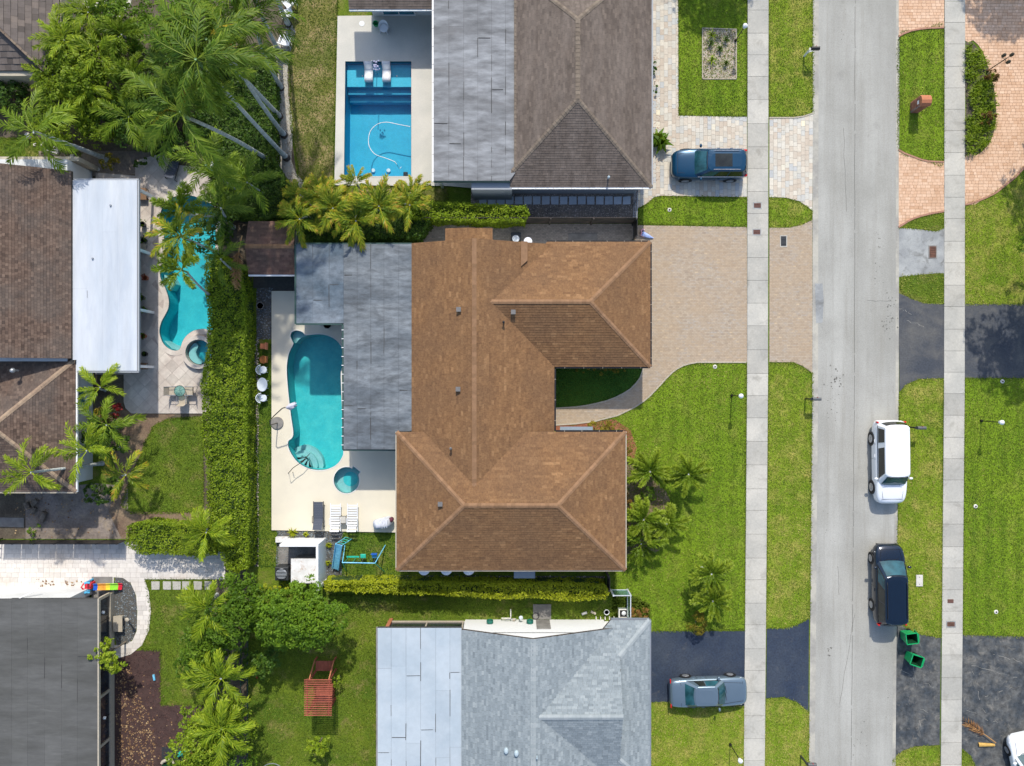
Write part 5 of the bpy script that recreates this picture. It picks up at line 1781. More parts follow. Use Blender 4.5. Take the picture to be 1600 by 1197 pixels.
for a, b in (((-167.8, 71.3, wz), (-67.2, 171.9, wr)), ((-167.8, 272.5, wz), (-67.2, 171.9, wr)), ((165, 71.3, wz), (64.4, 171.9, wr)), ((165, 272.5, wz), (64.4, 171.9, wr))):
    ridge(a, b, 'ridge_brown', wing)
gz = 2.7; gr = gz + 92.25 * SL
gar = roof_group('roof', [
    [(-40, -116.3, gr), (112, -116.3, gr), (204.3, -208.6, gz), (52, -208.6, gz)],
    [(-40, -116.3, gr), (112, -116.3, gr), (204.3, -24.1, gz), (52, -24.1, gz)],
    [(112, -116.3, gr), (204.3, -208.6, gz), (204.3, -24.1, gz)]], 'shingle_brown', hm)
ridge((-32, -116.3, gr), (112, -116.3, gr), 'ridge_brown', gar)
ridge((204.3, -208.6, gz), (112, -116.3, gr), 'ridge_brown', gar)
ridge((204.3, -24.1, gz), (112, -116.3, gr), 'ridge_brown', gar)
# little raised roof at the north gable and the narrow cricket beside the garage slope
nz = 3.25
por = roof_group('roof', [
    [(-98, -227, nz - 0.2), (-66, -227, nz), (-66, -200, nz), (-98, -200, nz - 0.2)],
    [(-66, -227, nz), (-28.5, -227, nz - 0.2), (-28.5, -204, nz - 0.2), (-66, -204, nz)]], 'shingle_brown', hm)
w_ = MB(); walls(w_, [(-95, -224), (-32, -224), (-32, -196.2), (-95, -196.2)], 0, nz - 0.35); w_.build('wall', 'stucco_white', hm)
zc = lambda x: ZR - (x + 53.5) * SL
ck = MB()
q = [T(13, -205.5, zc(13) + 0.10), T(22.5, -205.5, zc(22.5) + 0.16), T(22.5, -178, zc(22.5) + 0.16), T(13, -169, zc(13) + 0.10)]
ck.add(q + [T(13, -205.5, 2.8), T(22.5, -205.5, 2.8), T(22.5, -178, 2.8), T(13, -169, 2.8)], [[3, 2, 1, 0], [0, 1, 5, 4], [1, 2, 6, 5], [2, 3, 7, 6], [3, 0, 4, 7]])
ck.build('roof_cricket', 'ridge_brown', main)
gutter((52, -209.8, gz - 0.1), (204, -209.8, gz - 0.1), hm, 'metal_black')
gutter((205.6, -208, gz - 0.1), (205.6, -24, gz - 0.1), hm, 'metal_black')
gutter((64, -22.9, gz - 0.1), (204.5, -22.9, gz - 0.1), hm, 'metal_black')
gutter((63.8, -21, gz - 0.1), (63.8, 71, gz - 0.1), hm, 'metal_black')
gutter((64, 70, wz - 0.1), (165, 70, wz - 0.1), hm, 'metal_black')
gutter((166.3, 71, wz - 0.1), (166.3, 272, wz - 0.1), hm, 'stone_tan', brackets=False, w=0.06)
gutter((-167.8, 273.8, wz - 0.1), (165, 273.8, wz - 0.1), hm, 'stone_tan', brackets=False, w=0.06)
gutter((-169.1, 71, wz - 0.1), (-169.1, 273, wz - 0.1), hm, 'stone_tan', brackets=False, w=0.06)
def zmainW(x): return ZR - abs(x + 53.5) * SL
for (px, py) in ((717, 484), (716, 608)):
    tx, ty = (px - 800) * 0.915, (py - 598.5) * 0.915
    box_vent(tx, ty, zmainW(tx), main)
tx, ty = (687 - 800) * .9, (789 - 598.5) * .9
box_vent(tx, ty, wz + (tx + 167.8) * SL, wing)
tx, ty = (802 - 800) * .92, (488 - 598.5) * .92
box_vent(tx, ty, gr - (ty + 116.3) * SL, gar)
tx, ty = (703 - 800) * .9, (702 - 598.5) * .9
box_vent(tx, ty, zmainW(tx), main, kind='pipe')
tx, ty = (787 - 800) * .92, (504 - 598.5) * .92
box_vent(tx, ty, zmainW(tx), main, 'metal_black', kind='pipe')
mb = MB(); mb.bar(T(-95, 84, 3.95), T(-80, 94, 4.2), 0.02); mb.build('vent_cable', 'metal_black', main)

# flat roof of the covered patio, two heights of the low slope
zf = lambda x, y: 3.06 + (x + 147) * 0.0009 if x < -147 else 3.06
FR = [(-147, -204.5), (-317.5, -201), (-317.5, -87.7), (-247.5, -87.7), (-247.5, 97.3), (-168.8, 97.3), (-168.8, 70.5), (-147, 70.5)]
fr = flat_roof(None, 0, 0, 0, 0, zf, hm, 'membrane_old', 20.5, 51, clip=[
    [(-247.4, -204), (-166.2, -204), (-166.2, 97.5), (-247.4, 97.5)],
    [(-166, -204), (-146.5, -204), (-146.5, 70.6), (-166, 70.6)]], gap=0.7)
flat_roof(None, 0, 0, 0, 0, zf, hm, 'membrane_dark_bluish', 23, 56, clip=[[(-317.5, -204), (-247.6, -204), (-247.6, -88), (-317.5, -88)]], gap=0.5)  # upper left section in a darker, bluer membrane
mb = MB()
for a, b in (((-318.8, -204), (-318.8, -87)), ((-318, -86.7), (-248.9, -86.7)), ((-248.9, -86), (-248.9, 98.5)), ((-248.5, 98.8), (-169, 98.8)), ((-318, -205.2), (-147, -205.2))):
    mb.bar(T(*a, 2.86), T(*b, 2.86), 0.09, 0.14)
g0 = mb.build('gutter', 'fence_green', hm)
mb = MB()
for i in range(14): mb.bar(T(-250.6, -78 + i * 13, 2.98), T(-247.5, -78 + i * 13, 2.98), 0.04, 0.012)
mb.build('gutter_strap', 'paint_white', g0)
for x, y in ((-300, -92), (-253, -92), (-241, -20), (-241, 40), (-241, 92), (-180, 92)):
    MB().box((*T(x, y)[:2], 0.1), (0.14, 0.14, 2.72)).build('post', 'paint_white', hm)
# wall windows and doors
window(*T(51.2, -5)[:2], 0.9, 1.4, 1.2, 'E', hm)
window(*T(194, -110)[:2], 0.1, 4.6, 2.2, 'E', hm, glass='paint_white', mull=3)
window(*T(155, 150)[:2], 0.8, 1.8, 1.4, 'E', hm)
window(*T(100, 82)[:2], 0.8, 1.8, 1.4, 'N', hm)
window(*T(-158, 150)[:2], 0.6, 1.8, 1.6, 'W', hm)
for tx in (-118, -75, 5, 95):
    window(*T(tx, 262)[:2], 1.0, 1.2, 1.2, 'S', hm)
# skylight-blue awning slabs seen past the eaves
for (a, b, z) in (((875, 668), (926, 676), 2.0), ((803, 888), (836, 902), 1.9)):
    A1, B1 = P(*a, z), P(*b, z)
    MB().box(((A1[0] + B1[0]) / 2, (A1[1] + B1[1]) / 2, z), (abs(A1[0] - B1[0]), abs(A1[1] - B1[1]) + 0.1, 0.05)).build('awning', 'awning_blue', hm)
for px in (662, 697, 732):
    MB().prof((*P(px, 891, 2.3)[:2], 2.1), [(0.36, 0), (0.33, 0.09), (0.14, 0.16)], 18).build('awning', 'paint_white', hm)

# ---------- small shed
hs = thing('garden_shed', P(424, 392), 'small brown shingled shed tucked between the long hedge and the flat roof', 'shed')
k = S * (1 - 2.4 / H)
def PT(px, py, z):   # photo px at height -> true px
    f = 1 - z / H
    return ((px - 800) * f, (py - 598.5) * f, z)
e = 2.3
SH0, SH1 = PT(388, 346, e), PT(463, 429, e)
my = (SH0[1] + SH1[1]) / 2
rz_ = e + 0.62
shr = roof_group('roof', [
    [(SH0[0], my, rz_), (SH1[0], my, rz_), (SH1[0], SH1[1], e), (SH0[0], SH1[1], e)],
    [(SH0[0], my, rz_), (SH1[0], my, rz_), (SH1[0], SH0[1], e), (SH0[0], SH0[1], e)]], 'shingle_shed', hs, tw=0.3, th=0.15)
ridge((SH0[0], my, rz_), (SH1[0], my, rz_), 'ridge_brown', shr)
w_ = MB(); walls(w_, [(SH0[0] + 5, SH0[1] + 6), (SH1[0] - 5, SH0[1] + 6), (SH1[0] - 5, SH1[1] - 6), (SH0[0] + 5, SH1[1] - 6)], 0, e + 0.05); w_.build('wall', 'stucco_grey', hs)
gutter((SH0[0], SH1[1] + 1.2, e - 0.08), (SH1[0], SH1[1] + 1.2, e - 0.08), hs, 'paint_white', brackets=False)
sx, sy, _ = T(*PT(443, 438, 1.0)[:2]); sy = T(0, SH1[1] - 6)[1]
window(sx, sy, 1.1, 0.8, 0.7, 'S', hs)
MB().box((T(SH0[0] + 22, 0)[0], sy - 0.02, 0.02), (0.85, 0.05, 1.95)).build('door', 'stucco_white', hs)

# ---------- taupe roofed house north
hn = thing('house', T(90, -430, 0), 'taupe shingled house with grey membrane flat roof beside the rectangular pool', 'house')
w_ = MB()
walls(w_, [(0, -296), (0, -700), (193, -700), (193, -296)], 0, 2.55)
walls(w_, [(-60, -286), (-60, -700), (0, -700), (0, -286)], 0, 2.7)
w_.build('wall', 'stucco_grey', hn)
nr = 2.7 + 113 * SL
rn = roof_group('roof', [
    [(93.4, -403, nr), (93.4, -516, nr), (206.2, -629, 2.7), (206.2, -289.5, 2.7)],
    [(93.4, -403, nr), (93.4, -516, nr), (5.6, -604, nr - 87.8 * SL), (5.6, -315.5, nr - 87.8 * SL)],
    [(93.4, -403, nr), (206.2, -289.5, 2.7), (-2.8, -289.5, 2.7), (-2.8, -306.9, 2.7 + 17.4 * SL)],
    [(93.4, -516, nr), (206.2, -629, 2.7), (-2.8, -629, 2.7), (-2.8, -612.3, 2.7 + 17.4 * SL)]], 'shingle_taupe', hn, tw=0.30, th=0.14, thick=0.018)
ridge((93.4, -403, nr), (93.4, -516, nr), 'ridge_taupe', rn, w=0.26)
for a in ((206.2, -289.5, 2.7), (-2.8, -307, 2.7 + 17.4 * SL)): ridge(a, (93.4, -403, nr), 'ridge_taupe', rn, w=0.26)
for a in ((206.2, -629, 2.7), (-2.8, -612, 2.7 + 17.4 * SL)): ridge(a, (93.4, -516, nr), 'ridge_taupe', rn, w=0.26)
ridge((5.6, -316, nr - 87.8 * SL), (5.6, -604, nr - 87.8 * SL), 'ridge_taupe', rn, w=0.2)
flat_roof(None, 0, 0, 0, 0, lambda x, y: 3.05, hn, 'membrane_grey', 21, 52, clip=[[(-115, -640), (4.6, -640), (4.6, -308), (-3.6, -296.8), (-115, -296.8)]], gap=0.6)
gutter((-116.3, -640, 2.95), (-116.3, -296, 2.95), hn, 'paint_white')
gutter((-4, -288.2, 2.62), (206, -288.2, 2.62), hn, 'paint_white')
gutter((207.4, -629, 2.6), (207.4, -289, 2.6), hn, 'stucco_grey', brackets=False)
mb = MB(); mb.bar(T(-115, -296, 2.9), T(-3, -296, 2.9), 0.06, 0.2); mb.build('fascia', 'fence_green', hn)
for y in (-305, -400, -500): MB().box((*T(-108, y)[:2], 0.1), (0.14, 0.14, 2.66)).build('post', 'paint_white', hn)
tx, ty = PT(951, 277, 3.2)[:2]
box_vent(tx, ty, 2.7 + (-289.5 - ty) * -SL * -1, rn, 'vent_blue', kind='pipe')
window(*T(193, -380)[:2], 0.9, 1.8, 1.3, 'E', hn)
window(*T(193, -480)[:2], 0.9, 1.8, 1.3, 'E', hn)
window(*T(-60, -350)[:2], 0.2, 2.6, 2.1, 'W', hn)
# wing over the top edge of the rectangular pool
w_ = MB(); walls(w_, [(-216, -572), (-116, -574), (-116, -700), (-216, -700)], 0, 2.6); w_.build('wall', 'stucco_white', hn)
tz = 2.7
rt = roof_group('roof', [[(-241, -553, tz), (-114, -553, tz), (-114, -640, tz + 87 * SL), (-241, -640, tz + 87 * SL)]], 'shingle_taupe', hn, tw=0.3, th=0.14)
gutter((-241, -552, tz - 0.1), (-114, -552, tz - 0.1), hn, 'paint_white')
window(*T(-127, -573)[:2], 0.9, 0.7, 1.0, 'S', hn)
window(*T(-175, -572.5)[:2], 0.3, 2.0, 2.0, 'S', hn)

# ---------- left house with white flat roof
hl = thing('house', T(-720, -140, 0), 'brown tiled house on the left with a long white flat roof beside the curved pool', 'house')
w_ = MB()
walls(w_, [(-656, -330), (-656, -32), (-860, -32), (-860, -330)], 0, 2.8)
walls(w_, [(-655, -32.2), (-655, 150), (-860, 150), (-860, -32.2)], 0, 2.5)
w_.build('wall', 'stucco_white', hl)
w_ = MB(); walls(w_, [(-646, -337.5), (-646, -331), (-900, -331), (-900, -337.5)], 0, 2.3); w_.build('wall', 'stucco_beige', hl)
z0 = 3.1; xj = -646
lr = roof_group('roof', [[(xj, -36, z0), (xj, -311, z0), (-900, -316, z0 + 254 * SL), (-900, -36, z0 + 254 * SL)]], 'tile_brown', hl, tw=0.17, th=0.16, thick=0.026, jit=0.04)
lz = 2.7; lh = 98; lrz = lz + lh * SL
lw = roof_group('roof', [
    [(-645, -35.5, lz), (-645, 160.5, lz), (-743, 62.5, lrz)],
    [(-645, -35.5, lz), (-743, 62.5, lrz), (-900, 62.5, lrz), (-900, -35.5, lz)],
    [(-645, 160.5, lz), (-743, 62.5, lrz), (-900, 62.5, lrz), (-900, 160.5, lz)]], 'tile_brown', hl, tw=0.17, th=0.16, thick=0.026, jit=0.04)
ridge((-645, -35.5, lz), (-743, 62.5, lrz), 'ridge_tile', lw, w=0.26, L=0.3)
ridge((-645, 160.5, lz), (-743, 62.5, lrz), 'ridge_tile', lw, w=0.26, L=0.3)
ridge((-743, 62.5, lrz), (-900, 62.5, lrz), 'ridge_tile', lw, w=0.26, L=0.3)
gutter((-643.8, -35, lz - 0.08), (-643.8, 161, lz - 0.08), hl, 'paint_white', brackets=False)
gutter((-900, 161.8, lz - 0.08), (-644, 161.8, lz - 0.08), hl, 'stone_tan', brackets=False)
flat_roof(None, 0, 0, 0, 0, lambda x, y: 2.98, hl, 'membrane_white', 21, 53, clip=[[(-645.5, -298), (-551, -298), (-551, -18), (-640, -18), (-640, -34), (-645.5, -34)]], gap=0.15, joints=0.12, lens=(200, 320))
mb = MB(); mb.bar(T(-549.6, -299, 2.86), T(-549.6, -17, 2.86), 0.10, 0.16); mb.bar(T(-640, -16.6, 2.86), T(-549, -16.6, 2.86), 0.10, 0.16); mb.bar(T(-645, -299.4, 2.86), T(-549, -299.4, 2.86), 0.10, 0.16)
mb.build('gutter', 'stucco_grey', hl)
for y in (-290, -200, -110, -25): MB().box((*T(-560, y)[:2], 0.05), (0.16, 0.16, 2.65)).build('post', 'paint_white', hl)
x, y, _ = T(*PT(22, 579, 3.9)[:2]); MB().prof((x, y, 3.5), [(0.05, 0), (0.05, 0.4), (0.13, 0.45), (0.15, 0.55), (0.1, 0.66), (0.02, 0.7)], 12).build('roof_vent', 'metal_grey', lr)
for px, py in ((145, 404), (173, 321)):
    x, y, _ = T(*PT(px, py, 3.0)[:2]); MB().prof((x, y, 2.98), [(0.06, 0), (0.05, 0.1)], 8).build('roof_vent', 'metal_grey', hl)
window(*T(-655, 20)[:2], 0.9, 1.2, 1.2, 'E', hl)
window(*T(-656, -180)[:2], 0.2, 2.4, 2.1, 'E', hl)

# ---------- house in the top left corner
ht = thing('house', T(-760, -540, 0), 'dark tiled house corner with a teal bay window in the upper left corner', 'house')
w_ = MB()
walls(w_, [(-693, -455), (-668, -468), (-668, -700), (-900, -700), (-900, -455)], 0, 2.6)
w_.build('wall', 'stucco_beige', ht)
tz = 2.7
sl2 = 0.0169 * .9
rt = roof_group('roof', [
    [(-669, -700, tz), (-669, -494, tz), (-684, -494, tz + 0.0), (-685, -461, tz), (-746, -522, tz + 61 * sl2), (-900, -522, tz + 61 * sl2), (-900, -700, tz + 61 * sl2)]][:0] or [
    [(-669, -760, tz), (-669, -490, tz), (-688, -462, tz + 19 * sl2), (-754, -528, tz + 85 * sl2), (-754, -760, tz + 85 * sl2)],
    [(-688, -462, tz + 0.0), (-900, -462, tz), (-900, -528, tz + 66 * sl2), (-754, -528, tz + 66 * sl2)]], 'tile_slate', ht, tw=0.36, th=0.36, thick=0.04, jit=0.05)
ridge((-687, -461, tz + 0.25), (-754, -528, tz + 1.25), 'ridge_tile', rt, w=0.3, L=0.38)
window(*T(-668, -522)[:2], 0.8, 1.9, 1.3, 'E', ht, mull=2, glass='glass_window')

# ---------- dark flat roofed house lower left
hd = thing('house', T(-700, 460, 0), 'dark flat roofed house with black screened porch in the lower left corner', 'house')
w_ = MB(); walls(w_, [(-655, 318), (-655, 329), (-1000, 329), (-1000, 318)], 0, 2.75); w_.build('wall', 'stucco_white', hd)
w_ = MB(); walls(w_, [(-660, 329.2), (-660, 700), (-1000, 700), (-1000, 329.2)], 0, 2.6); w_.build('wall', 'stucco_grey', hd)
flat_roof(None, 0, 0, 0, 0, lambda x, y: 2.95, hd, 'membrane_dark', 24, 54, clip=[[(-1000, 319), (-609.5, 317.5), (-609.5, 720), (-1000, 720)]], gap=0.35, joints=0.1)
MB().bar(T(-608.2, 317, 2.87), T(-608.2, 720, 2.87), 0.08, 0.2).build('gutter', 'stone_tan', hd)
pf = MB()
pf.bar(T(-623, 326, 2.62), T(-623, 720, 2.62), 0.12, 0.12)
pf.bar(T(-623, 326, 0.25), T(-623, 720, 0.25), 0.16, 0.5)
pf.bar(T(-655, 325, 2.62), T(-623, 325, 2.62), 0.12, 0.12)
pf.build('porch_frame', 'stone_tan', hd)
for i, y in enumerate((326, 400, 475, 550, 625)):
    MB().box((*T(-623, y)[:2], 0.5), (0.13, 0.16, 2.06)).build('post', 'stone_tan', hd)
    a, b = T(-623, y + 3, 0.5), T(-623, y + 72, 0.5)
    MB().add([a, b, (b[0], b[1], 2.56), (a[0], a[1], 2.56)], [[0, 1, 2, 3]]).build('screen', 'glass_screen', hd)
    MB().box((*T(-623, y + 37)[:2], 0.5), (0.05, 0.05, 2.06)).build('mullion', 'metal_black', hd)
MB().box((*T(-640, 500)[:2], 0.0), (1.3, 16, 0.06)).build('porch_floor', 'stone_grey', hd)
for px_, py_ in ((156, 957), (158, 1122)):
    x, y, _ = P(px_, py_, 2.0)
    MB().prof((x + 0.2, y, 1.9), [(0.07, 0), (0.10, 0.1), (0.04, 0.2)], 10).build('wall_lamp', 'paint_white', hd)
MB().bar(P(30, 935, 2.7), P(60, 920, 2.3), 0.05, 0.12).build('conduit', 'paint_white', hd)

# ---------- blue grey shingled house at the bottom
hg = thing('house', T(0, 480, 0), 'blue grey shingled house with white gable at the bottom of the picture', 'house')
w_ = MB()
walls(w_, [(-73, 369.5), (143, 369.5), (143, 800), (-73, 800)], 0, 2.7)
walls(w_, [(143.2, 372), (192, 372), (192, 580), (143.2, 580)], 0, 2.5)
gz_ = 4.9
w_.build('wall', 'paint_white', hg)
g_ = MB()
zz = lambda x: gz_ - abs(x - 30) * SL - 0.03
A = [T(-73, 369.5, 2.6), T(143, 369.5, 2.6), T(143, 369.5, zz(143)), T(30, 369.5, zz(30)), T(-73, 369.5, zz(-73))]
Bk = [(p[0], p[1] - 0.2, p[2]) for p in A]
g_.add(A + Bk, [[0, 1, 2, 3, 4], [5, 9, 8, 7, 6], [2, 1, 6, 7], [3, 2, 7, 8], [4, 3, 8, 9], [0, 4, 9, 5]])
g_.build('gable', 'paint_white', hg)
w_ = MB(); walls(w_, [(-187, 372), (-73.3, 372), (-73.3, 800), (-187, 800)], 0, 0.35); w_.build('wall', 'stucco_white', hg)
gm = roof_group('roof', [
    [(30, 361, gz_), (30, 800, gz_), (-73.6, 800, gz_ - 103.6 * SL), (-73.6, 361, gz_ - 103.6 * SL)],
    [(30, 361, gz_), (30, 800, gz_), (152, 800, gz_ - 122 * SL), (152, 361, gz_ - 122 * SL)]], 'shingle_grey', hg, tw=0.30, th=0.145)
ridge((30, 361, gz_), (30, 800, gz_), 'ridge_grey', gm, w=0.3, lift=-0.005)
ez = 2.7; er = ez + 122.2 * SL; xr = 157; xs = 203.4; sz = ez + (xs - xr) * SL
gw = roof_group('roof', [
    [(30, 472.7, er), (xr, 472.7, er), (xr, 397, sz), (xs, 350.5, ez), (146, 350.5, ez), (30, 466.5, er - 0.1)],
    [(30, 472.7, er), (xr, 472.7, er), (xr, 548.5, sz), (xs, 595, ez), (146, 595, ez), (30, 479, er - 0.1)],
    [(xr, 397, sz), (xs, 350.5, ez), (xs, 595, ez), (xr, 548.5, sz)]], 'shingle_grey', hg, tw=0.30, th=0.145)
ridge((38, 472.7, er), (xr, 472.7, er), 'ridge_grey', gw, w=0.3)
ridge((xs, 350.5, ez), (xr, 397, sz), 'ridge_grey', gw, w=0.3)
ridge((xs, 595, ez), (xr, 548.5, sz), 'ridge_grey', gw, w=0.3)
g_ = MB(); g_.add([T(xr - 1, 398, sz - .02), T(xr - 1, 547.5, sz - .02), T(xr - 1, 472.7, er - 0.03)], [[0, 1, 2]]); g_.build('gable', 'stucco_white', hg)
gutter((147, 349.2, ez - 0.1), (xs, 349.2, ez - 0.1), hg, 'metal_grey', brackets=False)
gutter((xs + 1.2, 350, ez - 0.1), (xs + 1.2, 595, ez - 0.1), hg, 'metal_grey', brackets=False)
flat_roof(None, 0, 0, 0, 0, lambda x, y: 3.10, hg, 'membrane_blue', 21, 55, clip=[[(-197, 359), (-74, 359), (-74, 800), (-197, 800)]], gap=0.55)
MB().bar(T(-198.2, 358.6, 3.0), T(-198.2, 800, 3.0), 0.08, 0.2).build('gutter', 'stone_grey', hg)
mb = MB()
mb.bar(T(-187, 370, 0.42), T(-74, 370, 0.42), 0.12, 0.12); mb.bar(T(-187, 370, 2.7), T(-74, 370, 2.7), 0.12, 0.14)
mb.build('porch_frame', 'stone_tan', hg)
mb = MB(); mb.bar(T(-188.5, 370, 0.0), T(-188.5, 370, 2.75), 0.22); mb.build('post', 'wood_orange', hg)
for x in (-131, -75.5): MB().bar(T(x, 370, 0.35), T(x, 370, 2.7), 0.08).build('post', 'stone_tan', hg)
a, b = T(-186, 370.5, 0.48), T(-75, 370.5, 0.48)
MB().add([a, b, (b[0], b[1], 2.64), (a[0], a[1], 2.64)], [[0, 1, 2, 3]]).build('screen', 'glass_screen', hg)
for px, py in ((791, 1174), (807, 1175)):
    tx, ty, _ = PT(px, py, 4.4)
    MB().prof((*T(tx, ty)[:2], gz_ - (30 - tx) * SL - 0.12), [(0.14, 0), (0.14, 0.25), (0.09, 0.34), (0.02, 0.36)], 14, sy=1.3).build('roof_vent', 'vent_blue', gm)
tx, ty, _ = PT(839, 1184, 5.0)
MB().prof((*T(tx, ty)[:2], 4.7), [(0.045, 0), (0.045, 0.4)], 10).build('roof_vent', 'vent_blue', gm)
window(*T(192, 470)[:2], 0.9, 1.8, 1.3, 'E', hg)
# grey panel (meter cupboard door) on the white gable wall
x, y, _ = T(*PT(849, 980, 1.2)[:2])
MB().box((x, T(0, 369.5)[1] + 0.04, 0.25), (0.86, 0.05, 1.75)).build('door', 'stone_grey', hg)

# ---------- far top building slab, teal roofed pool terrace in the thicket corner
tr_ = MB(); tr_.flat([px_loop([(96, -60), (210, -60), (205, 8), (186, 30), (160, 12), (100, 12)])], 0.03)
tag(tr_.build('concrete_terrace', 'deck_grey'), kind='structure')


# ============================================================ FENCES, ENCLOSURES
def panel_fence(name, a_px, b_px, h, label, mat='fence_dark', slat=0.14, post_every=2.4, cat='fence', thick=0.03):
    A, Bv = Vector(P(*a_px)), Vector(P(*b_px))
    d = (Bv - A); L = d.length; d.normalize()
    t = thing(name, (A + Bv) / 2, label, cat)
    n = int(L / post_every)
    for i in range(n + 1):
        c = A + d * (L * i / n)
        MB().box((c.x, c.y, 0), (0.10, 0.10, h + 0.05)).build('post', mat, t)
    nb = int(h / slat)
    s = Vector((-d.y, d.x, 0)) * 0.055
    for k in range(nb):
        z = 0.05 + slat * k + slat / 2
        for i in range(n):
            MB().bar(A + d * (L * i / n) + s + Vector((0, 0, z)), A + d * (L * (i + 1) / n - 0.01) + s + Vector((0, 0, z)), thick, slat - 0.015).build('board', mat, t)
    return t


panel_fence('board_fence', (664, 350.5), (988, 350.5), 1.75, 'dark horizontal board fence between the gravel side yard and the brown roofed house', slat=0.29)
# rail fences: posts and rails
def rail_fence(name, a_px, b_px, h, label, mat, post_every=1.1, rails=3, r=0.025, pickets=0, cat='fence'):
    A, Bv = Vector(P(*a_px)), Vector(P(*b_px))
    d = (Bv - A); L = d.length; d.normalize()
    t = thing(name, (A + Bv) / 2, label, cat)
    n = max(1, int(L / post_every))
    for i in range(n + 1):
        c = A + d * (L * i / n)
        MB().box((c.x, c.y, 0), (0.06, 0.06, h)).build('post', mat, t)
    for k in range(rails):
        z = Vector((0, 0, 0.12 + (h - 0.18) * k / max(1, rails - 1)))
        MB().bar(A + z, Bv + z, 0.035, 0.045).build('rail', mat, t)
    if pickets:
        mb = MB()
        for i in range(int(L / pickets)):
            c = A + d * (i + 0.5) * pickets
            mb.box((c.x, c.y, 0.1), (0.018, 0.018, h - 0.15))
        o = mb.build('picket', mat, t); o['kind'] = 'stuff'
    return t


rail_fence('aluminium_fence', (8, 843.5), (198, 843.5), 1.35, 'black aluminium fence between bare ground and the whitish drive', 'metal_black', 1.15, 3, pickets=0.28)
t = [o for o in bpy.data.objects if o.name.startswith('aluminium_fence')][0]
for i in range(7):
    A, Bv = Vector(P(8 + 27.1 * i, 843.2)), Vector(P(8 + 27.1 * (i + 1) - .6, 843.2))
    MB().bar(A + Vector((0, 0, .66)), Bv + Vector((0, 0, .66)), .012, 1.15).build('mesh_panel', 'metal_black', t)
rail_fence('aluminium_gate', (-40, 841), (4, 841), 1.35, 'short black gate panel at the left end of the aluminium fence', 'metal_black', 0.9, 3, pickets=0.28, cat='gate')
rail_fence('wire_fence', (388, 990), (388, 1260), 1.5, 'green wire fence between the row of palms and the lower back lawn', 'fence_green', 2.2, 2, pickets=0.3)
rail_fence('side_gate', (991, 292), (989, 348), 1.6, 'pale grey metal gate at the front end of the gravel side yard', 'metal_grey', 1.1, 3, pickets=0.16, cat='gate')
panel_fence('board_fence', (988, 352), (988, 377), 1.6, 'short dark fence at the garage corner beside the small pink toy', mat='metal_black', slat=0.32, post_every=0.9)
panel_fence('board_fence', (947, 893), (947, 914), 1.5, 'short brown fence closing the gap at the end of the yellow hedge', mat='fence_dark', slat=0.3, post_every=0.8)
# low glass and metal fence at the corner of the grey house
t = thing('glass_fence', P(967, 940), 'pale green glass panel fence turning the corner beside the blue grey house', 'fence')
for a, b in (((954, 921), (980, 921)), ((980, 921), (980, 962))):
    A, Bv = Vector(P(*a)), Vector(P(*b))
    MB().bar(A + Vector((0, 0, 1.45)), Bv + Vector((0, 0, 1.45)), 0.05, 0.05).build('rail', 'stone_blue', t)
    MB().bar(A + Vector((0, 0, 0.12)), Bv + Vector((0, 0, 0.12)), 0.05, 0.05).build('rail', 'stone_blue', t)
    MB().add([A + Vector((0, 0, .15)), Bv + Vector((0, 0, .15)), Bv + Vector((0, 0, 1.42)), A + Vector((0, 0, 1.42))], [[0, 1, 2, 3]]).build('panel', 'glass_fence', t)
for p in ((954, 921), (980, 921), (980, 962)):
    MB().box(P(*p), (0.09, 0.09, 1.5)).build('post', 'stone_blue', t)

# white equipment enclosure
t = thing('equipment_enclosure', P(480, 872), 'open topped white walled enclosure below the cream pool deck', 'enclosure')
hw = 2.1
def wallseg(pts, nm='wall', m='paint_white'):
    return MB().prism([P(*p)[:2] for p in pts], 0, hw).build(nm, m, t)
wallseg([(452, 840), (452, 843.5), (510, 843.5), (510, 840)])
wallseg([(506.5, 843.7), (506.5, 906), (510, 906), (510, 843.7)])
MB().prism([P(*p)[:2] for p in ((506, 904), (506, 909), (511, 909), (511, 904))], 0, hw + 0.02).build('post', 'paint_white', t)
MB().prism([P(*p)[:2] for p in ((433, 838), (433, 846), (452, 846), (452, 838))], 0, 0.35).build('kerb', 'paint_stained', t)
MB().prism([P(*p)[:2] for p in ((434, 846), (434, 905), (506, 905), (506, 846))], 0, 0.03).build('floor', 'stone_grey', t)
t = thing('equipment_cabinet', P(481, 888), 'square white cabinet with rust stained lid standing inside the enclosure', 'cabinet')
MB().prism([P(*p)[:2] for p in ((467, 866), (467, 900), (502, 900), (502, 866))], 0.03, 1.5).build('body', 'stone_grey', t)
MB().prism([P(*p)[:2] for p in ((465.5, 864.5), (465.5, 901.5), (503.5, 901.5), (503.5, 864.5))], 1.5, 1.58).build('lid', 'paint_stained', t)
t = thing('pool_heater', P(447, 891), 'dark boxy pool heater left of the rust stained cabinet', 'heater')
x, y, _ = P(447, 891)
MB().box((x, y, 0.02), (0.85, 0.85, 0.95)).build('body', 'metal_dark', t, bevel=0.05)
MB().prof((x, y, 0.97), [(0.34, 0), (0.34, 0.06), (0.28, 0.08)], 20).build('fan_guard', 'metal_grey', t)
for k in range(4):
    MB().bar((x - 0.3, y - 0.3 + 0.2 * k, 1.07), (x + 0.3, y - 0.3 + 0.2 * k, 1.07), 0.025).build('guard_bar', 'metal_black', t)
MB().tube([(x + 0.42, y - 0.2, 0.2), (x + 0.7, y - 0.2, 0.2), (x + 0.75, y + 0.3, 0.25), (x + 1.0, y + 0.5, 0.3)], 0.04).build('pipe', 'stone_white', t)

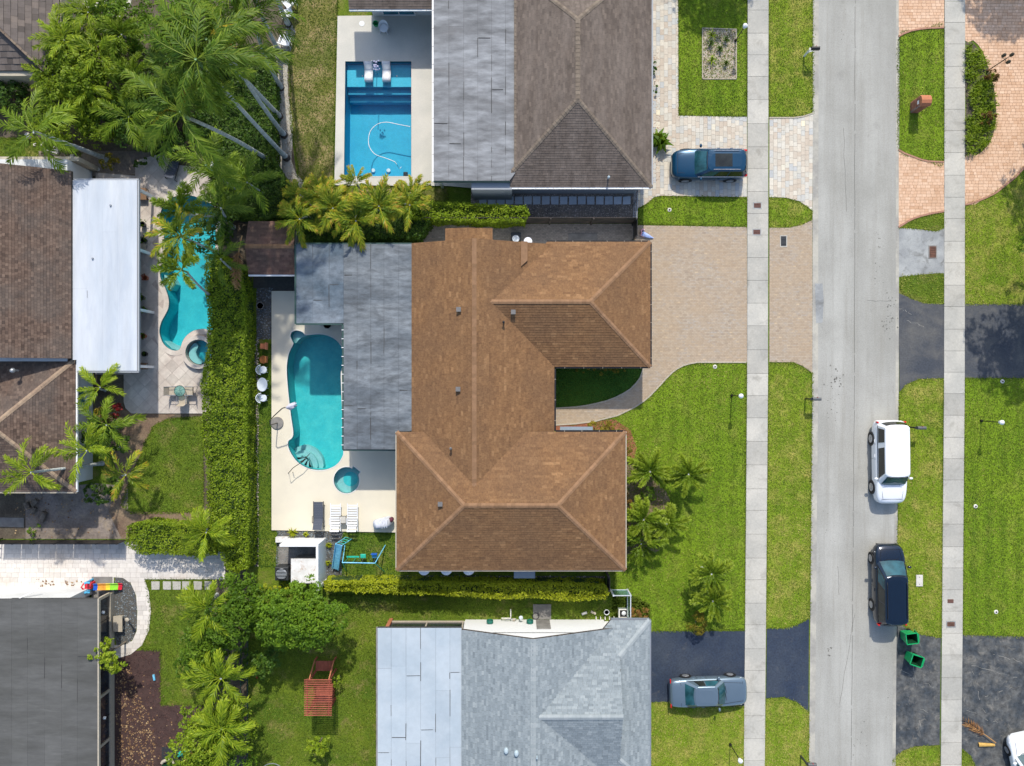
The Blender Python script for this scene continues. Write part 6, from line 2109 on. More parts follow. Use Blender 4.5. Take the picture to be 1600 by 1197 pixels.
# ============================================================ VEHICLES
def loft(sections, closed=True):
    mb = MB()
    m = len(sections[0])
    vs = [p for s in sections for p in s]
    fs = []
    for i in range(len(sections) - 1):
        for j in range(m if closed else m - 1):
            k = (j + 1) % m
            fs.append([i * m + j, (i + 1) * m + j, (i + 1) * m + k, i * m + k])
    mb.add(vs, fs)
    if closed:
        mb.add(sections[0], [list(range(m))])
        mb.add(sections[-1], [list(range(m))[::-1]])
    return mb


def car(px, py, heading, L, W, Hh, spec, paint, label, name='parked_car', cat='car'):
    """+X is forward. spec: body stations (s from nose 0 to tail 1, half width, deck height, sill height), cabin numbers"""
    x, y, _ = P(px, py)
    t = thing(name, (x, y, 0), label, cat)
    secs = []
    for s, w, zt, zb in spec['body']:
        X = L * (0.5 - s); w = w * W / 2
        cr = 0.05
        half = [(0, zb), (w * 0.75, zb), (w * 0.95, zb + 0.05), (w, zb + 0.22), (w * 1.0, zb + (zt - zb) * 0.62), (w * 0.975, zt - 0.10), (w * 0.90, zt - 0.015), (w * 0.62, zt + cr * 0.7), (w * 0.3, zt + cr), (0, zt + cr * 1.05)]
        pts = [(X, a, b) for a, b in half] + [(X, -a, b) for a, b in half[-2:0:-1]]
        secs.append(pts)
    b = loft(secs).build('body', paint, t, local=True, smooth=True, sub=1)
    c = spec['cab']      # xf_base, xf_roof, xr_roof, xr_base (from nose, metres), half widths belt/roof, belt z
    zb, zr = c['belt'], Hh
    wb, wr = c['wb'], c['wr']
    xs = [L / 2 - v for v in c['x']]
    def ringp(xf, xr, w, z, rf=0.16, cr=0.0):
        k = []
        for (a, bb) in ((xf - rf * 0.0, 0.0), (xf, w * 0.5), (xf - 0.05, w * 0.85), (xf - rf, w), ):
            k.append((a + (0.06 * (1 - (bb / w) ** 2) if w else 0), bb))
        for f in (0.33, 0.66): k.append((xf + (xr - xf) * f, w * 1.01))
        for (a, bb) in ((xr + rf, w), (xr + 0.04, w * 0.85), (xr, w * 0.5), (xr, 0.0)):
            k.append((a - 0.04 * (1 - (bb / w) ** 2), bb))
        full = k + [(a, -bb) for a, bb in k[-2:0:-1]]
        return [(a, bb, z + cr * (1 - (bb / w) ** 2)) for a, bb in full]
    r0 = ringp(xs[0], xs[3], wb, zb - 0.06, 0.22)
    r1 = ringp(xs[1], xs[2], wr, zr - 0.05, 0.14)
    r2 = ringp(xs[1] - 0.05, xs[2] + 0.05, wr * 0.93, zr - 0.012, 0.14)
    r3 = ringp(xs[1] - 0.25, xs[2] + 0.25, wr * 0.60, zr + 0.01, 0.14)
    loft([r0, r1, r2, r3]).build('cabin', paint, t, local=True, smooth=False, bevel=0.02)
    # windows: sit just proud of the cabin's skin
    def P3(u, v, side):        # u along 0 front..1 rear, v up 0..1 on the side skin
        xb = xs[0] - 0.22 + (xs[3] + 0.22 - xs[0] + 0.22) * u
        xt = xs[1] - 0.14 + (xs[2] + 0.14 - xs[1] + 0.14) * u
        w = wb + (wr - wb) * v
        return Vector((xb + (xt - xb) * v, side * (w * 1.012 + 0.012), (zb - 0.06) + (zr - 0.05 - zb + 0.06) * v))
    for sd in (-1, 1):
        for (u0, u1, g) in c['side']:
            q = [P3(u0 + 0.012, 0.17, sd), P3(u1 - 0.012, 0.17, sd), P3(u1 - 0.012, 0.90, sd), P3(u0 + 0.012, 0.90, sd)]
            if u0 < 0.03: q[3] = P3(u0 + 0.05, 0.90, sd)
            MB().add(q + [p - Vector((0, sd * 0.03, 0)) for p in q], [[0, 1, 2, 3], [4, 5, 1, 0], [5, 6, 2, 1], [6, 7, 3, 2], [7, 4, 0, 3]]).build('side_window', 'glass_side' if g else 'glass_car', t, local=True)
    def endglass(x0, x1, w0, w1, v0, v1, sg, nm, mat):
        zb0, zr0 = zb - 0.06, zr - 0.05
        g = MB()
        n = 6
        vs = []
        for v in (v0, v1):
            for i in range(n + 1):
                k = -1 + 2 * i / n
                w = (w0 + (w1 - w0) * v) * 0.86
                X = x0 + (x1 - x0) * v
                bow = 0.075 * (1 - k * k) - 0.02
                vs.append((X + sg * (bow + 0.018), k * w, zb0 + (zr0 - zb0) * v + 0.012))
        fs = [[i, i + 1, n + 2 + i, n + 1 + i] for i in range(n)]
        g.add(vs, fs)
        return g.build(nm, mat, t, local=True, smooth=True)
    endglass(xs[0], xs[1], wb, wr, 0.10, 0.97, 1, 'windscreen', 'glass_car')
    endglass(xs[3], xs[2], wb, wr, 0.28 if c.get('steep') else 0.10, 0.94, -1, 'rear_window', 'glass_side' if c.get('steep') else 'glass_car')
    # wheels
    wrd = c.get('wheel', 0.34)
    for sx in (c['ax'][0], c['ax'][1]):
        for sd in (-1, 1):
            X = L / 2 - sx
            Y = sd * (W / 2 - 0.10)
            wh = MB()
            pr = [(wrd * 0.62, -0.115), (wrd * 0.95, -0.115), (wrd, -0.07), (wrd, 0.07), (wrd * 0.95, 0.115), (wrd * 0.62, 0.115)]
            def lat(pr, seg=22):
                vs, fs = [], []
                for r, h in pr:
                    for k in range(seg):
                        a = 2 * math.pi * k / seg
                        vs.append((X + r * math.cos(a), Y + h, wrd + r * math.sin(a)))
                for i in range(len(pr) - 1):
                    for k in range(seg):
                        fs.append([i * seg + k, i * seg + (k + 1) % seg, (i + 1) * seg + (k + 1) % seg, (i + 1) * seg + k])
                fs.append(list(range(seg))); fs.append([(len(pr) - 1) * seg + k for k in range(seg)])
                return vs, fs
            wh.add(*lat(pr))
            w0 = wh.build('wheel', 'rubber', t, local=True)
            MB().add(*lat([(wrd * 0.66, sd * 0.10), (wrd * 0.66, sd * 0.122), (wrd * 0.52, sd * 0.118)])).build('rim', 'rim', w0, local=True)
            for k in range(5):
                a = k * 2 * math.pi / 5 + 0.3
                MB().bar((X, Y + sd * 0.13, wrd), (X + 0.58 * wrd * math.cos(a), Y + sd * 0.125, wrd + 0.58 * wrd * math.sin(a)), 0.05, 0.015, up=(0, 1, 0)).build('spoke', 'rim', w0, local=True)
            ar = MB().add(*lat([(wrd * 1.16, sd * 0.075), (wrd * 1.16, sd * 0.104), (wrd * 1.0, sd * 0.106)]))
            ar.build('wheel_arch', 'car_trim', t, local=True)
    # mirrors
    for sd in (-1, 1):
        mx = xs[0] - 0.42
        MB().prof((mx, sd * (wb + 0.17), zb + 0.02), [(0.05, 0), (0.10, 0.03), (0.11, 0.12), (0.06, 0.17)], 10, sx=0.75, sy=1.15).build('mirror', c.get('mirror', paint), t, local=True, smooth=True)
    # lamps
    st = spec['body']
    for sd in (-1, 1):
        h = spec['hl']; MB().add([(L / 2 - h[0], sd * h[1] * W / 2, h[4]), (L / 2 - h[2], sd * h[3] * W / 2, h[5]), (L / 2 - h[2] - 0.12, sd * (h[3] * W / 2 - 0.05), h[5] + 0.09), (L / 2 - h[0] - 0.10, sd * (h[1] * W / 2 - 0.02), h[4] + 0.10)], [[0, 1, 2, 3], [3, 2, 1, 0]]).build('headlight', 'headlamp', t, local=True)
        r = spec['tl']
        MB().box((-L / 2 + r[0], sd * (r[1] * W / 2), r[2]), (r[3], r[4], r[5])).build('taillight', 'red_lamp', t, local=True, bevel=0.02)
    MB().bar((-L / 2 + 0.045, -W * 0.36, spec['bz']), (-L / 2 + 0.045, W * 0.36, spec['bz']), 0.12, 0.16).build('bumper', spec.get('bm', 'car_trim'), t, local=True, bevel=0.03)
    MB().bar((L / 2 - 0.06, -W * 0.33, spec['bz'] - 0.02), (L / 2 - 0.06, W * 0.33, spec['bz'] - 0.02), 0.10, 0.16).build('grille', 'car_trim', t, local=True, bevel=0.02)
    # shut lines of the bonnet
    if c.get('rails'):
        for sd in (-1, 1):
            MB().tube([(xs[1] - 0.35, sd * wr * 0.86, zr - 0.01), (xs[1] - 0.5, sd * wr * 0.87, zr + 0.045), (xs[2] + 0.45, sd * wr * 0.87, zr + 0.045), (xs[2] + 0.3, sd * wr * 0.86, zr - 0.01)], 0.022, 6).build('roof_rail', c['rails'], t, local=True)
    if c.get('sunroof'):
        a, bb, ww = c['sunroof']
        MB().box(((xs[1] + xs[2]) / 2 + a, 0, zr + 0.003), (bb, ww * 2, 0.012)).build('sunroof', 'glass_side', t, local=True)
    if c.get('ribs'):
        for k in (-2, -1, 0, 1, 2):
            MB().bar((xs[1] - 1.4, k * 0.2, zr + 0.005), (xs[2] + 0.35, k * 0.2, zr + 0.004), 0.035, 0.012).build('roof_rib', paint, t, local=True)
    for k in (-.22, .22):
        MB().bar((xs[0] + .075, k - .24, zb + .0), (xs[0] - .02 + .02, k + .22, zb + .03), 0.02, 0.015).build('wiper', 'car_trim', t, local=True)
    zb0_, zr0_ = zb - .06, zr - .05
    MB().bar((xs[1] + .045, -wr * .8, zr - .025), (xs[1] + .045, wr * .8, zr - .025), .03, .02).build('windscreen_trim', 'car_trim', t, local=True)
    if not c.get('steep'):
        MB().bar((xs[3] - .16, -W * .40, zb + .035), (xs[3] - .16, W * .40, zb + .035), .014, .012).build('boot_seam', 'car_trim', t, local=True)
    MB().bar((L / 2 - .30, -W * .34, st[3][2] - .01), (L / 2 - .30, W * .34, st[3][2] - .01), .014, .012).build('bonnet_lip', 'car_trim', t, local=True)
    for sd in (-1, 1):
        MB().bar((xs[0] - .25, sd * (wb * 1.0 + .018), zb + .0), (xs[3] + .2, sd * (wb * 1.0 + .018), zb + .0), .02, .025).build('window_trim', 'chrome' if c.get('rails') == 'chrome' else 'car_trim', t, local=True)
    for sd in (-1, 1):
        MB().bar((xs[0] - 0.12, sd * W * 0.36, zb - 0.005), (L / 2 - 0.35, sd * W * 0.30, st[3][2] + 0.012), 0.012, 0.01).build('bonnet_seam', 'car_trim', t, local=True)
        for f in (0.36, 0.62):
            X = xs[0] - 0.3 + (xs[3] - xs[0] + 0.3) * f
            MB().bar((X, sd * (W / 2 + 0.004), 0.36), (X, sd * (W / 2 * 0.985), zb - 0.13), 0.014, 0.012, up=(1, 0, 0)).build('door_seam', 'car_trim', t, local=True)
            MB().bar((X - 0.12, sd * (W / 2 + 0.012), zb - 0.22), (X - 0.30, sd * (W / 2 + 0.012), zb - 0.22), 0.03, 0.03).build('door_handle', paint, t, local=True)
    MB().bar((-L / 2 + 0.03, -0.2, spec['bz'] + 0.18), (-L / 2 + 0.03, 0.2, spec['bz'] + 0.18), 0.03, 0.11).build('number_plate', 'stone_white', t, local=True)
    t.rotation_euler = (0, 0, heading)
    return t


SUV = dict(
    body=[(0.0, .56, .66, .34), (.012, .74, .78, .26), (.05, .88, .88, .22), (.12, .95, .95, .21), (.22, .985, 1.0, .21), (.32, .99, 1.04, .21), (.5, 1.0, 1.03, .21), (.72, .995, 1.05, .21), (.88, .97, 1.06, .23), (.955, .92, 1.04, .26), (.99, .82, .98, .34), (1.0, .70, .86, .40)],
    cab=dict(x=(1.28, 2.02, 4.32, 4.62), belt=1.03, wb=.86, wr=.66, side=[(0.02, .30, 0), (.31, .62, 1), (.63, .97, 1)], ax=(.90, 3.70), wheel=.36, rails='chrome', sunroof=(.18, 1.05, .40), steep=1),
    hl=(.10, .62, .42, .93, .66, .74), tl=(.13, .80, .84, .20, .14, .22), bz=.42)
car(1103.5, 261.5, math.pi, 4.62, 1.92, 1.64, SUV, 'car_blue', 'shiny blue estate car with dark glass roof parked on the multicoloured pavers')
BIG = dict(
    body=[(0.0, .60, .78, .36), (.012, .78, .92, .28), (.05, .90, 1.02, .24), (.12, .96, 1.08, .24), (.20, .985, 1.12, .24), (.28, .99, 1.15, .24), (.5, 1.0, 1.14, .24), (.74, .995, 1.15, .24), (.90, .97, 1.16, .26), (.965, .93, 1.14, .28), (.992, .84, 1.08, .36), (1.0, .74, .92, .42)],
    cab=dict(x=(1.18, 1.78, 4.90, 5.10), belt=1.14, wb=.90, wr=.75, side=[(0.03, .60, 1), (.68, .97, 1)], ax=(.98, 4.02), wheel=.39, steep=1),
    hl=(.10, .62, .40, .93, .78, .86), tl=(.075, .86, .86, .10, .10, .26), bz=.48, bm='car_white')
car(1381, 720, -math.pi / 2 + 0.012, 5.15, 1.98, 1.88, BIG, 'car_white', 'large white sport utility vehicle parked on the road half onto the verge', name='parked_suv')
VAN = dict(
    body=[(0.0, .54, .62, .34), (.012, .72, .76, .26), (.05, .87, .86, .2), (.11, .945, .93, .2), (.17, .98, .99, .2), (.24, .99, 1.04, .2), (.5, 1.0, 1.05, .2), (.74, .995, 1.06, .2), (.90, .965, 1.07, .22), (.965, .92, 1.05, .26), (.992, .82, 1.0, .34), (1.0, .70, .86, .4)],
    cab=dict(x=(.92, 1.78, 4.72, 5.0), belt=1.04, wb=.88, wr=.70, side=[(0.02, .28, 0), (.29, .60, 1), (.61, .97, 1)], ax=(.93, 3.85), wheel=.34, steep=1, rails='car_trim', ribs=1),
    hl=(.10, .60, .45, .92, .62, .74), tl=(.075, .86, .86, .10, .10, .26), bz=.42)
car(1381, 908.5, math.pi / 2 + 0.012, 5.0, 1.95, 1.74, VAN, 'car_navy', 'dark navy minivan parked on the road just above the green bins', name='parked_van', cat='van')
SEDAN = dict(
    body=[(0.0, .62, .56, .30), (.012, .80, .68, .24), (.05, .91, .74, .19), (.12, .965, .78, .19), (.22, .985, .83, .19), (.32, .99, .87, .19), (.5, 1.0, .88, .19), (.70, .995, .90, .19), (.85, .97, .92, .20), (.95, .93, .90, .23), (.99, .86, .84, .3), (1.0, .76, .74, .34)],
    cab=dict(x=(1.42, 2.0, 3.38, 4.02), belt=.90, wb=.80, wr=.60, side=[(0.04, .50, 0), (.51, .84, 1)], ax=(.95, 3.75), wheel=.32),
    hl=(.10, .66, .35, .94, .58, .62), tl=(.035, .82, .66, .07, .26, .13), bz=.42, bm='car_silver')
car(1103, 1075, R(1.6), 4.82, 1.86, 1.38, SEDAN, 'car_silver', 'silver blue sedan parked on the dark blue asphalt drive beside the grey house')
car(1597.5, 1196, math.pi / 2 + R(12), 4.6, 1.86, 1.45, dict(SEDAN, cab=dict(SEDAN['cab'], x=(1.05, 1.85, 3.5, 4.2))), 'car_white', 'white car cut off by the lower right corner of the picture')

# ============================================================ BINS, MAILBOXES, LAMPS
def bin_(px, py, rz, label):
    x, y, _ = P(px, py)
    t = thing('wheeled_bin', (x, y, 0), label, 'bin', 'green wheeled bins at the kerb')
    mb = MB()
    w0, d0, w1, d1, h = .24, .27, .32, .36, 1.02
    base = [(-w0, -d0), (w0, -d0), (w0, d0), (-w0, d0)]; top = [(-w1, -d1), (w1, -d1), (w1, d1), (-w1, d1)]
    ti = [(a * .9, b * .9) for a, b in top]; bi = [(a * .86, b * .86) for a, b in base]
    vs = [(a, b, .05) for a, b in base] + [(a, b, h) for a, b in top] + [(a, b, h) for a, b in ti]
    fs = [[3, 2, 1, 0]] + [[i, (i + 1) % 4, 4 + (i + 1) % 4, 4 + i] for i in range(4)] + [[4 + i, 4 + (i + 1) % 4, 8 + (i + 1) % 4, 8 + i] for i in range(4)]
    mb.add(vs, fs).build('body', 'bin_green', t, local=True, bevel=0.015)
    mb = MB()
    vs = [(a, b, h - 0.004) for a, b in ti] + [(a, b, .12) for a, b in bi]
    mb.add(vs, [[(i + 1) % 4, i, 4 + i, 4 + (i + 1) % 4] for i in range(4)] + [[4, 5, 6, 7]]).build('inside', 'bin_inside', t, local=True)
    mb = MB()
    for a, b in ((0, 1), (1, 2), (2, 3), (3, 0)):
        mb.bar((*top[a], h), (*top[b], h), .05, .045)
    mb.build('rim', 'bin_green', t, local=True)
    lid = MB().add([(-.30, -.37, h - .01), (.30, -.37, h - .01), (.29, -.50, .30), (-.29, -.50, .30), (-.30, -.41, h - .01), (.30, -.41, h - .01), (.29, -.54, .30), (-.29, -.54, .30)],
                   [[0, 1, 2, 3], [7, 6, 5, 4], [0, 4, 5, 1], [1, 5, 6, 2], [2, 6, 7, 3], [3, 7, 4, 0]]).build('lid', 'bin_green', t, local=True)
    MB().bar((-.24, -.46, h - .06), (.24, -.46, h - .06), .03).build('handle', 'bin_green', t, local=True)
    for sd in (-1, 1):
        mb = MB(); mb.tube([(sd * .24, -.27, .11), (sd * .30, -.27, .11)], .11, 14)
        mb.build('wheel', 'rubber', t, local=True)
    t.rotation_euler = (0, 0, rz)
    return t


bin_(1412.5, 990, R(97), 'upper of two green wheeled bins with its lid hanging open, nearest the dark van')
bin_(1420, 1024, R(72), 'lower of two green wheeled bins with its lid open on the worn black drive')


def mailbox(px, py, face, label, post='metal_dark', box='mail_grey', h=1.05):
    x, y, _ = P(px, py)
    t = thing('mailbox', (x, y, 0), label, 'mailbox')
    MB().box((x, y, 0), (.09, .09, h)).build('post', post, t)
    MB().bar((x - face * .05, y, h + .02), (x + face * .50, y, h + .02), .16, .03).build('bracket', post, t)
    c = []
    for k in range(9):
        a = math.pi * k / 8
        c.append((.10 * math.cos(a), .12 + .09 * math.sin(a)))
    c += [(-.10, 0), (.10, 0)]
    s = [[(X, y + a, h + .04 + b) for a, b in c] for X in (x + face * .02, x + face * .52)]
    loft(s).build('box', box, t, smooth=False)
    MB().bar((x + face * .3, y + .115, h + .12), (x + face * .3, y + .115, h + .3), .02, .03).build('flag', 'plastic_red', t)
    MB().box((x + face * .535, y, h + .06), (.015, .19, .16)).build('door', box, t)
    return t


mailbox(1258, 623, 1, 'dark grey mailbox on a black post at the road edge across from the long lawn')
mailbox(1418, 667, 1, 'slim grey mailbox beside the rear of the white utility vehicle')
mailbox(1251, 1181, 1, 'dark mailbox on a post at the road edge near the bottom of the picture')
t = mailbox(1256, 88, 1, 'black mailbox with thick white post at the road edge near the top', post='paint_white', box='metal_black')
MB().bar((*P(1256, 88)[:2], .55), (P(1256, 88)[0] + .35, P(1256, 88)[1], 1.0), .06).build('brace', 'paint_white', t)
# brick mailbox pillar
x, y, _ = P(1428.5, 169)
t = thing('mailbox_pillar', (x, y, 0), 'red brick mailbox pillar standing in the oval verge', 'mailbox')
MB().box((x, y, 0), (.49, .60, 1.28)).build('core', 'stone_grey', t)
rr = random.Random(77)
rows = 16
for k in range(rows):
    z = k * .08
    for sd in (-1, 1):
        for j in range(3):
            o = (j - 1) * .205 + (0.05 if k % 2 else -0.05)
            if -.30 < o - .1 + .0 and o < .30:
                MB().box((x + sd * .255, y + o, z + .005), (.03, .19, .068)).build('brick', 'brick_obj', t)
        for j in range(2):
            o = (j - .5) * .235 + (0.03 if k % 2 else -0.03)
            MB().box((x + o, y + sd * .31, z + .005), (.21, .03, .068)).build('brick', 'brick_obj', t)
c = [(-.34, 0), (.34, 0), (.34, .05), (.20, .20), (0, .26), (-.20, .20), (-.34, .05)]
loft([[(X, y + a, 1.28 + b) for a, b in c] for X in (x - .30, x + .32)]).build('cap', 'wood_orange', t)
MB().box((x - .275, y, .92), (.02, .22, .20)).build('mail_door', 'paint_white', t)


def lamp_post(px, py, h, label, head='globe', mat='metal_black', lean=None, arms=1):
    x, y, _ = P(px, py)
    t = thing('lamp_post', (x, y, 0), label, 'lamp')
    MB().prof((x, y, 0), [(.09, 0), (.08, .12), (.04, .2)], 12).build('base', mat, t)
    MB().tube([(x, y, .1), (x, y, h - .2)], .03, 8).build('pole', mat, t)
    if arms == 1:
        MB().prof((x, y, h - .24), [(.05, 0), (.10, .05), (.13, .22), (.10, .30)], 10).build('lantern', 'plastic_white' if head == 'globe' else 'metal_dark', t, smooth=False)
        MB().prof((x, y, h + .06), [(.15, 0), (.10, .06), (.02, .11)], 10).build('cap', 'plastic_white' if head == 'globe' else mat, t)
    else:
        for k in range(3):
            a = 2 * math.pi * k / 3 + .6
            X, Y = x + .28 * math.cos(a), y + .28 * math.sin(a)
            MB().tube([(x, y, h - .35), (x + .2 * math.cos(a), y + .2 * math.sin(a), h - .42), (X, Y, h - .25)], .018, 6).build('arm', mat, t)
            MB().prof((X, Y, h - .25), [(.05, 0), (.10, .04), (.11, .22), (.06, .32), (.01, .36)], 10).build('lantern', mat, t)
    return t


lamp_post(1143, 618, 2.05, 'thin black lamp post with white lantern in the main front lawn near the pavement')
lamp_post(1533, 657.5, 2.1, 'thin black lamp post with white lantern in the wide lawn at the right')
lamp_post(1149, 64, 2.1, 'lamp post with white lantern beside the square gravel bed')
lamp_post(1141, 1163, 2.2, 'lamp post with boxy white lantern in the lawn below the silver sedan')
lamp_post(1541, 112, 2.3, 'dark bronze lamp post with three lanterns in the planting of the orange drive', mat='metal_bronze', arms=3)

# little sprinklers and pegs in lawns
for (px, py, lb) in ((1046, 328, 'small pale round valve cover in the strip of lawn below the blue car'), (1117, 573, 'small round sprinkler head at the rounded top edge of the main front lawn'),
                     (1524, 791, 'small pale sprinkler ring in the right lawn across from the white vehicle'), (1556, 956, 'small white sprinkler ring in the right lawn near the worn drive'), (1566, 596, 'small blue grey sprinkler ring beside the right asphalt drive')):
    x, y, _ = P(px, py)
    t = thing('sprinkler', (x, y, 0), lb, 'sprinkler')
    MB().prof((x, y, 0), [(.13, 0), (.13, .035), (.09, .05)], 14).build('ring', 'stone_white', t)
    MB().prof((x, y, .05), [(.05, 0), (.05, .03), (.02, .05)], 10).build('nozzle', 'metal_dark', t)

# fallen palm sheath beside the lower right car
x, y, _ = P(1540, 1163)
mb = MB(); 
vs = []
for i in range(7):
    s = i / 6
    for k in range(7):
        a = math.pi * k / 6
        r = .14 * (1 - .35 * s)
        vs.append((x - .50 + 1.0 * s, y + r * math.cos(a), .05 + r * .8 * math.sin(a) + .05 * s))
mb.add(vs, [[i * 7 + k, i * 7 + k + 1, i * 7 + 8 + k, i * 7 + 7 + k] for i in range(6) for k in range(6)])
t = thing('fallen_frond', P(1540, 1140), 'fallen brown palm leaf with its yellow sheath lying beside the white car', 'palm leaf')
mb.build('sheath', 'amber', t, smooth=True)
o = link_mesh('leaf_blade', FRONDS['dead'][0], None, t)
base = Vector(P(1556, 1161, .2)); o.location = base - wloc(t)
tipv = Vector(P(1497, 1114)) - base
o.rotation_euler = (0, 0.02, math.atan2(tipv.y, tipv.x)); o.scale = (1.15, 1.15, 1.0)

# small toy near the garage corner
x, y, _ = P(1006, 367)
t = thing('toy_umbrella', (x, y, 0), 'small folded pink and lilac childs umbrella lying by the garage corner', 'toy')
MB().tube([P(1003, 365, .12), P(1008, 367, .12), P(1015, 370, .1), P(1021, 372, .08)], [.17, .15, .10, .02], 8).build('canopy', 'plastic_lilac', t)
MB().tube([P(1001, 366, .14), P(1007, 370, .10)], [.09, .05], 8).build('band', 'plastic_pink', t)
MB().tube([P(1008, 368, .10), P(1003, 364, .14), P(1001.5, 361, .14), P(1004, 358.5, .12), P(1007, 359.5, .10)], .045, 8).build('handle', 'plastic_pink', t)

# air handlers and white fan along the north side
x, y, _ = P(806, 376)
t = thing('air_conditioner', P(806, 376), 'blue grey air conditioner unit against the north wall of the brown roofed house', 'air conditioner')
MB().box(P(806, 373), (.62, .5, .8)).build('body', 'metal_dark', t, bevel=.03)
MB().prof(P(806, 373, .8), [(.22, 0), (.22, .04), (.1, .05)], 14).build('fan_guard', 'stone_blue', t)
t = thing('satellite_dish', P(826, 378), 'round white dish at the north eave of the brown roofed house', 'dish')
x, y, _ = P(825, 377, 2.6)
MB().tube([(x, y, 1.5), (x, y, 2.5)], .03).build('mast', 'metal_grey', t)
MB().prof((x, y, 2.5), [(.03, 0), (.15, .03), (.24, .08), (.25, .09)], 22).build('dish', 'plastic_white', t)
o = MB().prism([P(*p)[:2] for p in ((888, 365), (888, 378), (933, 378), (933, 365))], 0, .06).build('concrete_pad', 'stone_grey')
tag(o, kind='structure')

# ============================================================ POOL SIDE
def lounger(px, py, rz, frame, cloth, label, slats=False, L=1.75, W=.62, cat='lounger', group=None):
    x, y, _ = P(px, py, .35)
    t = thing('sun_lounger', (x, y, .10), label, cat, group)
    for sd in (-1, 1):
        MB().bar((-L / 2, sd * W / 2, .30), (L / 2, sd * W / 2, .30), .045, .05).build('side_rail', frame, t, local=True)
        for e in (-.75, .6):
            MB().bar((e, sd * W / 2, 0), (e, sd * W / 2, .29), .045).build('leg', frame, t, local=True)
        MB().tube([(-.45, sd * (W / 2 + .03), .3), (-.45, sd * (W / 2 + .03), .5), (-.05, sd * (W / 2 + .03), .5), (-.05, sd * (W / 2 + .03), .3)], .02, 6).build('armrest', frame, t, local=True)
    n = 11
    for i in range(n):
        s0 = -L / 2 + .03 + (L - .06) * i / n; s1 = s0 + (L - .06) / n * (0.62 if slats else 0.99)
        def z(s): return .335 + max(0, (-s - .25)) * .62
        MB().add([(s0, -W / 2 + .03, z(s0)), (s1, -W / 2 + .03, z(s1)), (s1, W / 2 - .03, z(s1)), (s0, W / 2 - .03, z(s0))], [[0, 1, 2, 3]]).build('slat' if slats else 'sling', cloth, t, local=True)
    t.rotation_euler = (0, 0, rz)
    return t


lounger(498, 805, math.pi / 2, 'metal_dark', 'sling_grey', 'dark grey sling lounger at the lower edge of the cream deck')
lounger(524.5, 808, math.pi / 2, 'plastic_white', 'plastic_white', 'white slatted lounger to the left of the small square table', slats=True)
lounger(551, 808, math.pi / 2, 'plastic_white', 'plastic_white', 'white slatted lounger to the right of the small square table', slats=True)
t = thing('side_table', P(536, 813), 'small square tan topped table between two white loungers', 'table')
x, y, _ = P(536, 812, .5)
MB().box((x, y, .52), (.36, .42, .03)).build('table_top', 'table_glass', t)
mb = MB()
for a in (-1, 1):
    mb.bar((x - .2, y + a * .22, .53), (x + .2, y + a * .22, .53), .03, .04); mb.bar((x + a * .19, y - .22, .53), (x + a * .19, y + .22, .53), .03, .04)
mb.build('rim', 'metal_bronze', t)
for a in (-1, 1):
    for b in (-1, 1): MB().box((x + a * .17, y + b * .2, .10), (.03, .03, .42)).build('leg', 'metal_bronze', t)
# covered grill
x, y, _ = P(597, 818, .6)
t = thing('covered_grill', (x, y, .1), 'grill under a wrinkled white cover beside the brown wing', 'grill')
c0 = [(-.62, -.26), (.45, -.28), (.45, .28), (-.62, .26)]
vs = []
for z, k in ((0.02, 1.0), (.35, .97), (.72, .95), (.95, .78), (1.05, .5)):
    for i in range(16):
        a = i / 16 * 2 * math.pi
        ex = abs(math.cos(a)) ** .45 * math.copysign(1, math.cos(a)) * .60 * k
        ey = abs(math.sin(a)) ** .45 * math.copysign(1, math.sin(a)) * .30 * k
        w = 1 + .04 * math.sin(i * 2.4 + z * 9)
        zz = z * (0.72 if ex < -.3 else 1.0)
        vs.append((ex * w, ey * w, zz))
g = MB(); g.add(vs, [[j * 16 + i, j * 16 + (i + 1) % 16, j * 16 + 16 + (i + 1) % 16, j * 16 + 16 + i] for j in range(4) for i in range(16)] + [[64 + i for i in range(16)]])
g.build('cover', 'cloth_white', t, local=True, smooth=True)
for k in (-.1, .05, .2): MB().bar((.12 + k, -.26, 1.0), (.28 + k, .2, 1.07), .03, .03).build('fold', 'cloth_white', t, local=True)
MB().prof((.62, .1, .3), [(.14, 0), (.16, .3), (.10, .45)], 12).build('side_burner', 'cloth_maroon', t, local=True, smooth=True)
t.rotation_euler = (0, 0, R(14))

# cantilever umbrella folded over the pool edge
bx, by, _ = P(434, 661)
t = thing('cantilever_umbrella', (bx, by, .1), 'closed lilac grey cantilever parasol on round base leaning over the pool edge', 'umbrella')
MB().prof((bx, by, .1), [(.40, 0), (.40, .06), (.36, .10), (.1, .12)], 28).build('base', 'stone_grey', t)
p0 = Vector(P(434, 661, .15)); p1 = Vector(P(422, 664, 1.6)); p2 = Vector(P(428, 650, 2.2)); p3 = Vector(P(441, 638, 2.5)); p4 = Vector(P(446, 636.5, 2.5))
MB().tube([p0, p1], .03, 8).build('mast', 'metal_bronze', t)
MB().tube([p1, Vector(P(422, 657, 2.0)), p2, p3, p4], .032, 8).build('arm', 'metal_bronze', t)
mb = MB()
for k, (dx, dy) in enumerate(((0, 0), (3, -2.5), (2, 2), (-1, 3), (4, 1), (1, -4))):
    mb.tube([Vector(P(447, 637, 2.45)), Vector(P(454 + dx * .4, 636 + dy * .6, 2.3)), Vector(P(460 + dx, 632.5 + dy, 2.0 - .1 * k))], [.05, .13, .03], 7)
mb.build('canopy', 'cloth_lilac', t, smooth=True)

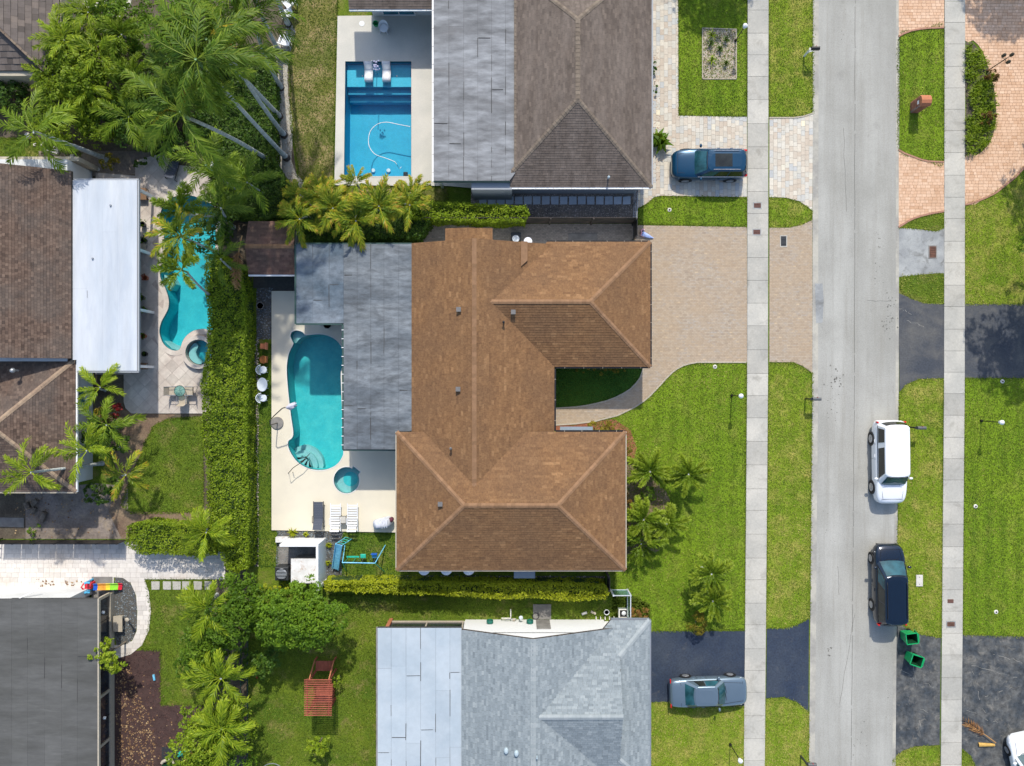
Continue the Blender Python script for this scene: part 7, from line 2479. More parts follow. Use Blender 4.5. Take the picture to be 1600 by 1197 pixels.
# hand rail on the curved steps
t = thing('hand_rail', P(456, 737), 'thin bent metal handrail over the curved pool steps', 'handrail')
MB().tube([P(451, 739, .1), P(450.5, 739.5, .85), P(458, 731, .9), P(470, 723, .9), P(482, 711, .85), P(484, 709, .3), P(482, 711, -.5)], .022, 6).build('rail', 'metal_bronze', t)
MB().tube([P(457.5, 738, .1), P(457.5, 738, .5)], .022, 6).build('post', 'metal_bronze', t)

# painted chairs and the small table in the grass strip by the hedge
def lawn_chair(px, py, rz, mat, label, name='garden_chair', n=7):
    x, y, _ = P(px, py, .4)
    t = thing(name, (x, y, 0), label, 'chair')
    MB().prof((0, 0, .38), [(.22, 0), (.24, .02), (.20, .05)], 14).build('seat', mat, t, local=True)
    for a in range(4):
        c, s = math.cos(a * math.pi / 2 + .78), math.sin(a * math.pi / 2 + .78)
        MB().tube([(c * .18, s * .18, .38), (c * .24, s * .24, 0)], .02, 6).build('leg', mat, t, local=True)
    for i in range(n):
        a = math.pi + (i - (n - 1) / 2) * .34
        MB().tube([(.21 * math.cos(a), .21 * math.sin(a), .40), (.30 * math.cos(a), .29 * math.sin(a), .86 - .03 * abs(i - (n - 1) / 2))], .022, 6).build('back_bar', mat, t, local=True)
    MB().tube([(.31 * math.cos(a_), .30 * math.sin(a_), .86 - .06 * abs(a_ - math.pi)) for a_ in [math.pi - 1.5 + 3.0 * k / 12 for k in range(13)]], .028, 6).build('back_rim', mat, t, local=True)
    t.rotation_euler = (0, 0, rz)
    return t


lawn_chair(411, 578, math.pi * 0 + .05, 'iron_white', 'white iron garden chair above the white oval garden table')
lawn_chair(411, 622, -.05, 'iron_white', 'white iron garden chair below the white oval garden table')
x, y, _ = P(410, 601, .6)
t = thing('garden_table', (x, y, 0), 'white iron half oval table between two white chairs along the hedge', 'table')
MB().prof((x, y, .62), [(.42, 0), (.44, .02), (.42, .05)], 20, sx=.75, sy=1.0).build('table_top', 'iron_white', t)
for a in range(4):
    c, s = math.cos(a * math.pi / 2 + .78), math.sin(a * math.pi / 2 + .78)
    MB().tube([(x + c * .18, y + s * .25, .62), (x + c * .26, y + s * .34, 0)], .02, 6).build('leg', 'iron_white', t)


def stool(px, py, mat, label, square=False, rz=0.0):
    x, y, _ = P(px, py, .4)
    t = thing('garden_chair', (x, y, 0), label, 'chair')
    if square:
        MB().box((.02, 0, .36), (.40, .34, .06)).build('seat', mat, t, local=True, bevel=.02)
        MB().box((.26, 0, .36), (.10, .44, .40)).build('backrest', mat, t, local=True, bevel=.02)
    else:
        MB().prof((0, 0, .36), [(.24, 0), (.27, .03), (.24, .07)], 8).build('seat', mat, t, local=True)
        MB().box((.24, 0, .38), (.08, .40, .36)).build('backrest', mat, t, local=True, bevel=.02)
    for a in (-1, 1):
        for b in (-1, 1): MB().bar((a * .16, b * .15, 0), (a * .15, b * .14, .37), .04).build('leg', mat, t, local=True)
    t.rotation_euler = (0, 0, rz)


stool(411, 541, 'wicker_orange', 'orange garden seat in the dark grass strip by the slate gravel', True)
stool(411.5, 562, 'wicker_brown', 'brown rounded garden seat between the orange seat and white chairs')
# pot on slate gravel and pot under the flat roof edge
def pot(px, py, r, h, mat, label, soil='soil', plant=None, z=0.0, leaf=.12, seed=1, pr=.25, name='plant_pot'):
    x, y, _ = P(px, py, h + z)
    t = thing(name, (x, y, z), label, 'pot')
    MB().prof((x, y, z), [(r * .7, 0), (r * .95, h * .7), (r, h), (r * .86, h), (r * .8, h - .06)], 16).build('pot', mat, t, smooth=False)
    MB().prof((x, y, z + h - .08), [(r * .8, 0), (r * .8, .02)], 14).build('soil', soil, t)
    if plant: crown('plant', plant, t, [(x, y, z + h + pr * .5, pr, pr, pr * .8)], leaf, 120, seed, up=.8)
    return t


pot(406, 477.5, .24, .35, 'stone_grey', 'dark round planter with pale rim on the slate gravel', soil='metal_black')
pot(511, 508, .22, .40, 'metal_black', 'black round planter tucked under the lower edge of the flat roof', z=.1)

# pool clutter upper deck
x, y, _ = P(600, 44, .4)
t = thing('plastic_chair', (x, y, .1), 'white moulded tub chair on the upper pool deck', 'chair')
def tubchair(t, mat, s=1.0):
    vs = []
    for j, (z, k) in enumerate(((0, .8), (.38, 1.0), (.62, 1.08))):
        for i in range(13):
            a = R(-30 + 240 * i / 12)
            vs.append((.27 * k * math.cos(a) * s, .27 * k * math.sin(a) * s, z * s * (1 if j < 2 else (0.8 + .35 * math.sin(math.radians(max(0, min(180, -30 + 240 * i / 12))))))))
    m = MB().add(vs, [[j * 13 + i, j * 13 + i + 1, j * 13 + 14 + i, j * 13 + 13 + i] for j in range(2) for i in range(12)])
    o = m.build('shell', mat, t, local=True, smooth=True)
    md = o.modifiers.new('solid', 'SOLIDIFY'); md.thickness = .02
    MB().prof((0, -.03, .34), [(.25, 0), (.27, .03), (.25, .05)], 16).build('seat', mat, t, local=True)
    for a in (-1, 1):
        for b in (-1, 1): MB().bar((a * .24, b * .22, 0), (a * .2, b * .2, .35), .05).build('leg', mat, t, local=True)
tubchair(t, 'plastic_white', 1.1); t.rotation_euler = (0, 0, R(-12))
x, y, _ = P(587, 37, .3)
t = thing('bucket', (x, y, .1), 'small green watering bucket next to the white tub chair', 'bucket')
MB().prof((x, y, .1), [(.13, 0), (.18, .28), (.15, .28), (.12, .05)], 16).build('pail', 'bin_green', t)
MB().tube([(x - .17, y, .36), (x - .1, y, .46), (x + .1, y, .46), (x + .17, y, .36)], .015, 6).build('handle', 'metal_dark', t)
o = MB().prof((*P(566, 38)[:2], .1), [(.17, 0), (.17, .012)], 20).build('skimmer_lid', 'plastic_white')
tag(o, 'round pale skimmer lid set in the upper pool deck', 'cover')
# two ledge loungers and a flowered parasol in the water
for (px, lb) in ((575.5, 'left of two curved white loungers standing in the shallow shelf'), (603.5, 'right of two curved white loungers standing in the shallow shelf')):
    x, y, _ = P(px, 113, .15)
    mb = MB()
    prof = [(-.62, .30), (-.45, .20), (-.25, -.02), (-.05, -.10), (.15, -.02), (.35, .05), (.55, -.08)]
    prof = [(a, b + .08) for a, b in prof]
    vs = [(x + sd * .26, y - a, b) for a, b in prof for sd in (-1, 1)] + [(x + sd * .26, y - a, b - .10 if b > -.1 else b - .08) for a, b in prof for sd in (-1, 1)]
    n = len(prof); fs = []
    for i in range(n - 1):
        fs += [[2 * i, 2 * i + 1, 2 * i + 3, 2 * i + 2], [2 * n + 2 * i, 2 * n + 2 * i + 2, 2 * n + 2 * i + 3, 2 * n + 2 * i + 1], [2 * i, 2 * i + 2, 2 * n + 2 * i + 2, 2 * n + 2 * i], [2 * i + 1, 2 * n + 2 * i + 1, 2 * n + 2 * i + 3, 2 * i + 3]]
    fs += [[0, 2 * n, 2 * n + 1, 1], [2 * n - 2, 2 * n - 1, 4 * n - 1, 4 * n - 2]]
    t = thing('ledge_lounger', (x, y, -.3), lb, 'lounger', 'white loungers in the rectangular pool')
    mb.add(vs, fs).build('shell', 'plastic_white', t, smooth=True)
    MB().box((x, y + .45, -.30), (.44, .12, .42)).build('foot', 'plastic_white', t)
x, y, _ = P(588, 112)
t = thing('pool_parasol', (x, y, -.3), 'small blue and white fringed parasol between the two white pool loungers', 'umbrella')
MB().tube([(x, y, -.3), (x, y, 1.7)], .02, 6).build('pole', 'paint_white', t)
px_, py_, _ = P(588, 101, 1.7)
crown('canopy', 'flower', t, [(px_, py_, 1.7, .24, .32, .10), (px_ + .02, py_ - .22, 1.65, .22, .15, .08)], .09, 420, 8, up=.9)
# hose with cleaner
t = thing('pool_cleaner', P(628, 264, -1.4), 'small black pool cleaner with a long white hose in the rectangular pool', 'pool cleaner')
MB().box((*P(629, 264, 0)[:2], -1.52), (.28, .36, .18)).build('body', 'metal_black', t, bevel=.04)
hp = [(627, 261), (617, 253), (602, 247), (586, 241), (577, 229), (576, 215), (580, 203), (590, 194), (604, 191), (620, 194), (641, 198)]
hs_ = smooth_loop(hp + [(640, 198)], 4)[:4 * (len(hp) - 1) + 1]
MB().tube([P(a, b, -.06 if i > 3 else -.06 - 1.0 * (1 - i / 3)) for i, (a, b) in enumerate(hs_)], .025, 6).build('hose', 'hose_white', t)

# ============================================================ SWING SET, ENCLOSURE, PERGOLA SWING
t = thing('play_set', P(560, 875), 'blue and green metal swing set with sky blue slide on the small lawn', 'swing set')
zt = 1.9
top0, top1 = Vector(P(535, 879, zt)), Vector(P(586, 880, zt))
MB().tube([top0, top1], .035, 8).build('top_bar', 'plastic_sky', t)
for tp, bs in ((top1, ((602, 852), (600, 893))), (top0, ((539, 852), (541, 892)))):
    for b in bs:
        MB().tube([tp, P(*b)], .03, 8).build('leg', 'plastic_sky' if b[1] < 870 else 'plastic_teal', t)
def swing_seat(s0, mat, dy):
    a = top0 + (top1 - top0) * s0
    for sd in (-.14, .14):
        MB().tube([(a.x + sd, a.y, zt), (a.x + sd * .8, a.y + dy, .55)], .008, 5).build('chain', 'metal_grey', t)
    MB().box((a.x, a.y + dy, .42), (.34, .26, .10)).build('swing_seat', mat, t, bevel=.03)
    return a
a = swing_seat(.86, 'plastic_blue', .12)
MB().box((a.x, a.y + .28, .45), (.36, .05, .32)).build('seat_back', 'plastic_royal', t)
swing_seat(.50, 'plastic_teal', .10)
a = top0 + (top1 - top0) * .18
for sd in (-.25, .25): MB().tube([(a.x + sd, a.y, zt), (a.x + sd, a.y + .05, .5)], .012, 5).build('hanger', 'plastic_teal', t)
MB().bar((a.x - .4, a.y + .05, .5), (a.x + .4, a.y + .05, .5), .10, .05).build('glider', 'plastic_teal', t)
# slide
A, Bv = Vector(P(529.5, 851, 1.35)), Vector(P(524, 889, .25))
d = (Bv - A).normalized(); s = d.cross(Vector((0, 0, 1))).normalized()
mb = MB(); mb.bar(A, Bv, .42, .03); mb.bar(A + s * .2 + Vector((0, 0, .05)), Bv + s * .2 + Vector((0, 0, .05)), .04, .12); mb.bar(A - s * .2 + Vector((0, 0, .05)), Bv - s * .2 + Vector((0, 0, .05)), .04, .12)
mb.build('slide', 'plastic_sky', t)
for sd in (-.2, .2):
    MB().tube([A + s * sd, (A.x + s.x * sd + .35, A.y + s.y * sd + .15, 0)], .025, 6).build('ladder_rail', 'plastic_sky', t)
for k in range(4):
    f = k / 4
    c = Vector((A.x + .35 * (1 - f), A.y + .15 * (1 - f), A.z * f + .1))
    MB().tube([c - s * .2, c + s * .2], .02, 6).build('rung', 'plastic_teal', t)

# red wooden garden swing with slatted roof
t = thing('garden_swing', P(500, 1078), 'red wooden garden swing with slatted roof standing in the lower back lawn', 'garden swing')
hs2 = 2.15
F = [(486, 1047), (520, 1047), (522, 1098), (489, 1098)]   # foot marks
TPx = [(480, 1064), (515, 1064), (514, 1114), (480, 1114)]
rf = [Vector(P(*p, hs2)) for p in TPx]
ft = [Vector((rf[0].x + .08, rf[0].y - .05, 0)), Vector((rf[1].x - .08, rf[1].y - .05, 0)), Vector((rf[2].x - .08, rf[2].y + .05, 0)), Vector((rf[3].x + .08, rf[3].y + .05, 0))]
for f_, r_ in zip(ft, rf): MB().bar(f_, (f_.x, f_.y, hs2 - .02), .10).build('post', 'wood_red', t)
for a, b in ((0, 3), (1, 2)):
    d = (rf[b] - rf[a]).normalized() * .12
    MB().bar(rf[a] - d + Vector((0, 0, .0)), rf[b] + d, .06, .13).build('beam', 'wood_red', t)
nsl = 17
for i in range(nsl):
    f = i / (nsl - 1)
    y = rf[0].y + .10 + (rf[3].y - rf[0].y - .20) * f
    MB().bar((rf[0].x - .16, y, hs2 + .09), (rf[1].x + .16, y, hs2 + .09), .05, .05).build('roof_slat', 'wood_red', t)
# seats: slatted bench facing, deck below
cy0, cy1 = ft[0].y - .25, ft[3].y + .25
for k in range(12):
    MB().box((ft[0].x + .10 + (ft[1].x - ft[0].x - .2) * k / 11, ft[0].y + .42, .62), (.075, .62, .035)).build('bench_slat', 'wood_red', t)
for k in range(9):
    MB().box(((ft[0].x + ft[1].x) / 2, cy0 - .55 - k * .13, .45), (ft[1].x - ft[0].x - .1, .10, .03)).build('seat_slat', 'wood_red', t)
for sx_ in (ft[0], ft[1]):
    MB().bar((sx_.x, ft[0].y + .75, .66), (sx_.x, ft[0].y + .05, 2.0), .07, .09).build('brace', 'wood_orange', t)
    MB().bar((sx_.x, ft[0].y + .75, 0), (sx_.x, ft[0].y + .75, .7), .08).build('post', 'wood_red', t)
    for k in range(6): MB().bar((sx_.x, cy0 - .5 - k * .22, .42), (sx_.x, cy0 - .55 - k * .22, .95), .03, .07).build('side_slat', 'wood_red', t)
tree(532, 1056, [(0, .1, .9, .28, .3, .3), (-.1, -.2, .7, .2, .2, .25)], 'leaf_bright', 'small light green shrub at the upper right foot of the red garden swing', 'shrub', 'shrub', .12, 90, 301, trunk=.02)

# rainbow slide and climber
t = thing('toddler_slide', P(160, 916), 'small rainbow coloured childrens slide with red and blue climber', 'slide')
A, Bv = Vector(P(146, 917, .75)), Vector(P(191, 916, .10))
cols = ['plastic_royal', 'plastic_orange', 'plastic_orange', 'plastic_yellow', 'plastic_lime', 'plastic_lime', 'plastic_red']
for k, cm in enumerate(cols):
    p, q = A + (Bv - A) * (k / 7), A + (Bv - A) * ((k + .99) / 7)
    mb = MB(); mb.bar(p, q, .36, .03)
    for sd in (-.18, .18): mb.bar(p + Vector((0, sd, .05)), q + Vector((0, sd, .05)), .03, .10)
    mb.build('slide_section', cm, t)
x, y, _ = P(139, 916, .6)
MB().box((x - .08, y, .0), (.42, .40, .60)).build('ladder', 'plastic_red', t, bevel=.04)
MB().tube([(x - .05, y + .30, 0), (x - .02, y + .30, 1.0), (x + .25, y + .30, .95)], .07, 8).build('side_rail', 'plastic_blue', t)
MB().tube([(x - .05, y - .30, 0), (x - .02, y - .30, 1.0), (x + .25, y - .30, .95)], .07, 8).build('side_rail', 'plastic_blue', t)
MB().tube([(x - .25, y + .22, .7), (x - .35, y, .85), (x - .25, y - .22, .7)], .05, 8).build('handle', 'plastic_red', t)

# items at the grey gable
for (px, lb) in ((765.5, 'left green hose coil hung on the white gable wall'), (828, 'right green hose coil hung on the white gable wall')):
    x, y, _ = P(px, 973, .8)
    y = T(0, 369.5)[1] + .12
    pts = [(x + .19 * math.cos(a / 20 * 6.283), y, .85 + .22 * math.sin(a / 20 * 6.283)) for a in range(21)]
    t = thing('hose_reel', (x, y, .6), lb, 'hose', 'green hose coils on the white gable')
    for k in range(4):
        MB().tube([(p[0], p[1] + .045 * k - .05, p[2] + .01 * k) for p in pts], .024, 6, cap=False).build('coil', 'hose_green', t)
    MB().box((x, y - .02, .80), (.10, .14, .06)).build('bracket', 'metal_grey', t)
o = MB().tube([P(770, 975, .6), P(785, 974, .4), P(800, 973.5, .35), P(815, 974, .4), P(823, 975, .6)], .014, 6).build('garden_hose', 'stone_grey')
tag(o, 'thin grey hose sagging between the two green coils', 'hose')
o = MB().prism([P(*p)[:2] for p in ((833, 944), (833, 967), (861, 967), (861, 944))], 0, .06).build('concrete_pad', 'stone_grey'); tag(o, kind='structure')
t = thing('valve_tree', P(797, 963), 'cluster of pale pipes and valves in the grass beside the white gable', 'pipes')
mb = MB()
mb.tube([P(784, 966, .1), P(784, 966, .5), P(798, 966, .55), P(798, 962, .5), P(798, 952, .3)], .035, 8); mb.build('pipe', 'stone_white', t)
MB().tube([P(790, 968, .1), P(790, 968, .45), P(806, 967, .45), P(806, 967, .1)], .03, 8).build('pipe', 'metal_grey', t)
MB().prof((*P(803, 965)[:2], .4), [(.08, 0), (.10, .06), (.03, .12)], 10).build('valve', 'stone_tan', t)
t = thing('faucet_stand', P(814, 964), 'pale green fixture standing left of the right hose coil', 'faucet')
MB().tube([P(812, 965, 0), P(812, 965, .7)], .04, 8).build('post', 'stone_blue', t)
MB().prof(P(814, 965, .7), [(.10, 0), (.13, .05), (.05, .1)], 12).build('basin', 'stone_blue', t)
o = MB().tube([(P(837, 962)[0] + .2 * math.cos(a / 18 * 6.283), P(837, 962)[1] + .2 * math.sin(a / 18 * 6.283), .09) for a in range(19)], .02, 6, cap=False).build('hose_loop', 'metal_dark')
tag(o, 'dark round hose loop lying on the corner of the grey concrete pad', 'hose')
for (px, py, lb, m) in ((913, 958, 'narrow white pavers leaning in the grass, left piece', 'stone_white'), (927, 957, 'narrow pinkish paver in the grass right of the white one', 'stone_tan')):
    o = MB().box((*P(px, py)[:2], 0), (.34, .14, .08), rz=R(20 if px < 920 else -25)).build('loose_paver', m); tag(o, lb, 'paver')
pot(948, 957, .17, .30, 'plastic_white', 'white rimmed pot with orange clay inside beside the small pavers', soil='clay')
x, y, _ = P(974, 959, .3)
t = thing('planter_box', (x, y, 0), 'square white framed planter with black filling at the fence corner', 'planter')
mb = MB()
for s in (-1, 1): mb.box((x + s * .26, y, 0), (.07, .60, .32)); mb.box((x, y + s * .265, 0), (.45, .07, .32))
mb.build('frame', 'stone_white', t)
MB().box((x, y, .02), (.45, .46, .18)).build('liner', 'metal_black', t)
MB().prof((x + .03, y + .02, .2), [(.12, 0), (.14, .08), (.05, .16)], 9).build('stone', 'plastic_white', t)
for k in range(5):
    o = MB().box((*P(931 + k * 7, 965)[:2], 0), (.05, .18, .22)).build('edging_stake', 'stone_white')
    tag(o, ORD[k] + ' small white edging stake from the left along the north eave of the grey house', 'stake', 'white edging stakes')
# patio furniture at the left pool
x, y, _ = P(281, 611, .7)
t = thing('patio_table', (x, y, .06), 'round glass patio table on the pale patio below the left pool', 'table')
MB().prof((x, y, .72), [(.34, 0), (.34, .02)], 26).build('table_top', 'glass_fence', t)
MB().tube([(x + .34 * math.cos(a / 24 * 6.283), y + .34 * math.sin(a / 24 * 6.283), .73) for a in range(25)], .018, 6, cap=False).build('rim', 'metal_dark', t)
for a in range(3):
    c, s = math.cos(a * 2.094 + .6), math.sin(a * 2.094 + .6)
    MB().tube([(x + c * .05, y + s * .05, .71), (x + c * .3, y + s * .3, .07)], .018, 6).build('leg', 'metal_dark', t)
def sling_chair(px, py, rz, lb):
    x, y, _ = P(px, py, .5)
    t = thing('patio_chair', (x, y, .06), lb, 'chair')
    MB().add([(-.24, -.25, .40), (.26, -.25, .42), (.26, .25, .42), (-.24, .25, .40)], [[0, 1, 2, 3]]).build('seat', 'stone_tan', t, local=True)
    MB().add([(-.24, -.25, .40), (-.24, .25, .40), (-.38, .25, .90), (-.38, -.25, .90)], [[0, 1, 2, 3]]).build('backrest', 'stone_tan', t, local=True)
    for s in (-1, 1):
        MB().tube([(-.38, s * .26, .92), (-.24, s * .26, .40), (.27, s * .26, .42), (.30, s * .26, 0)], .018, 6).build('side_frame', 'metal_grey', t, local=True)
        MB().tube([(-.3, s * .26, .62), (.25, s * .28, .62), (.27, s * .26, .42)], .018, 6).build('armrest', 'metal_grey', t, local=True)
        MB().tube([(-.24, s * .26, .40), (-.34, s * .26, 0)], .018, 6).build('leg', 'metal_grey', t, local=True)
    t.rotation_euler = (0, 0, rz)
sling_chair(270, 611, R(0), 'grey sling chair at the left of the round glass table')
sling_chair(296, 611, R(180), 'grey sling chair at the right of the round glass table')
sling_chair(285, 625, R(90), 'grey sling chair below the round glass table')
# loungers and pots of the left pool
lounger(271, 262, R(75), 'metal_dark', 'sling_grey', 'dark lounger half hidden under the palm at the top of the left pool', L=1.5)
for (px, py, m, pm, lb, q) in ((224, 375, 'metal_dark', 'leaf_dark', 'dark potted plant by the white roof edge across from the shallow pool curve', 1), (226, 434, 'clay', 'leaf_red', 'potted plant with bright red leaves by the white roof edge', 2),
                               (221, 465, 'stone_grey', 'leaf_mid', 'potted green plant by the white roof edge below the red one', 3), (224, 484, 'metal_black', 'leaf_mid', 'black pot with sparse green plant beside the white roof', 4),
                               (223, 525, 'clay', 'leaf_mid', 'small bright green potted plant by the lower part of the white roof', 5), (225, 553, 'metal_black', 'leaf_dark', 'black round pot with hardly any plant near the brown bench', 6), (222, 350, 'metal_dark', 'leaf_mid', 'tall green potted plant near the upper end of the white roof', 7)):
    pot(px, py, .17, .34, m, lb, plant=pm, z=.06, seed=400 + q, pr=.24 if q != 6 else .10, leaf=.10)
for (px, py, w, h, m, lb) in ((221, 572, .55, .42, 'wood_brown', 'brown wicker bench at the lower end of the white roof'), (222, 303, .55, .75, 'wood_brown', 'brown outdoor armchair at the upper end of the white roof'), (221, 388, .5, .5, 'stone_tan', 'tan outdoor chair in the middle of the white roof edge')):
    x, y, _ = P(px, py, .4)
    t = thing('patio_bench', (x, y, .06), lb, 'chair')
    MB().box((x, y, .34), (w, h, .08)).build('seat', m, t, bevel=.02)
    MB().box((x - w / 2, y, .34), (.08, h, .5)).build('backrest', m, t, bevel=.02)
    for a in (-1, 1):
        for b in (-1, 1): MB().box((x + a * w * .42, y + b * h * .4, .06), (.05, .05, .30)).build('leg', m, t)
# small rack / steps at the beige wall
x, y, _ = P(121, 272, .9)
t = thing('plant_rack', (x, y, 0), 'small white slatted rack at the corner of the white flat roof', 'rack')
for s in (-1, 1): MB().bar((x + s * .22, y - .4, .02), (x + s * .22, y + .3, 1.3), .04, .05).build('side_rail', 'paint_white', t)
for k in range(5): MB().bar((x - .22, y - .34 + .14 * k, .16 + .25 * k), (x + .22, y - .34 + .14 * k, .16 + .25 * k), .07, .03).build('slat', 'paint_white', t)
# rubble stones on the dark grass in the upper left
rr = random.Random(88)
stones = sorted([(87, 237, .34), (93, 234, .13), (65, 252, .22), (70, 249, .14), (91, 255, .16), (101, 250, .17), (104, 253, .12), (109, 249, .15), (113, 244, .16), (55, 226, .14), (68, 234, .13), (70, 238, .12), (26, 253, .12), (74, 236, .10), (65, 225, .16), (153, 265, .15), (44, 213, .26), (107, 256, .12), (99, 256, .10)])
ORD2 = ORD
for i, (px, py, r_) in enumerate(stones):
    x, y, _ = P(px, py)
    n = 7
    mb = MB()
    vs = [(x + r_ * rr.uniform(.75, 1.1) * math.cos(k / n * 6.283) * (1 if z == 0 else .75), y + r_ * rr.uniform(.75, 1.1) * math.sin(k / n * 6.283) * (1 if z == 0 else .75), z) for z in (0, r_ * .55) for k in range(n)]
    mb.add(vs, [[k, (k + 1) % n, n + (k + 1) % n, n + k] for k in range(n)] + [[n + k for k in range(n)]])
    o = mb.build('stone', 'stone_white')
    tag(o, {(87, 237): 'largest pale stone block on the dark ground above the brown tiled roof', (153, 265): 'lone pale stone in bare soil near the white flat roof corner', (44, 213): 'pale stone at the foot of the leaning palm crown in the upper left', (26, 253): 'lone small pale stone near the left picture edge'}.get((px, py), ORD2[i] + ' small pale rubble stone counted from the left above the brown tiled roof'), 'stone', 'rubble stones above the brown tiled roof')
# sawn logs
for (px, py, qx, qy, r_, lb) in ((44, 795, 40, 785, .16, 'short sawn log with pale cut end, uppermost of the pile'), (51, 789, 58, 781, .15, 'sawn log with pale cut end right beside the uppermost one'), (64, 815, 70, 800, .17, 'long sawn log with pale cut end, lowest and nearest the fence'), (50, 802, 55, 793, .13, 'thin grey sawn log in the middle of the pile')):
    t = thing('sawn_log', P(px, py), lb, 'log', 'sawn logs below the brown tiled roof')
    A, Bv = Vector(P(px, py, .2)), Vector(P(qx, qy, .2))
    MB().tube([A, Bv], r_, 12).build('log', 'bark', t)
    d = (A - Bv).normalized() * .01
    MB().tube([A - d, A + d], r_ * .9, 12).build('cut_face', 'cut_wood', t)
# white chairs by the palm row
for (px, py, rz, lb) in ((448, 20, 20, 'white plastic garden chair between palm trunks, uppermost at the picture edge'), (446, 62, -20, 'white plastic garden chair between palm trunks at the gravel band'), (452, 3, 40, 'white plastic garden chair cut by the top edge of the picture')):
    x, y, _ = P(px, py, .5)
    t = thing('plastic_chair', (x, y, 0), lb, 'chair')
    MB().box((0, 0, .36), (.58, .56, .07)).build('seat', 'plastic_white', t, local=True, bevel=.02)
    MB().add([(-.29, -.27, .40), (.29, -.27, .40), (.34, -.46, .95), (-.34, -.46, .95), (-.29, -.30, .40), (.29, -.30, .40), (.34, -.50, .95), (-.34, -.50, .95)], [[3, 2, 1, 0], [4, 5, 6, 7], [2, 3, 7, 6], [0, 3, 7, 4], [1, 2, 6, 5]]).build('backrest', 'plastic_white', t, local=True)
    for sd in (-1, 1):
        MB().box((sd * .33, 0, .58), (.08, .58, .04)).build('armrest', 'plastic_white', t, local=True)
        for e_ in (-.24, .24): MB().box((sd * .30, e_, 0), (.05, .05, .58)).build('leg', 'plastic_white', t, local=True)
    t.rotation_euler = (0, 0, R(rz))
# play corner at the lower left edge
t = thing('sand_box', P(300, 1190), 'brown wooden box with pale lid half under the palms at the bottom edge', 'box')
MB().prism([P(*p)[:2] for p in ((292, 1176), (292, 1200), (320, 1200), (320, 1176))], 0, .5).build('box', 'wood_red', t)
MB().prism([P(*p)[:2] for p in ((280, 1190), (280, 1215), (303, 1215), (303, 1190))], 0, .7).build('lid', 'stone_tan', t)
t = thing('ride_on_toy', P(285, 1180), 'bright green plastic ride on toy in the play corner at the bottom edge', 'toy')
MB().tube([P(278, 1181, .3), P(284, 1176, .35), P(290, 1171, .3)], [.10, .16, .10], 8).build('body', 'plastic_teal', t)
MB().tube([P(285, 1182, .05), P(285, 1176, .3)], .07, 8).build('fork', 'plastic_teal', t)
for q in ((280, 1182), (291, 1173)): MB().prof(P(*q), [(.12, 0), (.12, .08)], 12).build('wheel', 'metal_black', t)
t = thing('play_tunnel', P(262, 1195), 'dark green round play tunnel with a cream rim at the bottom edge', 'toy')
pts = [P(262 + 9 * math.cos(a), 1193 - 5 * math.sin(a), .35) for a in [math.pi * k / 10 for k in range(11)]]
MB().tube(pts, .10, 8).build('rim', 'stone_tan', t)
MB().tube([P(262, 1196, .3), P(259, 1212, .3)], .36, 14).build('tube', 'bin_inside', t)
tag(MB().prism([P(*p)[:2] for p in ((253, 1167), (253, 1230), (300, 1230), (300, 1167))], 0, .03).build('rubber_mat', 'metal_dark'), kind='structure')
o = MB().bar(P(240, 1054, .08), P(241.5, 1063, .08), .12, .08).build('toy_shovel', 'plastic_sky'); tag(o, 'small sky blue toy shovel lying on the dark mulch', 'toy')
# stone bench in the slate bed, small grill box
t = thing('stone_bench', P(198, 968), 'low tan stone bench in the slate gravel beside the screened porch', 'bench')
MB().prism([P(*p)[:2] for p in ((182, 960), (182, 984), (196, 984), (196, 960))], .34, .42).build('seat', 'stone_tan', t)
for yy in (963, 981): MB().box((*P(189, yy)[:2], 0), (.4, .12, .34)).build('support', 'stone_tan', t)
t = thing('torch_stand', P(199, 960), 'dark slim post with small pale top in the slate gravel', 'post')
MB().tube([P(199, 968, 0), P(199, 968, 1.0)], .05, 8).build('pole', 'metal_dark', t)
MB().prof(P(199, 968, 1.0), [(.1, 0), (.13, .06), (.05, .1)], 10).build('bowl', 'stone_tan', t)
# trampoline edge by the bottom
t = thing('trampoline', P(425, 1212), 'grey tube frame poking in at the bottom edge of the lower back lawn', 'frame')
MB().tube([P(425 + 17 * math.cos(a), 1207 + 14 * math.sin(a), .6) for a in [6.283 * k / 24 for k in range(25)]], .03, 6, cap=False).build('rim', 'metal_grey', t)
for a in range(4): MB().tube([P(425 + 17 * math.cos(a * 1.57 + .3), 1207 + 14 * math.sin(a * 1.57 + .3), .6), P(425 + 17 * math.cos(a * 1.57 + .3), 1207 + 14 * math.sin(a * 1.57 + .3), 0)], .03, 6).build('leg', 'metal_grey', t)

# ============================================================ VEGETATION
# hedges
hedge('hedge', [(322, 396), (350, 398), (372, 415), (380, 460), (383, 520), (384, 640), (385, 760), (386, 890), (372, 896), (352, 890), (336, 850), (322, 800), (322, 740), (314, 680), (316, 640), (312, 600), (322, 540), (324, 480), (318, 440)], 2.1, 'leaf_hedge', 'tall broad light green hedge running between the left gardens and the cream deck', .13, 330, 501, lump=.35, tone_mid=.52)
hedge('hedge', [(642, 314), (700, 315), (760, 318), (822, 321), (828, 333), (820, 346), (760, 346), (700, 343), (642, 342)], 1.9, 'leaf_hedge', 'clipped green hedge between the rectangular pool house and the board fence', .12, 330, 502, lump=.18, tone_mid=.55)
hedge('hedge', [(505, 909), (560, 909), (640, 910), (720, 910), (800, 911), (880, 912), (945, 914), (953, 928), (946, 937), (900, 939), (840, 936), (780, 937), (720, 932), (640, 929), (560, 926), (508, 924)], 1.7, 'leaf_yellow', 'narrow yellow leaved hedge between the brown and the grey house', .14, 330, 503, lump=.22, tone_mid=.5)
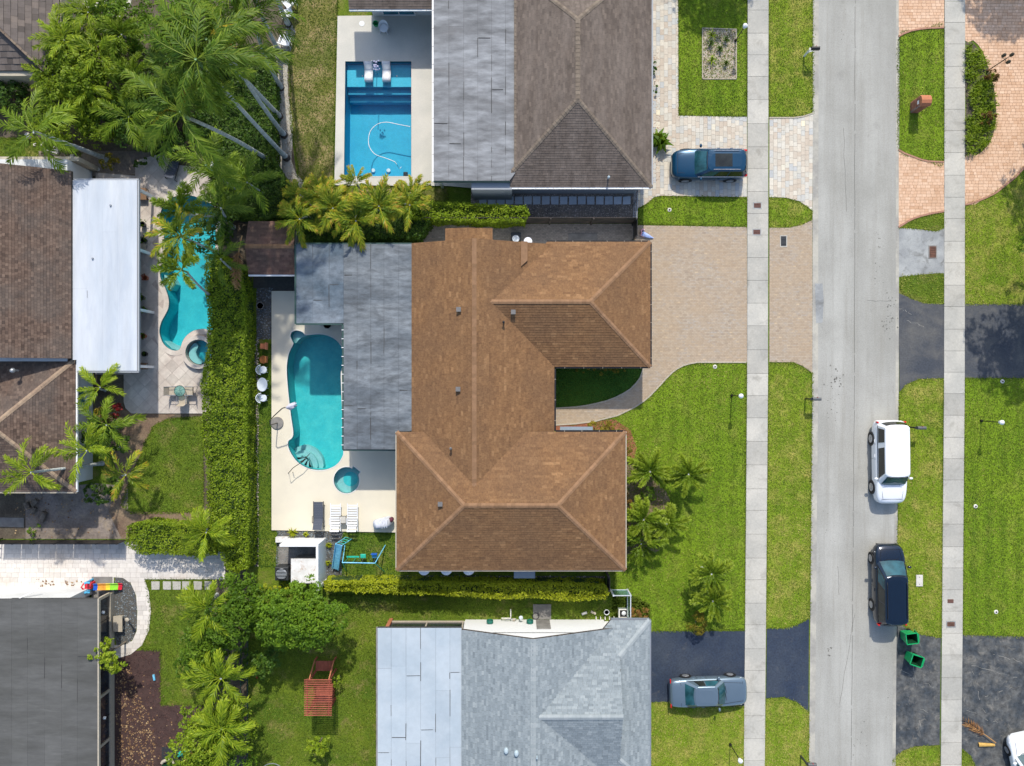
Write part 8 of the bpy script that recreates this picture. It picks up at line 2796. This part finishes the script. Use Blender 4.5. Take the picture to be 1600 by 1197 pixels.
hedge('hedge', [(197, 822), (230, 815), (262, 818), (300, 820), (334, 824), (336, 868), (300, 870), (250, 866), (215, 868), (193, 848)], 1.6, 'leaf_hedge', 'low bright hedge stub beside the end of the black fence', .13, 300, 504, lump=.25, tone_mid=.62)
hedge('ground_cover', [(328, 95), (425, 90), (430, 150), (428, 250), (446, 280), (462, 330), (400, 345), (330, 330), (322, 240), (300, 200), (310, 130)], 1.3, 'leaf_dark', 'dense dark green shrubs between the palm trunks and the gravel band', .15, 260, 505, cat='shrubs', lump=.5, tone_mid=.55)
# the thicket in the upper left
for (px, py, bl, m, lb, q, tm) in (
    (160, 130, rand_blobs(1, 2.6, 2.0, 3.0, 9, 1.2), 'leaf_bright', 'large bright shrub mass in the middle of the upper left thicket', 601, .4),
    (215, 70, rand_blobs(2, 2.2, 2.0, 2.8, 8, 1.1), 'leaf_mid', 'green bush in the upper left thicket nearest the top edge', 602, .5),
    (140, 195, rand_blobs(3, 2.6, 1.2, 2.0, 8, 1.0), 'leaf_hedge', 'low yellow green bush right of the leaning palm trunk', 603, .45),
    (215, 200, rand_blobs(4, 2.0, 1.2, 2.0, 7, 1.0), 'leaf_dark', 'dark bush below the drooping palm leaves of the thicket', 604, .5),
    (290, 160, rand_blobs(5, 1.8, 2.2, 2.2, 8, 1.1), 'leaf_dark', 'dark bush in the right part of the thicket', 605, .5),
    (120, 65, rand_blobs(6, 1.2, 1.2, 1.8, 5, .8), 'leaf_dark', 'dark shrub against the teal bay window', 606, .5),
    (330, 60, rand_blobs(7, 2.2, 2.0, 2.2, 8, 1.1), 'leaf_mid', 'green bush behind the crowns of the tall palms', 607, .45),
    (30, 160, rand_blobs(8, 1.4, 1.0, 1.4, 5, .8), 'leaf_dark', 'dark shrub below the corner of the slate tiled roof', 608, .45),
    (270, 235, rand_blobs(14, 1.2, .7, 1.2, 5, .7), 'leaf_dark', 'dark low shrub at the top end of the left patio', 612, .5),
    (355, 370, rand_blobs(9, 1.2, 1.0, 2.2, 5, .9), 'leaf_dark', 'dark bush between the left pool and the small brown shed', 609, .55),
    (178, 256, [(0, 0, .5, .7, .5, .4)], 'leaf_croton', 'low brownish shrub in the bare bed above the white flat roof', 610, .3),
    (224, 256, [(0, 0, .4, .35, .4, .3)], 'leaf_dark', 'small dark round shrub in the bare bed beside the left patio', 611, .3)):
    tree(px, py, bl, m, lb, 'shrub', 'shrub', .17, 85, q, trunk=.08, tone_mid=tm)
# big trees
tree(490, 936, rand_blobs(11, 2.15, 1.35, 4.2, 14, .95), 'leaf_mid', 'large round dense green tree at the left end of the yellow hedge', 'tree', 'broadleaf_tree', .17, 120, 621, trunk=.2, tone_mid=.5)
tree(396, 932, rand_blobs(12, 1.35, 1.7, 3.6, 9, .95), 'leaf_mid', 'green tree between the big round tree and the palm below the whitish drive', 'tree', 'broadleaf_tree', .19, 95, 622, trunk=.14, tone_mid=.42)
tree(420, 1020, rand_blobs(13, 1.2, .7, 1.6, 5, .7), 'leaf_dark', 'dark bush in the shade under the big round tree', 'shrub', 'shrub', .16, 90, 623, trunk=.05, tone_mid=.5)
tree(196, 1003, rand_blobs(15, .85, .75, 2.8, 7, .55), 'leaf_bright', 'small lime green tree beside the black screened porch', 'tree', 'small_tree', .18, 75, 624, trunk=.06, tone_mid=.62)
tree(503, 1153, rand_blobs(16, .55, .6, 1.3, 6, .45), 'leaf_bright', 'small yellow green bush below the red garden swing', 'shrub', 'shrub', .16, 95, 625, trunk=.04, tone_mid=.62)
for (px, py, s_, q, lb, m) in ((350, 1000, (1.3, 1.7), 631, 'green shrub between the upper and middle of the lower left palms', 'leaf_mid'), (372, 1110, (1.2, 1.9), 632, 'green shrub along the green wire fence', 'leaf_bright'),
                               (335, 1130, (1.3, 1.8), 633, 'bright green shrub at the foot of the lowest palm', 'leaf_bright'), (355, 1185, (1.8, 1.0), 634, 'green shrub at the bottom edge beside the play corner', 'leaf_mid')):
    tree(px, py, rand_blobs(q, s_[0], s_[1], 3.1, 9, .85), m, lb, 'shrub', 'shrub', .18, 80, q, trunk=.06, tone_mid=.5)
# front beds
tree(1086, 970, [(0, 0, .5, .72, .72, .55)], 'leaf_croton', 'round brownish yellow clipped bush at the edge of the asphalt drive', 'shrub', 'shrub', .08, 330, 641, trunk=.03, tone_mid=.35)
tree(1010, 770, [(0, 0, .40, .55, .48, .42)], 'leaf_mid', 'round clipped green bush in the bed between the feather palms', 'shrub', 'shrub', .08, 300, 642, trunk=.03, tone_mid=.55)
tree(938, 665, [(0, 0, .35, .8, .35, .35), (.5, -.1, .3, .4, .3, .3)], 'leaf_croton', 'low yellow green shrub at the corner between path and brown wing', 'shrub', 'shrub', .11, 200, 643, trunk=.02, tone_mid=.7)
tree(979, 700, [(0, 0, .3, .25, .9, .3)], 'leaf_croton', 'narrow reddish shrub row along the upper east wall of the brown wing', 'shrub', 'shrub', .1, 200, 644, trunk=.02, tone_mid=.4)
tree(979, 800, [(0, 0, .3, .25, 1.6, .3)], 'leaf_bronze', 'narrow bronze shrub row behind the feather palms', 'shrub', 'shrub', .11, 180, 645, trunk=.02, tone_mid=.4)
tree(1000, 957, [(-.2, .1, .4, .6, .5, .4)], 'leaf_bronze', 'reddish bronze shrub at the corner of the grey house', 'shrub', 'shrub', .18, 110, 646, trunk=.03, tone_mid=.5)
tree(938, 578, [(-1.2, 0, .25, .5, .2, .25), (0, 0, .3, .9, .25, .3), (1.3, 0, .25, .7, .2, .25)], 'leaf_croton', 'row of golden brown shrubs in the shade along the garage wall', 'shrub', 'shrub', .11, 170, 647, trunk=.02, tone_mid=.5)
tree(1003, 1165, [(0, 0, .4, .3, .5, .35)], 'leaf_bronze', 'small dark red shrub at the east wall of the grey house', 'shrub', 'shrub', .12, 130, 648, trunk=.02, tone_mid=.3)
for (px, py, q, lb) in ((459, 832, 651, 'spiky yellow green plant at the lower edge of the cream deck'), (479, 834, 652, 'second smaller yellow plant at the lower edge of the cream deck'), (515, 851, 653, 'yellow green plant in slate gravel beside the slide top'), (514, 878, 654, 'yellow green plant in slate gravel below the slide top')):
    rosette('garden_plant', px, py, .38 if q == 651 else .24, 'leaf_yellow', lb, 18, .07, .25, q)
rosette('garden_plant', 1028, 222, .75, 'leaf_mid', 'large leaved dark green plant at the corner of the taupe house', 16, .22, .7, 655, n_heads=2, spread=.25)
tree(1022, 130, [(0, 0, .25, .15, 1.3, .25)], 'leaf_dark', 'low dark planting along the east wall of the taupe house', 'plant', 'garden_plant', .12, 120, 656, trunk=.02, tone_mid=.5)
tree(440, 915, [(-.6, 0, .6, .6, .3, .3), (.1, 0, .5, .4, .3, .3)], 'leaf_yellow', 'yellow green bush between the pool heater and the big round tree', 'shrub', 'shrub', .15, 120, 657, trunk=.03, tone_mid=.45)
tree(170, 650, [(0, 0, .9, .55, .5, .5)], 'leaf_croton', 'yellow speckled shrub among the palms beside the tiled house', 'shrub', 'shrub', .13, 170, 658, trunk=.03, tone_mid=.6)
tree(187, 640, [(0, 0, .8, .4, .5, .5)], 'leaf_red', 'dark red leaved shrub beside the lower end of the patio', 'shrub', 'shrub', .14, 150, 659, trunk=.03, tone_mid=.4)
tree(180, 680, rand_blobs(17, .9, 1.1, 1.8, 6, .7), 'leaf_dark', 'dark bush under the palms beside the tiled house', 'shrub', 'shrub', .17, 90, 660, trunk=.05, tone_mid=.5)
tree(170, 765, rand_blobs(18, .9, .6, .9, 5, .5), 'leaf_dark', 'low dark bush at the corner of the bare ground and the lawn', 'shrub', 'shrub', .15, 90, 661, trunk=.04, tone_mid=.5)
tree(403, 1053, [(0, 0, .2, .22, .2, .18)], 'leaf_red', 'tiny dark red plant in the grass beside the green wire fence', 'plant', 'garden_plant', .1, 150, 662, trunk=.01, tone_mid=.5)
tree(56, 828, [(0, 0, .3, .35, .5, .3)], 'leaf_mid', 'small green weeds next to the lowest sawn log', 'plant', 'garden_plant', .12, 110, 663, trunk=.015, tone_mid=.6)
for i, (px, py, r_, lb) in enumerate(((1111, 57, .42, 'grassy clump in the upper left corner of the square gravel bed'), (1133, 64, .28, 'small dark clump in the upper right of the square gravel bed'), (1124, 78, .30, 'leaning clump in the middle of the square gravel bed'), (1111, 96, .42, 'largest yellow green clump in the lower left of the square gravel bed'), (1133, 101, .26, 'small dark clump in the lower right of the square gravel bed'), (1109, 70, .30, 'clump just below the upper left one in the square gravel bed'))):
    rosette('garden_plant', px, py, r_, 'leaf_dark' if i not in (0, 3) else 'leaf_hedge', lb, 20, .05, .3, 670 + i)
# planting island in the orange drive
ISL = [(1509, 66), (1520, 66), (1532, 82), (1540, 100), (1550, 120), (1556, 150), (1557, 180), (1553, 205), (1541, 228), (1524, 242), (1508, 243), (1507, 200), (1510, 170), (1507, 120)]
sheet('soil_bed', [ISL], .016, 'soil')
rr = random.Random(91)
mb = MB()
isl = px_loop([(1508, 70), (1518, 70), (1530, 88), (1538, 104), (1547, 122), (1553, 150), (1554, 180), (1550, 203), (1538, 225), (1523, 238), (1508, 240), (1508, 205), (1513, 170), (1508, 120)])
x0_, x1_ = min(p[0] for p in isl), max(p[0] for p in isl); y0_, y1_ = min(p[1] for p in isl), max(p[1] for p in isl)
k_ = 0
while k_ < 150:
    cx_, cy_ = rr.uniform(x0_, x1_), rr.uniform(y0_, y1_)
    if not inside(isl, np.array([cx_]), np.array([cy_]))[0]: continue
    k_ += 1
    tn0 = rr.uniform(.3, .7)
    for i in range(16):
        a = i * 2.39996 + rr.uniform(-.4, .4); el = rr.uniform(.5, 1.3); ln = .34 * rr.uniform(.7, 1.2)
        d = Vector((math.cos(a), math.sin(a), 0)); s_ = Vector((-d.y, d.x, 0)) * .02
        p0 = Vector((cx_, cy_, .03)); p1 = p0 + d * ln * .5 + Vector((0, 0, .34 * el)); p2 = p0 + d * ln + Vector((0, 0, .26 * el))
        mb.add([p0 - s_ * .6, p0 + s_ * .6, p1 + s_, p1 - s_, p2], [[0, 1, 2, 3], [3, 2, 4]], min(1, max(0, rr.gauss(tn0, .15))))
tag(mb.build('ground_cover', 'leaf_bright'), 'leaf shaped bed of spiky green grass plants in the orange drive', 'plants', kind='stuff')
for (px, py, lb, q) in ((1540, 122, 'dark red shrub in the middle of the spiky green bed', 681), (1537, 190, 'smaller reddish shrub in the lower part of the spiky green bed', 682)):
    tree(px, py, [(0, 0, .5, .42, .38, .35)], 'leaf_bronze', lb, 'shrub', 'shrub', .2, 90, q, trunk=.02, tone_mid=.25)

# palms ------------------------------------------------ tall row behind the gravel band
G1 = 'tall slender palms along the gravel band'
tall = [((448, 247), (316, 103), 12.6, 'tall palm whose trunk foots lowest on the gravel band', 1, 13), ((444, 211), (362, 92), 11.0, 'tall palm rooted second lowest on the gravel band, crown beside a yellow flower stalk', 2, 12),
        ((437, 182), (332, 72), 12.0, 'tall palm rooted third from below on the gravel band', 3, 12), ((439, 137), (398, 42), 9.0, 'tall palm rooted beside the middle of the gravel band with short lean', 4, 10),
        ((437, 82), (394, -20), 11.0, 'tall palm rooted just below the white chair', 5, 10), ((450, 38), (415, -60), 9.0, 'tall palm rooted between the two white chairs', 6, 8),
        ((420, 250), (292, 183), 11.5, 'tall palm with a long bare grey trunk and golden lower leaf', 7, 13)]
for (b_, t_, h_, lb, q, nf) in tall:
    k = 1 - h_ / H
    palm(*b_, h_, 'royal', lb, nf + 5, 1.0, t_, q, .11, G1, flat=.3, dry=1 if q in (1, 3) else (2 if q == 7 else 0))
mb = MB()
x, y, z = P(357, 78, 10.6)
t_ = [o for o in bpy.data.objects if o.get('label', '').startswith('tall palm rooted second')][0]
for k in range(9):
    a = k * .7
    mb.tube([(x, y, z), (x + .3 * math.cos(a), y + .3 * math.sin(a), z - .1), (x + .55 * math.cos(a), y + .55 * math.sin(a), z - .5)], [.03, .025, .015], 5)
mb.build('flower_stalk', 'amber', t_)
palm(165, 248, 5.0, 'coco', 'leaning palm with long grey trunk over the dark grass in the upper left', 11, 1.05, (52, 206), 8, .13, None, flat=.3)
palm(160, 724, 5.0, 'lime', 'palm leaning over the tiled roof with bright green head at the left edge', 10, 1.0, (48, 738), 9, .09, None, flat=.25)
palm(186, 700, 4.2, 'lime', 'bright green palm spreading its leaves over the edge of the tiled roof', 9, .9, (135, 704), 10, .07, None, flat=.1)
palm(195, 742, 3.0, 'areca', 'low palm with broad yellowing leaves at the edge of the left lawn', 9, .85, (196, 742), 12, .07)
palm(164, 610, 3.2, 'lime', 'green palm beside the corner of the white flat roof', 10, .75, (156, 605), 13, .06)
palm(182, 668, 3.0, 'coco', 'dark leaved palm beside the patio and the tiled wall', 9, .8, (166, 664), 14, .06)
# at the left pool
palm(345, 252, 5.6, 'coco', 'palm with curved pale trunk above the top of the left pool', 9, .8, (330, 264), 15, .09, None, flat=.2)
palm(340, 470, 6.0, 'fan', 'palm hanging over the middle of the left pool', 13, .9, (292, 425), 16, .07, None)
palm(352, 400, 6.2, 'areca', 'palm with golden green head over the upper part of the left pool', 13, .85, (290, 372), 17, .07, None)
palm(360, 345, 6.0, 'fan', 'palm with green head at the top end of the left pool water', 12, .85, (292, 335), 18, .07, None)
palm(365, 355, 4.2, 'royal', 'dark palm between the left pool and the shed', 12, .6, (345, 325), 19, .08, None)
palm(375, 430, 3.8, 'royal', 'dark low palm over the top end of the long hedge', 9, .5, (345, 405), 20, .07, None)
o = link_mesh('dead_palm_leaf', FRONDS['dead'][0], None)
o.location = P(378, 368, 3.6); o.rotation_euler = (0, .1, math.atan2(-(450 - 368), 355 - 378)); o.scale = (1.25, 1.3, 1)
tag(o, 'dry brown palm leaf hanging over the upper end of the long hedge', 'palm leaf')
# golden clump above the flat roof
G2 = 'golden clumping palms above the flat roof'
for (px, py, h_, tp, lb, q, s_) in ((490, 340, 3.4, (468, 342), 'golden palm overhanging the shed roof', 21, .75), (510, 332, 3.6, (520, 325), 'golden palm at the left part of the clump, just right of the shed', 22, .8), (560, 335, 3.4, (556, 345), 'golden palm whose leaves hang lowest onto the flat roof', 23, .8),
                                   (580, 318, 3.6, (592, 322), 'golden palm in the middle of the clump', 24, .8), (630, 322, 3.2, (640, 320), 'golden palm at the right end of the clump above the hedge start', 25, .75), (512, 312, 3.2, (502, 310), 'golden palm at the upper left of the clump beside the upper lawn', 26, .7), (640, 306, 3.0, (646, 300), 'orange tinted palm nearest the rectangular pool corner', 27, .5)):
    palm(px, py, h_, 'areca', lb, 18, s_ * 1.05, tp, q, .06, G2)
for (px, py, h_, q, lb, s_) in ((528, 318, 2.9, 28, 'small golden palm stem between the two left crowns of the clump', .62), (545, 345, 2.6, 29, 'short golden palm at the lower middle of the clump beside the flat roof edge', .6), (600, 340, 2.7, 30, 'short golden palm behind the lower right crowns of the clump', .62), (570, 305, 2.9, 42, 'small golden palm at the upper middle of the clump beside the back lawn', .6), (486, 322, 2.8, 43, 'small golden palm at the upper left corner of the clump near the gravel band', .62)):
    palm(px, py, h_, 'areca', lb, 15, s_, None, q, .05, G2)
G3 = 'feathery palms in the upper left thicket'
for (px, py, h_, q, lb, s_, kd) in ((150, 100, 3.6, 44, 'feathery bright palm at the left of the thicket near the teal bay window', .85, 'lime'), (200, 120, 3.4, 45, 'feathery bright palm in the middle of the thicket', .9, 'lime'), (185, 60, 3.6, 46, 'feathery palm near the top edge in the thicket', .9, 'lime'), (235, 95, 3.6, 47, 'feathery palm left of the tall palm crowns', .85, 'fan'),
                                    (175, 165, 3.0, 48, 'feathery palm above the leaning trunk in the thicket', .8, 'lime'), (250, 150, 3.2, 49, 'feathery palm under the tall palm with golden lower leaf', .85, 'fan'), (120, 140, 2.6, 50, 'low feathery palm right of the slate tiled corner', .75, 'lime'), (230, 205, 2.6, 52, 'dark feathery palm at the lower edge of the thicket', .85, 'coco'),
                                    (415, 305, 3.2, 53, 'dark feathery palm just above the small brown shed', .7, 'coco'), (375, 300, 3.2, 54, 'dark feathery palm right of the curved pale trunk', .7, 'coco')):
    palm(px, py, h_, kd, lb, 16, s_, None, q, .06, G3 if q < 53 else None)
hedge('ground_cover', [(470, 322), (655, 326), (672, 345), (655, 372), (560, 372), (472, 378)], 1.7, 'leaf_dark', 'dark undergrowth below the golden palm clump', .15, 200, 507, cat='shrubs', lump=.3)
# street side palms in front of the brown wing
palm(1022, 742, 1.5, 'feather', 'feather palm with thick bushy arms nearest the brown wing', 15, 1.0, (1016, 737), 31, .09)
palm(1062, 738, 1.6, 'feather', 'feather palm leaning out over the lawn with a pale trunk', 14, .9, (1076, 741), 32, .08)
palm(1003, 808, 1.5, 'feather', 'dense round feathery palm in the bed beside the brown wing', 20, 1.0, (1006, 812), 33, .09)
palm(1034, 810, 1.3, 'feather', 'yellow tipped palm on the lawn side of the dense feathery palm', 16, .9, (1042, 818), 34, .08)
palm(998, 845, 1.1, 'fan', 'green palm lowest in the bed beside the brown wing', 16, .9, (1002, 850), 35, .07)
palm(1096, 888, 1.7, 'feather', 'upper of the two palms standing alone in the front lawn', 14, .95, (1112, 897), 36, .08)
palm(1103, 916, 1.3, 'feather', 'lower of the two lawn palms, just above the round brownish bush', 14, .9, (1114, 940), 37, .08)
# lower left palms along the wire fence
palm(338, 930, 3.6, 'lime', 'palm with broad light leaves below the whitish drive end', 16, .9, (327, 952), 38, .1, None)
palm(355, 1040, 3.6, 'lime', 'middle palm of the lower left row beside the wire fence', 18, .98, (345, 1060), 39, .1, None)
palm(358, 1118, 3.6, 'lime', 'lowest palm of the lower left row above the play corner', 18, .98, (347, 1138), 40, .1, None)
palm(330, 822, 2.8, 'lime', 'light green palm at the foot of the long hedge', 16, .85, (322, 832), 41, .07, None)
# trees whose shade falls into the picture from outside the frame
for (wx, wy, r_, h_, q, lb) in ((33.6, 16.0, 2.2, 5.2, 701, 'tree right of the picture shading the upper right lawn'), (32.9, 7.6, 3.3, 6.3, 702, 'wide tree right of the picture shading the right asphalt drive'),
                                (12.5, 31.0, 3.4, 6.0, 703, 'tree above the picture shading the top of the upper driveway'), (31.5, 30.5, 3.0, 6.0, 704, 'tree above the picture shading the orange drive')):
    tree(0, 0, rand_blobs(q, r_, r_, h_, 12, r_ * .42), 'leaf_mid', lb, 'tree', 'broadleaf_tree', .22, 55, q, trunk=.2, world_xy=(wx, wy))
print('objects', len(bpy.data.objects))
